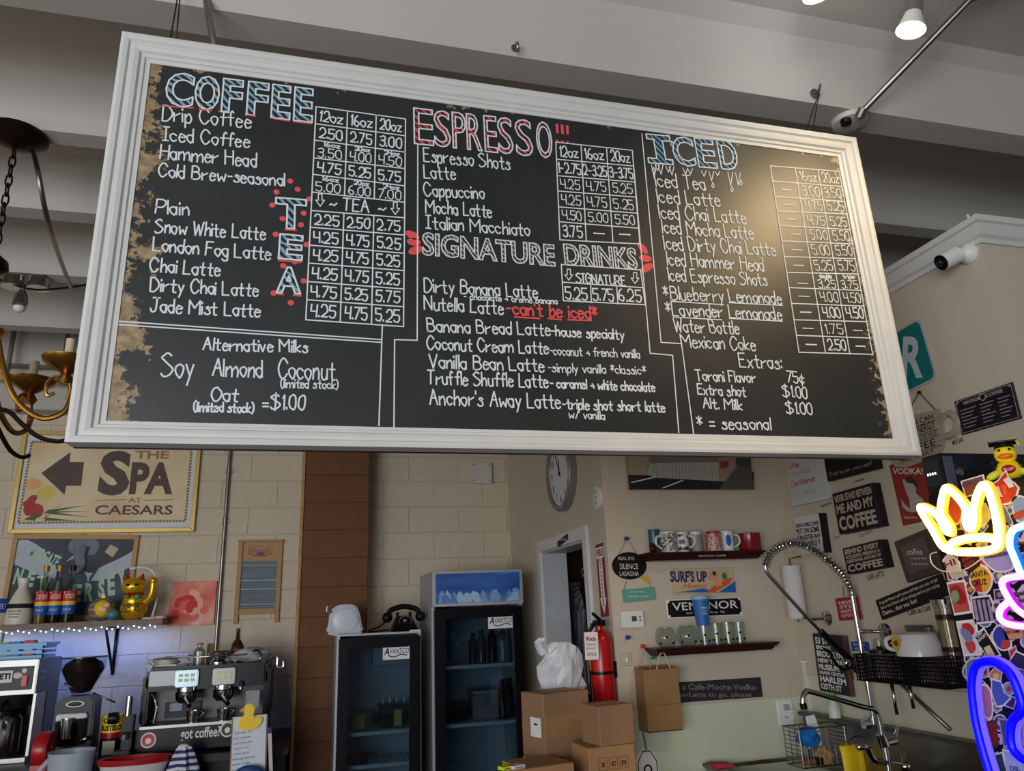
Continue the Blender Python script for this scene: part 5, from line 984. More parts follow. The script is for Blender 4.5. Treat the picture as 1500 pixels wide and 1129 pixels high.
ph([(920, 695), (960, 696), (1062, 705), (1104, 690), (1104, 716), (922, 716)], (44, 44, 42), 'asphalt'); ph([(1053, 716), (1080, 681), (1100, 684), (1104, 716)], (84, 78, 72), 'pavement', .0309); ph([(952, 678), (1052, 676), (1052, 704), (960, 699), (948, 694)], (170, 166, 156), 'fence', .0307); ph([(920, 640), (948, 640), (948, 694), (922, 694)], (160, 146, 116), 'house', .0307); ph([(1054, 676), (1068, 674), (1066, 684), (1056, 686)], (150, 40, 40), 'red_car', .0311); ph([(1076, 640), (1098, 640), (1100, 686), (1078, 680)], (60, 60, 56), 'trees', .0307); ph([(950, 640), (1054, 640), (1052, 676), (952, 678)], (120, 112, 104), 'storefront', .0306)
for a, b_ in (((925, 706), (960, 698)), ((971, 714), (1000, 703))): B().rib(lp(f, [a, b_]), .006, .0313).build('parking_line', WHITEP, f.t)
for i in range(20): x_ = 956 + i * 4.8; B().rib(lp(f, [(x_, 680), (x_ + 1, 701)]), .0022, .0313).build('fence_gap', mat('gap_grey', (96, 92, 88), .7), f.t)
# shelves
def ledge(label, x0, x1, yt, yb, dep):
    a = PY(x0, yt, YM - dep); b_ = PY(x1, yt, YM - dep); zt_ = (a.z + b_.z) / 2; h_ = zt_ - PY((x0 + x1) / 2, yb, YM - dep).z
    t = thing('ledge_shelf', label, 'shelf', ((a.x + b_.x) / 2, YM, zt_ - h_)); w2 = (b_.x - a.x) / 2; b = B()
    for (in_, z0, z1) in ((.0, h_ * .72, h_), (.010, h_ * .45, h_ * .72), (.022, h_ * .15, h_ * .45), (.03, 0, h_ * .15)): b.box(-w2 + in_, w2 - in_, -dep + in_, -.001, z0, z1)
    b.build('moulded_board', WALNUT, t, .002); return t, w2, h_, zt_
u, uw, uh, uz = ledge('upper dark wood ledge carrying the coffee mugs', 949, 1122, 806.5, 818, .13)
o = letters(u, CREAMC, [('VENTNOR COFFEE', -.06, uh * .3, .17, uh * .22)], 0); o.rotation_euler = (math.pi / 2, 0, 0); o.location = (0, -.13 + .008, 0)
l_, lw, lh, lz = ledge('lower dark wood ledge carrying the clear glasses', 960, 1143, 944, 956, .15)
def mug(px, label, r, h, m, handle=None, band=None, dy=-.065, hs=1):
    t = thing('coffee_mug', label, 'mug', (PY(px, 806, YM + dy).x, YM + dy, uz), group='mugs on the upper ledge')
    B().lathe([(0, 0), (r * .92, 0), (r, .006), (r, h), (r * .93, h), (r * .9, .012), (0, .012)], n=24).build('cup', m, t)
    if handle: s = handle; B().tube([(s * r * .95, -.01, h * .82), (s * (r + .028), -.014, h * .75), (s * (r + .032), -.014, h * .4), (s * r * .95, -.01, h * .2)], .006, 8, smooth=4).build('handle', m, t)
    if band: B().lathe([(r + .0006, h * band[0]), (r + .0006, h * band[1])], n=24).build('print', band[2], t)
    return t
CER = mat('white_ceramic', (214, 214, 214), .2, var=.03)
mug(980, 'white mug with black floral print and left handle', .046, .112, CER, -1, (.06, .94, ramp_mat('black_floral', [(.46, (20, 20, 22)), (.54, (210, 208, 204))], 'noise', 45, .3, dist=3)))
mug(1001, 'white mug with navy diamond print beside the floral mug', .034, .108, CER, 1, (.1, .9, ramp_mat('navy_geo', [(.4, (34, 36, 70)), (.6, (214, 212, 210))], 'voronoi', 28, .3)), -.075)
mug(1021, 'plain grey tumbler between the printed mugs and patterned jar', .034, .115, mat('grey_tumbler', (150, 146, 142), .3), None, (.84, .97, WHITE), -.05)
mug(1047, 'pink patterned jar with a red lid on the upper ledge', .043, .098, mat('pink_jar', (190, 140, 126), .3), None, (.05, .95, ramp_mat('pink_pattern', [(.42, (150, 70, 66)), (.58, (212, 178, 160))], 'noise', 60, .3, dist=2)))
t = [o for o in COL.objects if o.get('label', '').startswith('pink patterned')][0]; B().lathe([(.036, .098), (.036, .112), (0, .113)]).build('lid', REDP, t)
mug(1067, 'white mug with blue round print and handle on the right', .036, .113, CER, 1); t = [o for o in COL.objects if o.get('label', '').startswith('white mug with blue')][0]; B().ball((-.012, -.0345, .06), .018, .004, .032).build('blue_print', mat('print_blue', (50, 100, 176), .4, var=.3, scale=60), t)
mug(1100, 'wide deep red bowl mug at the right end of the ledge', .062, .098, mat('oxblood_glaze', (130, 24, 30), .2), None)
mug(960, 'teal cup half hidden behind the floral mug', .032, .13, mat('teal_glaze', (20, 84, 86), .3), None, None, -.035)
t = thing('bird_figurine', 'small dark brown figurine at the left end of the upper ledge', 'figurine', (PY(957, 806, YM - .1).x, YM - .1, uz)); B().ball((0, 0, .022), .022, .016, .022).build('body', WALNUT, t); B().ball((-.012, -.006, .042), .012).build('head', WALNUT, t)
# plates between the shelves
f = Face('alcove', (981, 832), (1074, 831), (1078, 868), (984, 869), 'surf_plate', 'cream tin plate lettered surfs up hawaii between the ledges', 'tin sign', .006, straight=True); f.slab('plate', mat('plate_cream', (196, 176, 140), .5, var=.1), .002)
B().flat(lp(f, [(983, 867), (1000, 866), (1030, 861), (1052, 867), (1066, 858), (1077, 850), (1078, 867)]), .0066).build('wave', mat('wave_blue', (30, 100, 170), .5, var=.3), f.t)
B().flat(lp(f, [(1036, 866), (1048, 855), (1066, 846), (1073, 846), (1070, 853), (1056, 862), (1044, 867)]), .007).build('surfboard', mat('board_orange', (214, 90, 40), .5), f.t); B().flat(lp(f, [(1040, 838), (1048, 836), (1056, 846), (1058, 857), (1048, 858), (1044, 850), (1036, 848)]), .0074).build('surfer', mat('skin_print', (206, 150, 116), .6), f.t); a = f.loc(1061, 843); B().ell(a.x, a.y, .017, .02, .0072).build('leaf_print', mat('leaf_print', (40, 130, 60), .6), f.t); a = f.loc(1046, 839); B().ell(a.x, a.y, .012, .012, .0078).build('hair_print', mat('hair_print', (70, 40, 26), .6), f.t)
txt(f, mat('surf_navy', (36, 44, 110), .5), [("SURF'S UP", 982, 835, 1036, 852, .04)], .0076); txt(f, mat('board_orange'), [('Hawaii', 1001, 853, 1034, 861, .0, .3)], .0078)
f = Face('alcove', (976, 876), (1086, 875), (1088, 902), (978, 904), 'ventnor_sign', 'white bordered black street sign lettered VENTNOR', 'street sign', .006, straight=True); w2, h2 = f.w / 2, f.h / 2; n_ = .018
def notch(w2, h2, n): return [(-w2 + n, -h2), (w2 - n, -h2), (w2 - n, -h2 + n), (w2, -h2 + n), (w2, h2 - n), (w2 - n, h2 - n), (w2 - n, h2), (-w2 + n, h2), (-w2 + n, h2 - n), (-w2, h2 - n), (-w2, -h2 + n), (-w2 + n, -h2 + n)]
B().box(-w2, w2, -h2, h2, .001, .005).build('plate', WHITEP, f.t, .002); B().prism(notch(w2 - .006, h2 - .006, .012), .005, .006).build('black_field', BLACKP, f.t)
letters(f.t, WHITEP, [('VENTNOR', -w2 * .86, -h2 * .2, w2 * 1.75, h2 * .85, .01), ('EST  Coffee  Shop  NJ', -w2 * .5, -h2 * .68, w2 * 1.0, h2 * .26)], .0066)
GL = thin_glass('tumbler_glass', (232, 238, 236), .05)
for i, (px, r, h, k) in enumerate([(976, .056, .1, 'round'), (1008, .058, .105, 'round'), (1033, .034, .1, 's'), (1051, .034, .108, 's'), (1068, .034, .11, 's'), (1085, .034, .108, 's')]):
    Yg = YM - .085
    t = thing('drinking_glass', ['round glass bowl leftmost on the lower ledge', 'second round glass bowl on the lower ledge', 'clear tumbler carrying the blue paper cup', 'clear tumbler right of the one under the cup', 'second tumbler from the right end of the ledge', 'clear tumbler nearest the right end of the ledge'][i], 'glass', (PY(px, 944, Yg).x, Yg, lz), group='glasses on the lower ledge')
    pr = [(0, 0), (r * .6, 0), (r * .95, h * .25), (r, h * .5), (r * .85, h * .85), (r * .66, h)] if k == 'round' else [(0, 0), (r * .9, 0), (r, h)]
    B().lathe(pr + [(pr[-1][0] - .002, h), (pr[-1][0] - .002, h - .003)], n=24).build('glass', GL, t) if k == 'round' else (B().lathe(pr[:2] + [(r, h), (r - .002, h), (r - .002, h - .004)], n=24).build('glass', GL, t))
    for q in range(3): a = -1.2 - q * .7; B().ball((r * .93 * math.cos(a), r * .93 * math.sin(a), h * (.22 + .3 * (q % 2))), .008, .006, .006, 8).build('printed_motif', BLACKP, t)
t = thing('paper_cup', 'tall blue paper cup with pale lid standing on a glass', 'cup', (PY(1030, 916, YM - .085).x, YM - .085, lz + .1005)); hc = PY(1030, 872, YM - .085).z - lz - .1
B().lathe([(0, 0), (.033, 0), (.047, hc * .9), (0, hc * .9)], n=24).build('cup', mat('cup_blue', (38, 104, 170), .5), t); B().lathe([(.05, hc * .88), (.05, hc * .93), (.045, hc), (0, hc)], n=24).build('lid', mat('lid_pale', (150, 176, 190), .4), t)
for k, s in enumerate(('Have', 'a great', 'day')): wraptext(t, WHITEP, s, .0425, hc * (.56 - .1 * k), hc * .07, .035, -1.6)
f = Face('alcove', (960, 1001), (1114, 991), (1118, 1020), (962, 1031), 'cafe_sign', 'dark sign reading Cafe Mocha Vodka Latte to go please', 'sign', .008); f.slab('board', mat('sign_charcoal', (52, 48, 54), .45)); DIM = mat('dim_letter', (136, 132, 128), .6)
txt(f, DIM, [('have a Cafe-Mocha-Vodka-', 972, 1001, 1110, 1009.5), ('Xanax-Latte to go, please', 972, 1013, 1101, 1022)], .0086)
# paper bag on the red pin
q = PY(972, 1020, YM - .13); w_ = wpx(946, 997, 1020, YM - .13); zb_ = PY(970, 1071, YM - .13).z; zt_ = PY(970, 979, YM - .13).z
t = thing('paper_bag', 'brown paper shopping bag hanging by its handles from the red pin', 'bag', (PY(971, 1020, YM - .13).x, YM - .13, zb_)); h_ = zt_ - zb_
b = B(); b.box(-w_ / 2, w_ / 2, 0, .004, 0, h_).box(-w_ / 2, w_ / 2, .108, .112, 0, h_ + .012).box(-w_ / 2, -w_ / 2 + .004, .004, .108, 0, h_ + .005).box(w_ / 2 - .004, w_ / 2, .004, .108, 0, h_ + .005).box(-w_ / 2, w_ / 2, 0, .112, 0, .004); b.build('bag_body', KRAFT, t); B().box(-w_ / 2, w_ / 2, -.001, .0, h_ * .42, h_ * .43).build('fold_line', mat('kraft_dark', (110, 82, 50), .9), t)
a = wp('alcove', 942, 947, .02) - t.location; B().tube([(-.09, .09, h_), (a.x, a.y - .004, a.z), (-.01, .09, h_)], .003, 5).tube([(-.02, .004, h_ - .01), (.0, .0, h_ + .06), (.03, .0, h_ + .075), (.06, .004, h_ - .01)], .003, 5, smooth=4).build('twisted_handle', mat('handle_cream', (200, 186, 156), .8), t)
f = Face('alcove', (933, 1096), (965, 1094), (966, 1160), (934, 1162), 'letter_tag', 'white tag shaped sign with letter O on a rope', 'tag', .012, straight=True); w2, h2 = f.w / 2, f.h / 2
def tagp(s): return [(-w2 * s, -h2 * s), (w2 * s, -h2 * s), (w2 * s, h2 * .45 * s), (w2 * .4 * s, h2 * s), (-w2 * .4 * s, h2 * s), (-w2 * s, h2 * .45 * s)]
B().prism(tagp(1), .001, .01).build('board', PAPER, f.t); b = B(); k = tagp(.86); b.rib([*k, k[0]], .005, .0104); b.build('border', BLACKP, f.t); letters(f.t, BLACKP, [('O', -w2 * .4, -h2 * .22, w2 * .8, h2 * .5, .02)], .0106); B().tube([(0, h2 * .85, .008), (-.004, h2 * 1.2, .012), (-.01, h2 * 1.75, .01)], .006, 6).build('rope', mat('twine'), f.t)
f = Face('alcove', (1138, 1026), (1160, 1022), (1164, 1060), (1143, 1063), 'wall_outlet', 'white double wall outlet with a plugged adapter in the alcove corner', 'outlet', .016, straight=True); f.slab('plate', PAPER, .003); B().box(-.014, .014, .012, .04, .016, .035).build('plug', mat('plug_grey', (150, 160, 156), .5), f.t, .003)
for y_ in (-.025,): B().ell(-.006, y_, .002, .006, .0165).build('socket_slot', BLACKP, f.t); B().ell(.006, y_, .002, .006, .0165).build('socket_slot', BLACKP, f.t)
B().tube([(.012, .02, .03), (.05, .0, .03), (.03, -.04, .02)], .003, 6, smooth=4).build('cord', WHITE, f.t)
# ================================================================== right wall: signs
def canvas(name, label, cat, tl, tr, br, bl, m, out=.05, **k):
    f = Face('right', tl, tr, br, bl, name, label, cat, out, **k); f.slab('panel', m, .002); return f
BRN = mat('sign_black_brown', (34, 26, 30), .5, var=.08); STONE = mat('stone_letter', (176, 164, 148), .6, var=.05)
def fill(f, m, rows, mx=.05, top=.04, bot=.04, z=None):
    """rows: (text, relative height); fills the face from top to bottom"""
    tot = sum(r[1] for r in rows); H = f.h * (1 - top - bot); y = f.h / 2 - f.h * top
    for r in rows:
        h = H * r[1] / tot; wd = f.w * (1 - 2 * mx) * (r[2] if len(r) > 2 else 1); letters(f.t, m, [(r[0], -f.w / 2 + f.w * mx, y - h * .92, wd, h * .8, .035 if r[0].isupper() else .01)], z or f.d + .0006); y -= h
f = canvas('coffee_box_sign', 'black box sign reading never stand between me and my coffee', 'sign', (1218, 723), (1278, 706), (1290, 770), (1230, 782), BRN); fill(f, STONE, [('NEVER STAND BETWEEN', 1), ('ME AND MY', 1.3), ('COFFEE', 1.9)])
f = canvas('coffee_box_sign', 'smaller black box sign reading behind every successful person coffee', 'sign', (1234, 804), (1289, 788), (1297, 829), (1242, 842), BRN); fill(f, STONE, [('BEHIND EVERY', 1.2), ('SUCCESSFUL PERSON IS A', .8), ('SUBSTANTIAL AMOUNT OF', .8), ('COFFEE', 1.7)])
f = canvas('rap_sign', 'white box sign with bold black words drink some coffee', 'sign', (1163, 757), (1199, 750), (1207, 808), (1169, 813), mat('canvas_white', (200, 198, 196), .6)); fill(f, BLACKP, [('DRINK SOME COFFEE', .8), ('PUT ON SOME', 1.1), ('GANGSTER RAP', 1), ('AND HANDLE IT.', 1)], top=.18, bot=.2)
B().box(f.w / 2, f.w / 2 + .001, -f.h / 2, f.h / 2, .002, .05).build('dark_edge', BRN, f.t)
f = canvas('confidence_canvas', 'pale canvas with red script word confidence in the alcove corner', 'canvas print', (1148, 655), (1201, 640), (1215, 729), (1160, 742), mat('canvas_grey', (196, 198, 198), .6), .03); RSC = mat('script_red', (186, 60, 56), .6); DG = mat('pale_script', (168, 172, 174), .6)
for s, a, b_, m_ in (('Coffee', (1156, 687), (1170, 683), RSC), ('Confidence', (1160, 713), (1194, 703), RSC), ('in my veins', (1158, 698), (1186, 690), DG), ('for days', (1165, 728), (1194, 720), DG)): script(f.t, m_, [(s, f.loc(*a), f.loc(*b_), .03, .004)], f.d + .0006)
f = canvas('chalk_art_sign', 'dark sign peeking out under the menu board right corner', 'sign', (1203, 660), (1280, 640), (1286, 687), (1214, 703), BRN, .03); script(f.t, DIM, [('Espresso yourself', f.loc(1216, 697), f.loc(1278, 680), .02, .003)], .0306)
f = canvas('vodka_tin_sign', 'red tin sign lettered VODKA with a grey woman figure', 'tin sign', (1303, 681), (1352, 664), (1372, 757), (1322, 771), mat('tin_red', (142, 44, 36), .45, var=.15), .005)
txt(f, CREAMC, [('VODKA!', 1308, 685, 1352, 694, .02)], .0056)
SKN = mat('tin_grey', (178, 164, 152), .6, var=.2)
B().flat(lp(f, [(1322, 702), (1334, 698), (1342, 705), (1342, 722), (1352, 730), (1356, 748), (1334, 750), (1332, 730), (1328, 722)]), .0056).build('figure_print', SKN, f.t); B().flat(lp(f, [(1320, 730), (1326, 738), (1334, 745), (1332, 750), (1322, 742)]), .0058).build('hand_print', SKN, f.t); B().flat(lp(f, [(1325, 700), (1334, 696), (1343, 704), (1344, 716), (1338, 708), (1328, 706)]), .006).build('hair_print', mat('hair_dark', (60, 44, 44), .6), f.t); txt(f, CREAMC, [('Tastes like it', 1324, 755, 1344, 759)], .0058)
f = canvas('definition_print', 'dim brown framed coffee definition behind the neon crown', 'framed print', (1308, 793), (1358, 774), (1379, 836), (1329, 852), mat('frame_umber', (72, 62, 58), .5), .03); B().box(-f.w / 2 + .03, f.w / 2 - .03, -f.h / 2 + .03, f.h / 2 - .03, .03, .0305).build('print', mat('print_taupe', (92, 84, 80), .5), f.t); txt(f, CREAMC, [('coffee', 1329, 803, 1352, 812), ('1. liquid that', 1334, 815, 1358, 820), ('fresh ground', 1336, 823, 1360, 828)], .0312)
f = canvas('friend_sign', 'tilted black plank sign about a good friend', 'sign', (1280, 877), (1377, 842), (1388, 873), (1292, 905), BRN, .02); fill(f, CREAMC, [('A good friend will come and bail you out of jail', 1), ('but a true friend will be sitting next to you saying', 1), ('Damn... that was fun!', 1.1, .6)], top=.1, bot=.14)
f = canvas('red_tin_sign', 'small red hanging sign with four white word rows', 'sign', (1223, 877), (1257, 871), (1263, 906), (1229, 909), mat('crimson_board', (150, 36, 52), .5), .008); fill(f, mat('pale_pink_letter', (214, 180, 180), .6), [('NEVER', 1), ('STIR', 1), ('ANOTHER', 1), ('CUP OF MUD', 1)], .14, .12, .12); a = f.loc(1234, 858); B().tube([(-f.w * .1, f.h / 2, .006), (a.x, a.y, .006)], .002, 4).build('hanging_cord', REDP, f.t)
f = canvas('subway_sign', 'tall dark subway style sign ending in HARLEM 125TH ST', 'sign', (1193, 931), (1234, 927), (1245, 1018), (1198, 1012), mat('sign_slate', (44, 46, 52), .35, var=.2), .03); fill(f, WHITEP, [('53 ST', 1.2, .5), ('BRONX', .7, .6), ('BROOKLYN', 1.1), ('NEW YORK', .8), ('MUSEUM', 1, .8), ('GRAND CENTRAL', .6), ('HARLEM', 1.1), ('125TH ST', 1, .8)], .08); B().box(f.w / 2, f.w / 2 + .008, -f.h / 2, f.h / 2, .002, .03).build('wood_edge', mat('edge_wood', (98, 66, 48), .6), f.t)
f = canvas('blue_notice', 'small blue rounded notice sign above the dish baskets', 'sign', (1246, 940), (1274, 936), (1277, 957), (1248, 959), WHITEP, .004); B().box(-f.w * .46, f.w * .46, -f.h * .25, f.h * .46, .004, .0045).build('blue_field', mat('notice_blue', (34, 74, 160), .5), f.t); txt(f, WHITEP, [('Do Your', 1251, 941, 1268, 945), ('Part', 1254, 948, 1268, 952)], .005)
# painted words on the wall
wr = bpy.data.objects['wall_right']
for s, a, b_, h_ in (('green tea', (1252, 708), (1266, 703), .018), ('CAFE LATTE', (1271, 850), (1296, 843), .026), ('Café au Lait', (1331, 901), (1364, 893), .026), ('MOCHA', (1396, 652), (1412, 646), .022), ('Espresso', (1260, 788), (1279, 780), .022), ('Cappuccino', (1202, 744), (1219, 738), .02), ('Latte', (1221, 790), (1230, 787), .018)):
    p0 = wp('right', *a, .0012); p1 = wp('right', *b_, .0012); d = p1 - p0; L = math.hypot(d.y, d.z); o = letters(wr, mat('wall_ink', (50, 44, 46), .7) if s[0] in 'CMg' else mat('wall_ink_faint', (140, 120, 104), .7), [(s.replace('é', 'e'), 0, 0, L, h_, .02, 0, math.atan2(d.z, -d.y))], 0, 'wall_lettering'); o.matrix_world = wframe('right', p0)
# street sign, mug sign, menu plaque, camera
f = canvas('street_sign', 'green street sign with white letter R behind the menu board', 'street sign', (1282, 503), (1349, 463), (1370, 551), (1304, 591), mat('sign_silver', (186, 190, 186), .4, .3), .006)
def rrect(w2, h2, r): return [(sx * (w2 - r) + r * math.cos(a0 + k * math.pi / 10), sy * (h2 - r) + r * math.sin(a0 + k * math.pi / 10)) for sx, sy, a0 in ((1, 1, 0), (-1, 1, math.pi / 2), (-1, -1, math.pi), (1, -1, 1.5 * math.pi)) for k in range(6)]
for o in list(f.t.children): bpy.data.objects.remove(o)
B().prism(rrect(f.w / 2, f.h / 2, .035), .001, .006).build('plate', mat('sign_silver'), f.t); B().prism(rrect(f.w / 2 - .01, f.h / 2 - .01, .03), .006, .0066).build('green_field', mat('sign_green', (0, 112, 112), .4, var=.1), f.t); txt(f, mat('sign_letter', (184, 196, 196), .5), [('R', 1321, 493, 1352, 553, .03)], .0072)
f = Face('right', (1300, 628), (1392, 588), (1400, 650), (1312, 690), 'mug_sign', 'tan mug shaped wooden sign with black words hanging behind the board', 'sign', .01); w2, h2 = f.w / 2, f.h / 2; TANW = mat('sign_tan_wood', (160, 148, 128), .7, var=.1)
B().prism([tuple(v[:2]) for v in cat_rom([(-w2, h2, 0), (w2 * .5, h2, 0), (w2 * .72, h2 * .85, 0), (w2 * .7, 0, 0), (w2 * .62, -h2 * .6, 0), (w2 * .3, -h2, 0), (-w2, -h2, 0)], 3, True)], .001, .01).build('mug_board', TANW, f.t)
B().tube([(w2 * .68, h2 * .5, .006), (w2 * .95, h2 * .62, .006), (w2 * 1.12, h2 * .2, .006), (w2 * .98, -h2 * .3, .006), (w2 * .66, -h2 * .32, .006)], .016, 6, smooth=4).build('mug_handle', TANW, f.t)
letters(f.t, BTXT, [('OLD MAN CAN', -w2 * .9, h2 * .62, w2 * 1.4, h2 * .26, .01), ('STRONG ENERGY', -w2 * .9, h2 * .2, w2 * 1.4, h2 * .34, .01), ("THAT'S COFFEE", -w2 * .9, -h2 * .12, w2 * 1.4, h2 * .2), ('COFFEE', -w2 * .9, -h2 * .58, w2 * 1.3, h2 * .34, .01), ('ALL THAT', -w2 * .8, -h2 * .9, w2 * 1.1, h2 * .2)], .0106)
for y in (.55, .12, -.17, -.64): B().rib([(-w2 * .95, h2 * y), (w2 * .55, h2 * y)], .003, .0104).build('rule_line', BTXT, f.t)
a = f.loc(1346, 574); B().tube([(-w2 * .5, h2, .006), (a.x, a.y, .008), (w2 * .6, h2 * .95, .006)], .002, 4).build('wire', BRONZE, f.t); B().lathe([(.006, .001), (.008, .012), (0, .014)], (a.x, a.y, 0)).build('nail', BRONZE, f.t)
f = canvas('menu_plaque', 'small black engraved coffee menu plaque below the camera corner', 'plaque', (1398, 588), (1482, 558), (1495, 611), (1408, 638), mat('plaque_black', (30, 24, 34), .4, var=.1), .01); LT = mat('plaque_letter', (166, 158, 154), .6)
w2, h2 = f.w / 2, f.h / 2
letters(f.t, LT, [('VENTNOR', -w2 * .7, h2 * .62, w2 * .6, h2 * .2, .02), ('COFFEE', w2 * .12, h2 * .62, w2 * .55, h2 * .2, .02)], .0106); B().tube([(.014 * math.cos(k) , h2 * .72 + .014 * math.sin(k), .0106) for k in [i * math.pi / 8 for i in range(16)]], .002, 4, True).build('emblem', LT, f.t)
for k, (x0, x1) in enumerate(((-.85, -.3), (-.15, .3), (.45, .85))):
    for r in range(6): B().rib([(w2 * x0, h2 * (.35 - r * .2)), (w2 * (x1 - .08 * (r % 3)), h2 * (.35 - r * .2))], .004, .0105).build('menu_line', DIM, f.t)
B().tube([(-w2 * .95, -h2 * .92, .0105), (w2 * .95, -h2 * .92, .0105), (w2 * .95, h2 * .92, .0105), (-w2 * .95, h2 * .92, .0105)], .0015, 4, True).build('border', LT, f.t)
for s in (-1, 1): B().lathe([(.008, .01), (.006, .014), (0, .015)], (s * w2 * .9, h2 * .85, 0)).build('screw', CHROME, f.t)
m0 = wp('right', 1420, 371, .0); t = thing('security_camera', 'white bullet security camera with dark lens under the crown moulding', 'security camera', M=wframe('right', m0))
B().lathe([(.045, .001), (.045, .012), (.03, .03), (.018, .04)], n=24).build('mount', WHITE, t); h0 = Vector((0, 0, .05)); e = wp('right', 1372, 384, .16); e_ = Vector((-(e.y - m0.y), e.z - m0.z, .14)); B().tube([(0, 0, .03), h0, h0 + (e_ - h0) * .2], .014, 8).build('arm', WHITE, t); d = (e_ - h0)
B().tube([h0 + d * .15, h0 + d * .95], .036, 20).build('housing', WHITE, t); B().tube([h0 + d * .9, h0 + d * 1.0], .034, 20).build('lens_hood', BLACK, t); B().ball(h0 + d * 1.0, .018, .018, .018, 12).build('lens', mat('lens_glass', (30, 32, 40), .08), t); B().tube([(0.03, .0, .01), (.05, .08, .012), (.045, .16, .012)], .005, 6, smooth=3).build('cable', WHITE, t)
# ================================================================== sink corner
ZSK = PY(1090, 1113, YM - .01).z
XS0 = PY(1031, 1117, YM - .02).x
sk = thing('sink', 'stainless steel sink with raised back ledge in the corner', 'sink', (XR - .35, 3.0, 0)); o_ = sk.location
zl0 = PX(1300, 1068, XR - .03).z; zl1 = zl0
def sb(x0, x1, y0, y1, z0, z1, nm, m=STEEL, bev=.004): return B().box(x0 - o_.x, x1 - o_.x, y0 - o_.y, y1 - o_.y, z0, z1).build(nm, m, sk, bev)
YS0 = 2.3
sb(XR - .05, XR - .012, YS0, YM - .03, ZSK - .05, zl0, 'backsplash'); sb(XR - .075, XR - .012, YS0, YM - .03, zl0, zl0 + .02, 'ledge_lip', mat('ledge_dark', (92, 90, 86), .4, .6))
sb(XS0, XR - .05, YM - .04, YM - .01, ZSK - .02, ZSK, 'rear_rim', CHROME); sb(XS0, XR - .05, YS0, YS0 + .05, ZSK - .03, ZSK, 'front_rim'); sb(XS0, XS0 + .05, YS0 + .05, YM - .04, ZSK - .03, ZSK, 'left_rim')
DKS = mat('dark_steel', (70, 72, 74), .35, .7)
sb(XS0 + .05, XR - .05, YS0 + .05, YM - .04, ZSK - .3, ZSK - .29, 'basin_floor', DKS, 0); sb(XS0, XS0 + .02, YS0, YM - .01, 0.001, ZSK - .03, 'cabinet_side', DKS, 0); sb(XS0, XR - .05, YS0, YS0 + .02, .001, ZSK - .03, 'cabinet_front', DKS, 0)
# pre-rinse tap
XT = XR - .045; pr = PX(1258, 927, XT); YT = pr.y
t = thing('spring_tap', 'tall chrome pre-rinse tap with arched spring hose and black spray handle', 'tap', (XT, YT, zl0 + .02)); L0 = t.location
def T_(px, py, Y=None): return PY(px, py, YT if Y is None else Y) - L0
ztop = PX(1249, 872, XT).z - L0.z
B().cyl((0, 0, 0), (0, 0, ztop), .0125, n=12).build('riser', CHROME, t); B().cyl((0, 0, -.01), (0, 0, .03), .03, n=16).cyl((-.06, 0, .0), (.0, 0, .0), .02).build('riser_base', CHROME, t)
hose = [Vector((0, 0, ztop)), T_(1247, 862), T_(1236, 842), T_(1220, 826), T_(1200, 809), T_(1180, 798), T_(1160, 794), T_(1140, 801), T_(1127, 812), T_(1121, 828)]
HP = cat_rom(hose, 14); B().tube(HP, .010, 8).build('inner_hose', STEEL, t)
hx = []; turns = 34; n = turns * 10; up = Vector((0, 1, 0))
for i in range(n + 1):
    u = i / n * (len(HP) - 1); k = min(int(u), len(HP) - 2); p = HP[k].lerp(HP[k + 1], u - k); tg = (HP[min(k + 2, len(HP) - 1)] - HP[max(k - 1, 0)]).normalized(); s1 = tg.cross(up).normalized(); a = 2 * math.pi * turns * i / n; hx.append(p + (s1 * math.cos(a) + up * math.sin(a)) * .021)
B().tube(hx, .0028, 5).build('spring', CHROME, t)
en = [T_(1121, 828), T_(1124, 838), T_(1140, 857), T_(1166, 886), T_(1202, 924)]; B().tube(en, .0095, 10, smooth=4).build('spout_hose', CHROME, t); g0, g1 = T_(1202, 924), T_(1246, 966); B().tube([g0, g1], .017, 10).build('grip', BLACK, t); B().tube([g1, T_(1254, 983)], [.02, .012], 10).ball(T_(1240, 970), .022).build('spray_valve', CHROME, t)
B().tube([T_(1207, 950), T_(1216, 955), T_(1222, 968), T_(1236, 980), T_(1250, 976)], .008, 8, smooth=4).build('trigger', BLACK, t)
wy = wp('right', 1297, 924); B().tube([(0, 0, wy.z - L0.z), (XR - XT - .001, wy.y - YT, wy.z - L0.z)], .009, 8).build('bracket_arm', CHROME, t); B().lathe([(.04, 0), (.035, -.012), (.012, -.02)], (XR - XT - .001, wy.y - YT, wy.z - L0.z), 0).build('bracket_flange', CHROME, t)
wy = wp('right', 1212, 905); t = thing('wall_hook', 'chrome wall hook flange beside the sloping hose', 'hook', M=wframe('right', wy)); B().lathe([(.04, .001), (.036, .012), (.012, .022)], n=20).build('flange', CHROME, t); B().tube([(0, 0, .02), (-.03, 0, .08), (-.04, .01, .12)], .008, 8).build('arm', CHROME, t)
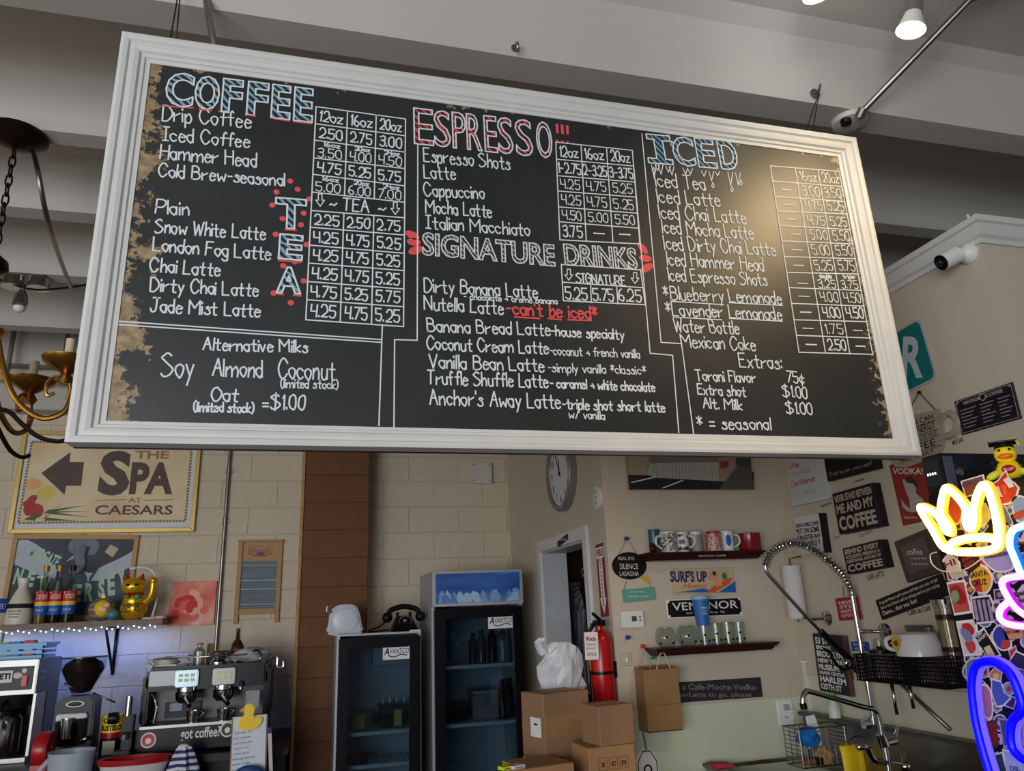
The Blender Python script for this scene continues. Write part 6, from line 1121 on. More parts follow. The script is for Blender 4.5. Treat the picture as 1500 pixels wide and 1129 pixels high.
# swing spout faucet
pv = PX(1294, 1085, XR - .21); t = thing('kitchen_faucet', 'chrome faucet with long swing spout over the sink', 'faucet', pv); L1 = pv; Q = lambda px, py: PY(px, py, pv.y) - L1
B().tube([Q(1294, 1090), Q(1287, 1050), Q(1280, 1038), Q(1262, 1034), Q(1190, 1013), Q(1180, 1013), Q(1176, 1022), Q(1177, 1036)], .0115, 10, smooth=4).build('spout', CHROME, t); B().tube([Q(1176, 1029), Q(1178, 1038)], .015, 10).build('aerator', BLACK, t)
B().tube([Q(1290, 1075), Q(1296, 1092)], .022, 12).tube([Q(1296, 1088), Q(1312, 1084)], .017, 10).tube([Q(1310, 1086), Q(1316, 1064)], .008, 8).build('valve', CHROME, t); B().tube([Q(1296, 1090), Q(1302, 1128), Q(1304, 1150)], .013, 10).build('supply_pipe', CHROME, t)
B().tube([Q(1272, 1096), Q(1280, 1112), Q(1300, 1116), Q(1322, 1120), Q(1330, 1124)], .013, 8, smooth=4).build('cross_pipe', CHROME, t); B().tube([Q(1255, 1093), Q(1274, 1094)], .011, 8).build('lever', CHROME, t); B().ball(Q(1326, 1122), .024).tube([Q(1326, 1122), Q(1322, 1100)], .009, 8).build('lever', CHROME, t)
t = thing('cable_cover', 'narrow pale vertical strip in the inner corner above the outlet', 'cable cover', (PY(1184, 1005, YM - .02).x if False else XR - .012, YM - .06, PX(1185, 1040, XR).z)); hh = PX(1185, 970, XR).z - t.location.z; B().box(-.012, .011, -.012, .012, 0, hh).build('strip', mat('strip_cream', (206, 206, 184), .4), t, .003); B().box(-.014, .011, -.014, .014, hh, hh + .01).build('end_cap', PAPER, t)
# paper towel roll
pt = wp('right', 1172, 812, .0); t = thing('paper_towel_roll', 'white paper towel roll hanging upright in the corner beside the spring hose', 'paper towels', M=wframe('right', wp('right', 1181, 868, 0))); zz0 = wp('right', 1177, 826, .075).z - wp('right', 1181, 868, 0).z; zz1 = wp('right', 1188, 905, .075).z - wp('right', 1181, 868, 0).z
B().lathe([(.02, zz1), (.05, zz1), (.05, zz0), (.02, zz0)], (0, 0, 0), 2, 28).build('roll', mat('towel_paper', (206, 204, 204), .9, var=.04), t); o = t.children[0]; o.rotation_euler = (-math.pi / 2, 0, 0); o.location = (0, 0, .075)
B().tube([(0, zz1 - .02, .075), (0, zz0 + .04, .075), (0, zz0 + .05, .001)], .006, 8).build('holder', STEEL, t)
# wire baskets with washed cups
XB = XR - .2
def G_(px, py): return PX(px, py, XB)
far, near = G_(1252, 968).y, G_(1378, 968).y; zb1 = (G_(1255, 962).z + G_(1375, 960).z) / 2; zb0 = (G_(1265, 1000).z + G_(1378, 1005).z) / 2
zb1 = max(zb1, zb0 + .08)
mid = (far + near) / 2
for i, (y1, y0, lb) in enumerate(((far, mid + .018, 'black wire dish basket nearer the alcove corner'), (mid - .018, near, 'black wire dish basket below the sunflower cup'))):
    t = thing('dish_basket', lb, 'basket', (XB + .1, (y0 + y1) / 2, zb0), group='wire dish baskets'); ly = (y1 - y0) / 2; h_ = zb1 - zb0; WIRE = mat('black_wire', (24, 22, 32), .35, .3)
    for nm, fx in (('front_grid', -.1), ('back_grid', .028)):
        b = B()
        for k in range(8): b.box(fx, fx + .004, -ly, ly, h_ * k / 7 - .002 * (k > 0), h_ * k / 7 + .003)
        nn = int(ly * 2 / .014)
        for k in range(nn + 1): y_ = -ly + 2 * ly * k / nn; b.box(fx - .002, fx + .001, y_ - .0015, y_ + .0015, 0, h_)
        b.build(nm, WIRE, t)
    for sy in (-1, 1):
        b = B()
        for k in range(8): b.box(-.1, .03, sy * ly - .002, sy * ly + .002, h_ * k / 7 - .002 * (k > 0), h_ * k / 7 + .003)
        for k in range(9): b.box(-.1 + k * .016 - .0015, -.1 + k * .016 + .0015, sy * ly - .003, sy * ly + .003, 0, h_)
        b.build('end_grid', WIRE, t)
    b = B()
    for k in range(10): b.box(-.1, .03, -ly + 2 * ly * (k + .5) / 10 - .002, -ly + 2 * ly * (k + .5) / 10 + .002, 0, .004)
    for k in range(5): b.box(-.1 + k * .032 - .002, -.1 + k * .032 + .002, -ly, ly, .004, .007)
    b.build('base_grid', WIRE, t); B().box(.03, .0985, -ly * .6, -ly * .5, h_ - .02, h_ - .004).build('wall_bracket', STEEL, t)
    q0, q1 = (((1307, 1006), (1320, 1047)), ((1333, 1008), (1346, 1038)))[i]; a = PX(*q0, XB + .06) - t.location; c = PX(*q1, XB + .06) - t.location
    B().tube([(a.x, a.y, .004), (a.x, a.y, c.z)], .008, 8).build('support_rod', CHROME, t)
    if i: a = PX(1316, 998, XR - .02) - t.location; c = PX(1392, 1068, XR - .02) - t.location; B().tube([a, c], .009, 6).build('brace', STEEL, t)
def on_bk(px, py, dx=.075): p = PX(px, py, XB + dx); return Vector((XB + dx, p.y, zb1 + .004))
t = thing('sunflower_cup', 'huge white cup with sunflower print upside down on the baskets', 'cup', on_bk(1349, 958)); hc = PX(1349, 927, XB + .04).z - zb1; rr = .095
B().lathe([(rr, 0), (rr * .98, hc * .4), (rr * .8, hc * .9), (rr * .6, hc), (0, hc)], n=32).build('bowl', CER, t); B().tube([(-.03, rr * .9, hc * .2), (-.05, rr * 1.35, hc * .3), (-.05, rr * 1.35, hc * .7), (-.03, rr * .75, hc * .8)], .009, 8, smooth=4).build('handle', CER, t)
c0 = Vector((-rr * .95, .03, hc * .55))
for k in range(9): a = k * .7; B().ball(c0 + Vector((.0, .022 * math.cos(a), .022 * math.sin(a))), .005, .013, .007, 8, Matrix.Rotation(a, 3, 'X')).build('petal_print', mat('petal_gold', (206, 160, 50), .4), t)
B().ball(c0, .007, .012, .012, 10).build('flower_centre', mat('flower_brown', (90, 56, 24), .5), t)
t = thing('steel_pan', 'grey steel pan rim behind the sunflower cup', 'pan', on_bk(1352, 955, .17)); t.location.x = XR - .03; hc2 = hc + .015; B().lathe([(.06, 0), (.075, hc2 * .9), (.078, hc2), (.073, hc2), (.058, .006), (0, .006)], n=24, sx=.3).build('pan', STEEL, t); B().lathe([(.078, hc2), (.082, hc2 + .004), (.078, hc2 + .008)], n=24, sx=.3).build('rim', STEEL, t)
t = thing('black_cup', 'black plastic cup tipped between the sunflower cup and a lid', 'cup', on_bk(1311, 953, .1)); B().lathe([(.028, 0), (.035, .055), (.038, .06), (.033, .06), (.025, .004), (0, .004)]).build('cup', BLACK, t); B().lathe([(.0365, .05), (.039, .055), (.0365, .06)]).build('rim', BLACK, t)
t = thing('pot_cover', 'flat black pot cover on the far dish basket', 'pot cover', on_bk(1290, 956, .07)); B().lathe([(.05, 0), (.05, .012), (.035, .018), (0, .02)]).build('lid', BLACK, t); B().lathe([(.012, .018), (.014, .03), (0, .032)]).build('knob', BLACK, t)
t = thing('upturned_glass', 'small upturned glass behind the black lid', 'glass', on_bk(1290, 952, .12)); B().lathe([(.03, 0), (.026, .058), (.024, .06), (0, .06)]).build('glass', GL, t); B().lathe([(.03, 0), (.032, .003), (.03, .006)]).build('rim', GL, t)
# cup tube on the wall
p0 = wp('right', 1399, 965, .06); p1 = wp('right', 1390, 884, .06); t = thing('cup_dispenser', 'clear tube dispenser with dark bands beside the sticker cabinet', 'dispenser', M=wframe('right', Vector((XR, p0.y, p0.z)))); hh = p1.z - p0.z
def up(b, nm, m): o = b.build(nm, m, t); o.rotation_euler = (-math.pi / 2, 0, 0); o.location = (0, 0, .06); return o
up(B().lathe([(.042, 0), (.042, hh)], n=24), 'tube', thin_glass('tube_glass', (226, 224, 210), .08))
for z in (.03, .2): up(B().lathe([(.0425, hh * z * 3.6 if z > .1 else .03), (.0425, (hh * z * 3.6 if z > .1 else .03) + .02)], n=24), 'dark_band', WALNUT)
up(B().lathe([(.036, .04), (.036, hh * .7)], n=20), 'paper_cups', mat('cup_sand', (176, 162, 130), .7)); up(B().lathe([(.05, hh), (.052, hh + .02), (0, hh + .025)], n=24), 'cap', CHROME); B().box(-.05, .05, -.03, .0, .001, .1).build('bracket', CHROME, t, .003)
# wire caddy with scrubbers, gloves
ZCAD = ZSK; pc = PY(1200, 1118, 3.55); t = thing('wire_caddy', 'wire sponge caddy with scrubbers hanging at the sink corner', 'caddy', (pc.x, 3.55, pc.z)); cw = .13; ch = PY(1195, 1062, 3.55).z - pc.z
for z in (0, ch): B().tube([(-cw, -.06, z), (cw, -.06, z), (cw, .07, z), (-cw, .07, z)], .004, 6, True).build('hoop', STEEL, t)
b = B()
for k in range(9): x_ = -cw + 2 * cw * k / 8; b.tube([(x_, .07, ch), (x_, .07, 0), (x_, -.06, 0), (x_, -.06, ch * (.5 if 0 < k < 8 else 1))], .0022, 5)
for k in range(9): b.tube([(-cw, -.06, ch * k / 9), (-cw, .07, ch * k / 9)], .0025, 5); b.tube([(cw, -.06, ch * k / 9), (cw, .07, ch * k / 9)], .0025, 5)
b.build('wire_grid', STEEL, t); B().tube([(cw, .0, ch), (cw + .05, .06, ch + .03), (XR - .06 - pc.x, .1, ch + .02)], .006, 6, smooth=4).build('hook_arm', STEEL, t)
def cad(px, py, Y=3.53): return PY(px, py, Y)
def scrub(name, label, px, py, rx, ry, rz, m, seed, Y=3.55):
    p = cad(px, py, Y); q = thing(name, label, 'scrubber', (p.x, Y, p.z - rz)); crumple(rx, ry, rz, seed, m, 'pad', q, 24, .5); B().box(-.01, .01, -.008, .008, 0, .01).build('tag', PAPER, q)
scrub('blue_scrubber', 'bright blue crumpled scrubbing cloth in the wire caddy', 1184, 1079, .055, .045, .05, mat('cloth_blue', (20, 112, 190), .8, var=.2), 31); scrub('coir_scrubber', 'tan coir scrubber in front of the caddy', 1207, 1108, .05, .04, .05, mat('coir_tan', (176, 134, 84), .95, var=.6, scale=60, bump=1), 33)
p = cad(1186, 1114); t = thing('dish_brush', 'wooden handled dish brush lying in the caddy', 'brush', (p.x, 3.52, pc.z + .006)); B().tube([(-.05, 0, .012), (.03, .01, .012)], .012, 10).build('handle', mat('orange_wood'), t); B().box(.03, .06, -.015, .03, .0, .03).build('bristles', BLACK, t)
p = cad(1200, 1062); t = thing('white_scraper', 'white plastic scraper standing up in the caddy', 'scraper', (p.x, 3.58, p.z - .03)); B().prism([(-.03, 0), (.035, -.01), (.015, .075), (-.035, .07)], -.006, .006).build('blade', PAPER, t, .002).rotation_euler = (math.pi / 2, 0, 0); B().box(.015, .03, -.006, .006, -.08, .0).build('grip', PAPER, t)
p = PX(1225, 1058, XR - .07); t = thing('spray_bottle', 'white spray bottle with green nozzle behind the caddy', 'bottle', (p.x, p.y, zl0 + .02)); B().lathe([(0, 0), (.028, 0), (.03, .05), (.014, .08), (.012, .1)]).build('bottle', mat('bottle_milk', (206, 214, 206), .4), t); B().ball((0, 0, .105), .02, .016, .016).build('nozzle', mat('lime_green', (80, 200, 40), .4), t)
p = PX(1250, 1090, XR - .1); t = thing('rubber_gloves', 'pair of bright yellow rubber gloves hanging over the sink', 'gloves', (p.x, p.y, p.z))
for k, (dx, dy) in enumerate(((-.03, 0), (.045, .015))):
    g = B(); wv = .045 - .008 * k; V = []; nn = 14
    for z, w_ in ((0, 1.15), (-.03, 1), (-.1, .95), (-.16, 1.05), (-.2, 1.1)):
        for i in range(nn): a = 2 * math.pi * i / nn; V.append((dx + wv * w_ * math.cos(a), dy + .014 * math.sin(a) * (1 + .3 * math.cos(3 * a)), z - .03 * k))
    g.add(V, [(j * nn + i, (j + 1) * nn + i, (j + 1) * nn + (i + 1) % nn, j * nn + (i + 1) % nn) for j in range(4) for i in range(nn)], True)
    for i in range(4): x_ = dx - wv * .8 + i * wv * .54; g.tube([(x_, dy, -.19 - .03 * k), (x_, dy, -.27 - .03 * k)], .012, 8)
    g.tube([(dx - wv, dy, -.12 - .03 * k), (dx - wv - .03, dy, -.19 - .03 * k)], .013, 8); g.build('glove', mat('glove_yellow', (240, 200, 12), .4), t)
B().tube([(-.02, 0, -.03), (-.02, .0, .02), (.06, .05, .03)], .004, 6).build('hanging_clip', STEEL, t)
p = PY(1052, 1122, YM - .08); t = thing('red_cloth', 'folded red cloth on the left end of the sink rim', 'cloth', (p.x, YM - .09, ZSK + .0005)); B().hexa([(-.06, -.05, 0), (.07, -.05, 0), (.07, .04, 0), (-.06, .04, 0)][::-1], [(-.045, -.045, .02), (.06, -.045, .012), (.065, .035, .012), (-.05, .035, .022)][::-1]).build('cloth', mat('cloth_red', (186, 60, 62), .9), t, .004); B().box(-.08, -.055, -.03, .03, 0, .018).build('grey_edge', mat('cloth_grey', (110, 104, 100), .9), t, .004)
# ================================================================== sticker covered cabinet and neon
YFE = 1.55
XSC = PY(1412, 990, YFE).x; CAB = ('r', 0, XSC); ztc = PX(1374, 722, XSC).z
t = thing('sticker_cabinet', 'black cabinet covered in stickers at the right edge', 'cabinet', (XSC + .25, 1.1, 0)); cabt = t
B().box(-.25, .25, -.6, YFE - 1.1, 0.001, ztc).build('body', mat('cabinet_black', (18, 15, 24), .35, var=.1), t, .004)
hz0 = thing('coin_box', 'black device with dotted display on top of the sticker cabinet', 'device', (XSC + .25, 1.5, ztc)); 
fx = PY(1400, 690, 1.485); hx0 = XSC + .004; ht = PX(1383, 660, XSC).z - ztc
B().box(hx0 - hz0.location.x, .25, -.015, .05, 0.0005, ht).build('housing', mat('device_black', (24, 24, 32), .3, var=.1), hz0, .004)
B().box(hx0 - hz0.location.x - .002, hx0 - hz0.location.x, -.005, .043, ht * .2, ht * .85).build('side_panel', mat('device_side', (34, 36, 44), .3), hz0)
for k in range(4): B().box(hx0 - hz0.location.x - .004, hx0 - hz0.location.x - .002, .032 - k * .008, .035 - k * .008, ht * .48, ht * .54).build('indicator', mat('indicator_white', (230, 230, 230), emit=1.5), hz0)
B().box(hx0 - hz0.location.x + .004, hx0 - hz0.location.x + .03, -.019, -.015, ht * .1, ht * .9).build('front_bezel', mat('bezel_slate', (60, 66, 84), .25), hz0); B().lathe([(.012, 0), (.01, .006), (0, .006)], (hx0 - hz0.location.x + .045, -.015, ht * .5), 1).build('lock', STEEL, hz0); B().box(hx0 - hz0.location.x + .06, hx0 - hz0.location.x + .11, -.018, -.015, ht * .3, ht * .55).build('coin_slot', BLACK, hz0)
# stickers: parts of the cabinet
cM = wframe(CAB, Vector((XSC, 1.1, 0))); cI = t.matrix_basis.inverted() if False else None
_sn = [0]
def cl(px, py): p = wp(CAB, px, py, .001); return (-(p.y - 1.1), p.z)
def sk_(pts, col, parent=None, z=None, name='sticker', smooth=0, var=.12):
    q = [cl(*p) for p in pts]
    if smooth: q = [tuple(v[:2]) for v in cat_rom([(a, b, 0) for a, b in q], smooth, True)]
    _sn[0] += 1
    b = B(); b.T = Matrix.Translation((-.25, 0, 0)) @ Matrix(((0, 0, -1), (-1, 0, 0), (0, 1, 0))).to_4x4()
    b.prism(q, .0002, (z if z else .0012 + (_sn[0] % 7) * .00012))
    return b.build(name, mat('stk_%02x%02x%02x' % tuple(col), col, .45, var=var, scale=40), parent or cabt)
def stx(par, s, x0, y0, x1, y1, h, col, z=.0034, bold=.02):
    a, b_ = cl(x0, y0), cl(x1, y1); L = math.hypot(b_[0] - a[0], b_[1] - a[1]); hh = h / 1500 * 1.6
    o = letters(par, mat('stk_%02x%02x%02x' % tuple(col), col, .45), [(s, a[0], a[1], L, hh, bold, 0, math.atan2(b_[1] - a[1], b_[0] - a[0]))], z)
    o.matrix_parent_inverse = Matrix(); o.matrix_basis = Matrix.Translation((-.25, 0, 0)) @ Matrix(((0, 0, -1), (-1, 0, 0), (0, 1, 0))).to_4x4(); return o
W_, K_ = (222, 214, 212), (24, 20, 30)
def bordered(pts, col, bcol=W_, k=.86, smooth=0):
    cx = sum(p[0] for p in pts) / len(pts); cy = sum(p[1] for p in pts) / len(pts); s = sk_(pts, bcol, None, .0014, smooth=smooth)
    sk_([(cx + (x - cx) * k, cy + (y - cy) * k) for x, y in pts], col, s, .002, 'print', smooth); return s
s = bordered([(1474, 687), (1478, 700), (1487, 706), (1494, 714), (1490, 728), (1480, 738), (1468, 741), (1458, 730), (1450, 718), (1452, 708), (1462, 702), (1466, 696)], (196, 50, 34))
sk_([(1470, 702), (1478, 697), (1482, 703), (1486, 712), (1479, 714)], W_, s, .0026, 'print'); sk_([(1458, 714), (1463, 711), (1467, 722), (1470, 727), (1461, 727)], W_, s, .0026, 'print'); a = sk_([(1468, 708), (1475, 712), (1476, 724), (1470, 722)], (220, 84, 40), s, .0027, 'print')
s = bordered([(1407, 704), (1441, 694), (1446, 720), (1414, 728)], (120, 62, 50)); sk_([(1410, 708), (1440, 699), (1441, 704), (1411, 713)], (74, 62, 90), s, .0026, 'print')
s = bordered([(1386.5, 852), (1413, 848), (1424, 897), (1398, 901)], (176, 74, 66)); sk_([(1393, 862), (1402, 856), (1412, 866), (1416, 880), (1404, 884), (1394, 874)], (150, 30, 36), s, .0026, 'print', 4); sk_([(1394, 868), (1402, 864), (1406, 876), (1399, 882)], (120, 150, 100), s, .003, 'print', 4)
s = bordered([(1400, 909), (1429.5, 906), (1439, 959), (1412, 961)], (196, 190, 190)); sk_([(1410, 914), (1420, 912), (1428, 922), (1424, 930), (1412, 922)], (170, 40, 46), s, .0026, 'print', 3); sk_([(1408, 920), (1418, 922), (1426, 934), (1418, 940), (1410, 930)], (110, 120, 160), s, .0027, 'print', 3); sk_([(1414, 940), (1426, 938), (1430, 950), (1422, 956)], (180, 60, 56), s, .0026, 'print', 3)
s = bordered([(1426, 930), (1441, 918), (1467, 960), (1449, 968)], (26, 24, 30)); sk_([(1442, 948), (1450, 944), (1460, 962), (1450, 966)], (196, 184, 130), s, .0026, 'print'); stx(s, 'OLD', 1433, 934, 1441, 926, 7, W_); stx(s, 'GHOST', 1435, 940, 1447, 930, 6, W_)
s = bordered([(1422, 838), (1432, 826), (1446, 830), (1455, 846), (1450, 864), (1440, 870), (1428, 864), (1420, 852)], (206, 160, 40), smooth=3); sk_([(1426, 850), (1436, 846), (1440, 866), (1430, 866)], (170, 50, 40), s, .0026, 'print'); stx(s, 'SANTA', 1422, 846, 1449, 842, 12, K_); stx(s, 'CRUZ', 1426, 858, 1448, 855, 12, K_)
s = bordered([(1421, 874), (1450, 870), (1456, 884), (1452, 896), (1457, 911), (1428, 914), (1424, 894)], (40, 30, 50)); 
for k in range(4): sk_([(1425 + k * 7, 878), (1429 + k * 7, 877), (1435 + k * 7, 908), (1431 + k * 7, 909)], (150, 140, 160), s, .0026, 'print')
s = bordered([(1436, 814), (1448, 803), (1480, 800), (1486, 818), (1484, 834), (1462, 838), (1446, 828)], (150, 150, 196), smooth=3); stx(s, 'Glasstown', 1444, 818, 1482, 812, 12, (40, 40, 90))
s = bordered([(1408, 812), (1420, 806), (1434, 816), (1434, 832), (1420, 838), (1410, 828)], (60, 30, 34), (40, 24, 30), smooth=3); stx(s, 'DUCK', 1412, 823, 1428, 814, 7, (196, 60, 50)); stx(s, 'CITY', 1415, 831, 1430, 822, 7, (196, 60, 50))
s = bordered([(1380, 820), (1390, 808), (1406, 822), (1408, 834), (1388, 836)], (206, 190, 170)); stx(s, 'HI', 1386, 832, 1402, 826, 14, (120, 40, 36))
bordered([(1390, 838), (1412, 834), (1418, 842), (1396, 848)], (176, 176, 150)); bordered([(1386, 730), (1396, 724), (1410, 746), (1404, 768), (1394, 760)], (186, 66, 36), (220, 200, 120), smooth=3); bordered([(1428, 744), (1444, 736), (1450, 760), (1434, 772)], (196, 186, 90), smooth=2)
s = bordered([(1482, 732), (1500, 726), (1512, 756), (1490, 764)], (120, 150, 186), smooth=3); sk_([(1486, 752), (1500, 746), (1500, 756), (1488, 760)], (176, 60, 46), s, .0026, 'print', 3)
bordered([(1462, 742), (1472, 740), (1480, 756), (1484, 768), (1474, 770), (1464, 756)], (92, 98, 130), smooth=3); bordered([(1462, 762), (1478, 764), (1482, 792), (1466, 800)], (190, 170, 160), smooth=3)
s = bordered([(1456, 920), (1466, 914), (1478, 930), (1482, 948), (1466, 952), (1454, 936)], (50, 60, 150), smooth=3); sk_([(1468, 938), (1480, 938), (1478, 948), (1468, 950)], (170, 60, 50), s, .0026, 'print', 3)
s = bordered([(1468, 920), (1500, 916), (1500, 934), (1472, 938)], (196, 140, 100), (120, 110, 120)); stx(s, 'FREE GAME', 1472, 928, 1496, 926, 6, K_)
bordered([(1416, 968), (1430, 962), (1440, 968), (1430, 990), (1418, 1000), (1415, 984)], (90, 130, 136), smooth=3); bordered([(1478, 968), (1488, 952), (1505, 960), (1505, 984), (1490, 978)], (40, 34, 60)); bordered([(1484, 984), (1510, 982), (1512, 1020), (1496, 1010)], (160, 140, 170))
s = bordered([(1436, 1004), (1446, 1002), (1453, 1018), (1454, 1050), (1445, 1052), (1437, 1030)], (180, 110, 140), smooth=3); bordered([(1452, 992), (1466, 996), (1472, 1014), (1482, 1022), (1470, 1034), (1460, 1036), (1452, 1014)], (70, 90, 160)); bordered([(1444, 1056), (1458, 1054), (1464, 1090), (1456, 1098)], (130, 34, 40), (60, 40, 80)); bordered([(1462, 1050), (1500, 1056), (1500, 1090), (1470, 1094)], (70, 76, 120), (150, 150, 190)); s = bordered([(1468, 1096), (1505, 1104), (1505, 1140), (1474, 1132)], (150, 160, 206)); stx(s, 'DSL', 1482, 1128, 1496, 1129, 9, (40, 40, 90)); bordered([(1456, 1104), (1468, 1100), (1476, 1135), (1464, 1140)], (30, 60, 76))
rs = random.Random(12); PAL = [(60, 40, 90), (120, 120, 170), (170, 60, 70), (206, 190, 110), (60, 110, 130), (190, 180, 196), (90, 60, 50), (40, 70, 140), (200, 120, 70), (130, 150, 120)]
for gy in range(745, 1130, 24):
    for gx in range(1376, 1512, 21):
        x, y = gx + rs.uniform(-5, 5), gy + rs.uniform(-6, 6)
        if x < 1374 + max(0, (y - 790)) * .2 + 6: continue
        n = rs.choice((4, 4, 5, 7)); a0 = rs.uniform(0, 6); rx, ry = rs.uniform(8, 12), rs.uniform(9, 14)
        P = [(x + rx * math.cos(a0 + k * 2 * math.pi / n), y + ry * math.sin(a0 + k * 2 * math.pi / n)) for k in range(n)]
        z = .0003 + rs.random() * .0003; s = sk_(P, (196, 188, 196), None, z, 'sticker', 0 if n < 7 else 2); sk_([(x + (p[0] - x) * .8, y + (p[1] - y) * .8) for p in P], rs.choice(PAL), s, z + .0002, 'print', 0 if n < 7 else 2)
        sk_([(x + (p[0] - x) * .4 + 1, y + (p[1] - y) * .35) for p in P[::-1]], rs.choice(PAL), s, z + .0004, 'print', 2)
# neon
def neon(name, label, paths, col, r, strength, shc, out=.045):
    t = thing('neon_sign', label, 'neon sign', M=wframe(CAB, Vector((XSC, wp(CAB, *paths[0][0][0], out).y, wp(CAB, *paths[0][0][0], out).z)))); o = t.matrix_world.translation if False else Vector((XSC, wp(CAB, *paths[0][0][0], out).y, wp(CAB, *paths[0][0][0], out).z))
    m = mat('neon_' + name, col, .4, emit=strength, var=0); shell = mat('shell_' + name, shc, .3, emit=.7, var=0)
    for pts, closed in paths:
        P = []
        for p in pts: q = wp(CAB, *p, out); P.append(Vector((-(q.y - o.y), q.z - o.z, out)))
        B().tube(P, r, 10, closed, 6).build('neon_tube', m, t); B().tube([p - Vector((0, 0, r * 1.2)) for p in P], r * 1.35, 8, closed, 6).build('tube_channel', shell, t)
        for p in (P[0], P[len(P) // 2]): B().cyl((p.x, p.y, .0008), (p.x, p.y, out - r), .004, n=8).build('standoff', STEEL, t)
    return t
crown_ = [([(1384, 803), (1365, 774), (1348, 746), (1352, 742), (1372, 754), (1384, 775), (1390, 779), (1388, 768), (1378, 752), (1379, 734), (1384, 715), (1390, 716), (1404, 730), (1414, 745), (1415, 766), (1421, 774), (1426, 764), (1426, 745), (1432, 722), (1440, 709), (1447, 716), (1456, 744), (1461, 772), (1461, 794), (1452, 804), (1420, 808)], True), ([(1386, 802), (1400, 792), (1422, 787), (1446, 787), (1458, 792)], False)]
nc = neon('neon_crown', 'glowing warm yellow neon crown on the sticker cabinet', crown_, (255, 222, 120), .0078, 9, (235, 190, 60))
q = [wp(CAB, *p, .03) for p in ((1372, 808), (1363, 812), (1366, 826), (1382, 836), (1412, 834), (1440, 816))]; oo = nc.matrix_basis.translation; B().tube([Vector((-(p.y - oo.y), p.z - oo.z, .03)) for p in q], .0016, 6, False, 5).build('power_cord', mat('cord_clear', (220, 200, 150), .4), nc)
neon('neon_cyan_wave', 'pale cyan neon curve at the right edge below the crown', [([(1504, 768), (1484, 776), (1479, 796), (1486, 816), (1495, 838)], False)], (90, 190, 255), .007, 9, (20, 110, 220))
neon('neon_magenta_loop', 'bright magenta neon loops at the right edge', [([(1506, 842), (1476, 846), (1468, 854), (1474, 870), (1488, 890), (1506, 903)], False), ([(1478, 880), (1467, 890), (1464, 901), (1470, 910), (1484, 915), (1506, 917)], False)], (245, 80, 255), .0068, 11, (150, 20, 210))
neon('neon_blue_heart', 'large deep blue neon outline at the bottom right', [([(1456, 1150), (1446, 1118), (1438, 1091), (1429, 1054), (1424, 1016), (1424, 994), (1430, 974), (1447, 968), (1464, 972), (1480, 986), (1491, 1010), (1497, 1032), (1493, 1045), (1484, 1054), (1480, 1072), (1483, 1094), (1494, 1108), (1508, 1115)], False)], (0, 0, 255), .0092, 3, (104, 84, 226))
# rubber duck with graduation cap
pd = PX(1478, 698, XSC + .04); t = thing('rubber_duck', 'yellow rubber duck wearing a black graduation cap on the cabinet', 'rubber duck', (XSC + .045, pd.y, ztc), math.radians(-50)); k = .85
B().ball((0, 0, .03 * k), .034 * k, .036 * k, .03 * k).ball((0, -.004, .074 * k), .027 * k, .025 * k, .028 * k, 18).build('body', YEL, t); B().ball((0, -.028 * k, .066 * k), .018 * k, .014 * k, .008 * k).build('bill', mat('bill_orange', (236, 120, 24), .4), t)
for s in (-1, 1): B().ball((s * .012 * k, -.026 * k, .084 * k), .0035 * k, .003, .004 * k, 8).build('eye', BLACKP, t); B().ball((s * .036 * k, -.012, .02 * k), .022 * k, .011 * k, .011 * k, 10, Matrix.Rotation(s * .4, 3, 'Y')).build('foot', mat('duck_lime', (206, 206, 50), .4), t); B().ball((s * .03 * k, .004, .04 * k), .014 * k, .024 * k, .02 * k).build('gown', BLACK, t)
B().box(-.034 * k, .034 * k, -.034 * k, .034 * k, .105 * k, .109 * k).lathe([(.024 * k, .092 * k), (.022 * k, .106 * k)]).build('mortarboard', BLACK, t); B().tube([(0, 0, .11 * k), (.03 * k, -.02 * k, .112 * k), (.036 * k, -.03 * k, .09 * k)], .003 * k, 6).build('tassel', YEL, t); B().ball((0, -.034 * k, .03 * k), .017 * k, .006, .012 * k).build('badge', REDP, t)
o = letters(t, WHITEP, [('YOU DID IT', -.013 * k, .027 * k, .026 * k, .006 * k)], 0); o.rotation_euler = (math.pi / 2, 0, 0); o.location = (0, -.0405 * k, 0)
# ================================================================== ceiling fixtures
def onz(px, py, z): return PZ(px, py, z)
yN = 2.03
def hanger(px, py, px2, label):
    h = PY(px, py, yN - .02); t = thing('hanging_wire', label, 'wire', (h.x, yN - .008, h.z)); B().tube([(0, .004, .0), (0, -.03, .0), (0, -.04, .015)], .005, 6).lathe([(.02, 0), (.02, .006), (0, .006)], (0, .0, 0), 1).build('eye_hook', STEEL, t)
    e = PY(px2[0], px2[1], YBD) - t.location; e.z = bz1 - .004 - h.z
    B().tube([(0, -.032, 0), e + Vector((.004, 0, 0))], .0022, 5).build('strand', BRONZE, t); B().tube([(0, -.036, 0), (e.x - .012, e.y, e.z + .03), e], .0022, 5).build('strand', BRONZE, t)
hanger(1196, 134, (1186, 190), 'thin twisted wire holding the right end of the menu board'); hanger(268, -30, (256, 60), 'thin twisted wire holding the left end of the menu board')
h = PY(756, 66, yN - .02); t = thing('ceiling_hook', 'small steel hook screwed into the beam above the menu board middle', 'hook', (h.x, yN - .004, h.z)); B().lathe([(.014, 0), (.014, .006), (0, .006)], (0, 0, 0), 1).build('plate', STEEL, t); B().tube([(0, -.005, 0), (0, -.03, -.0), (0, -.035, -.02), (0, -.02, -.03)], .005, 6, smooth=3).build('hook', STEEL, t)
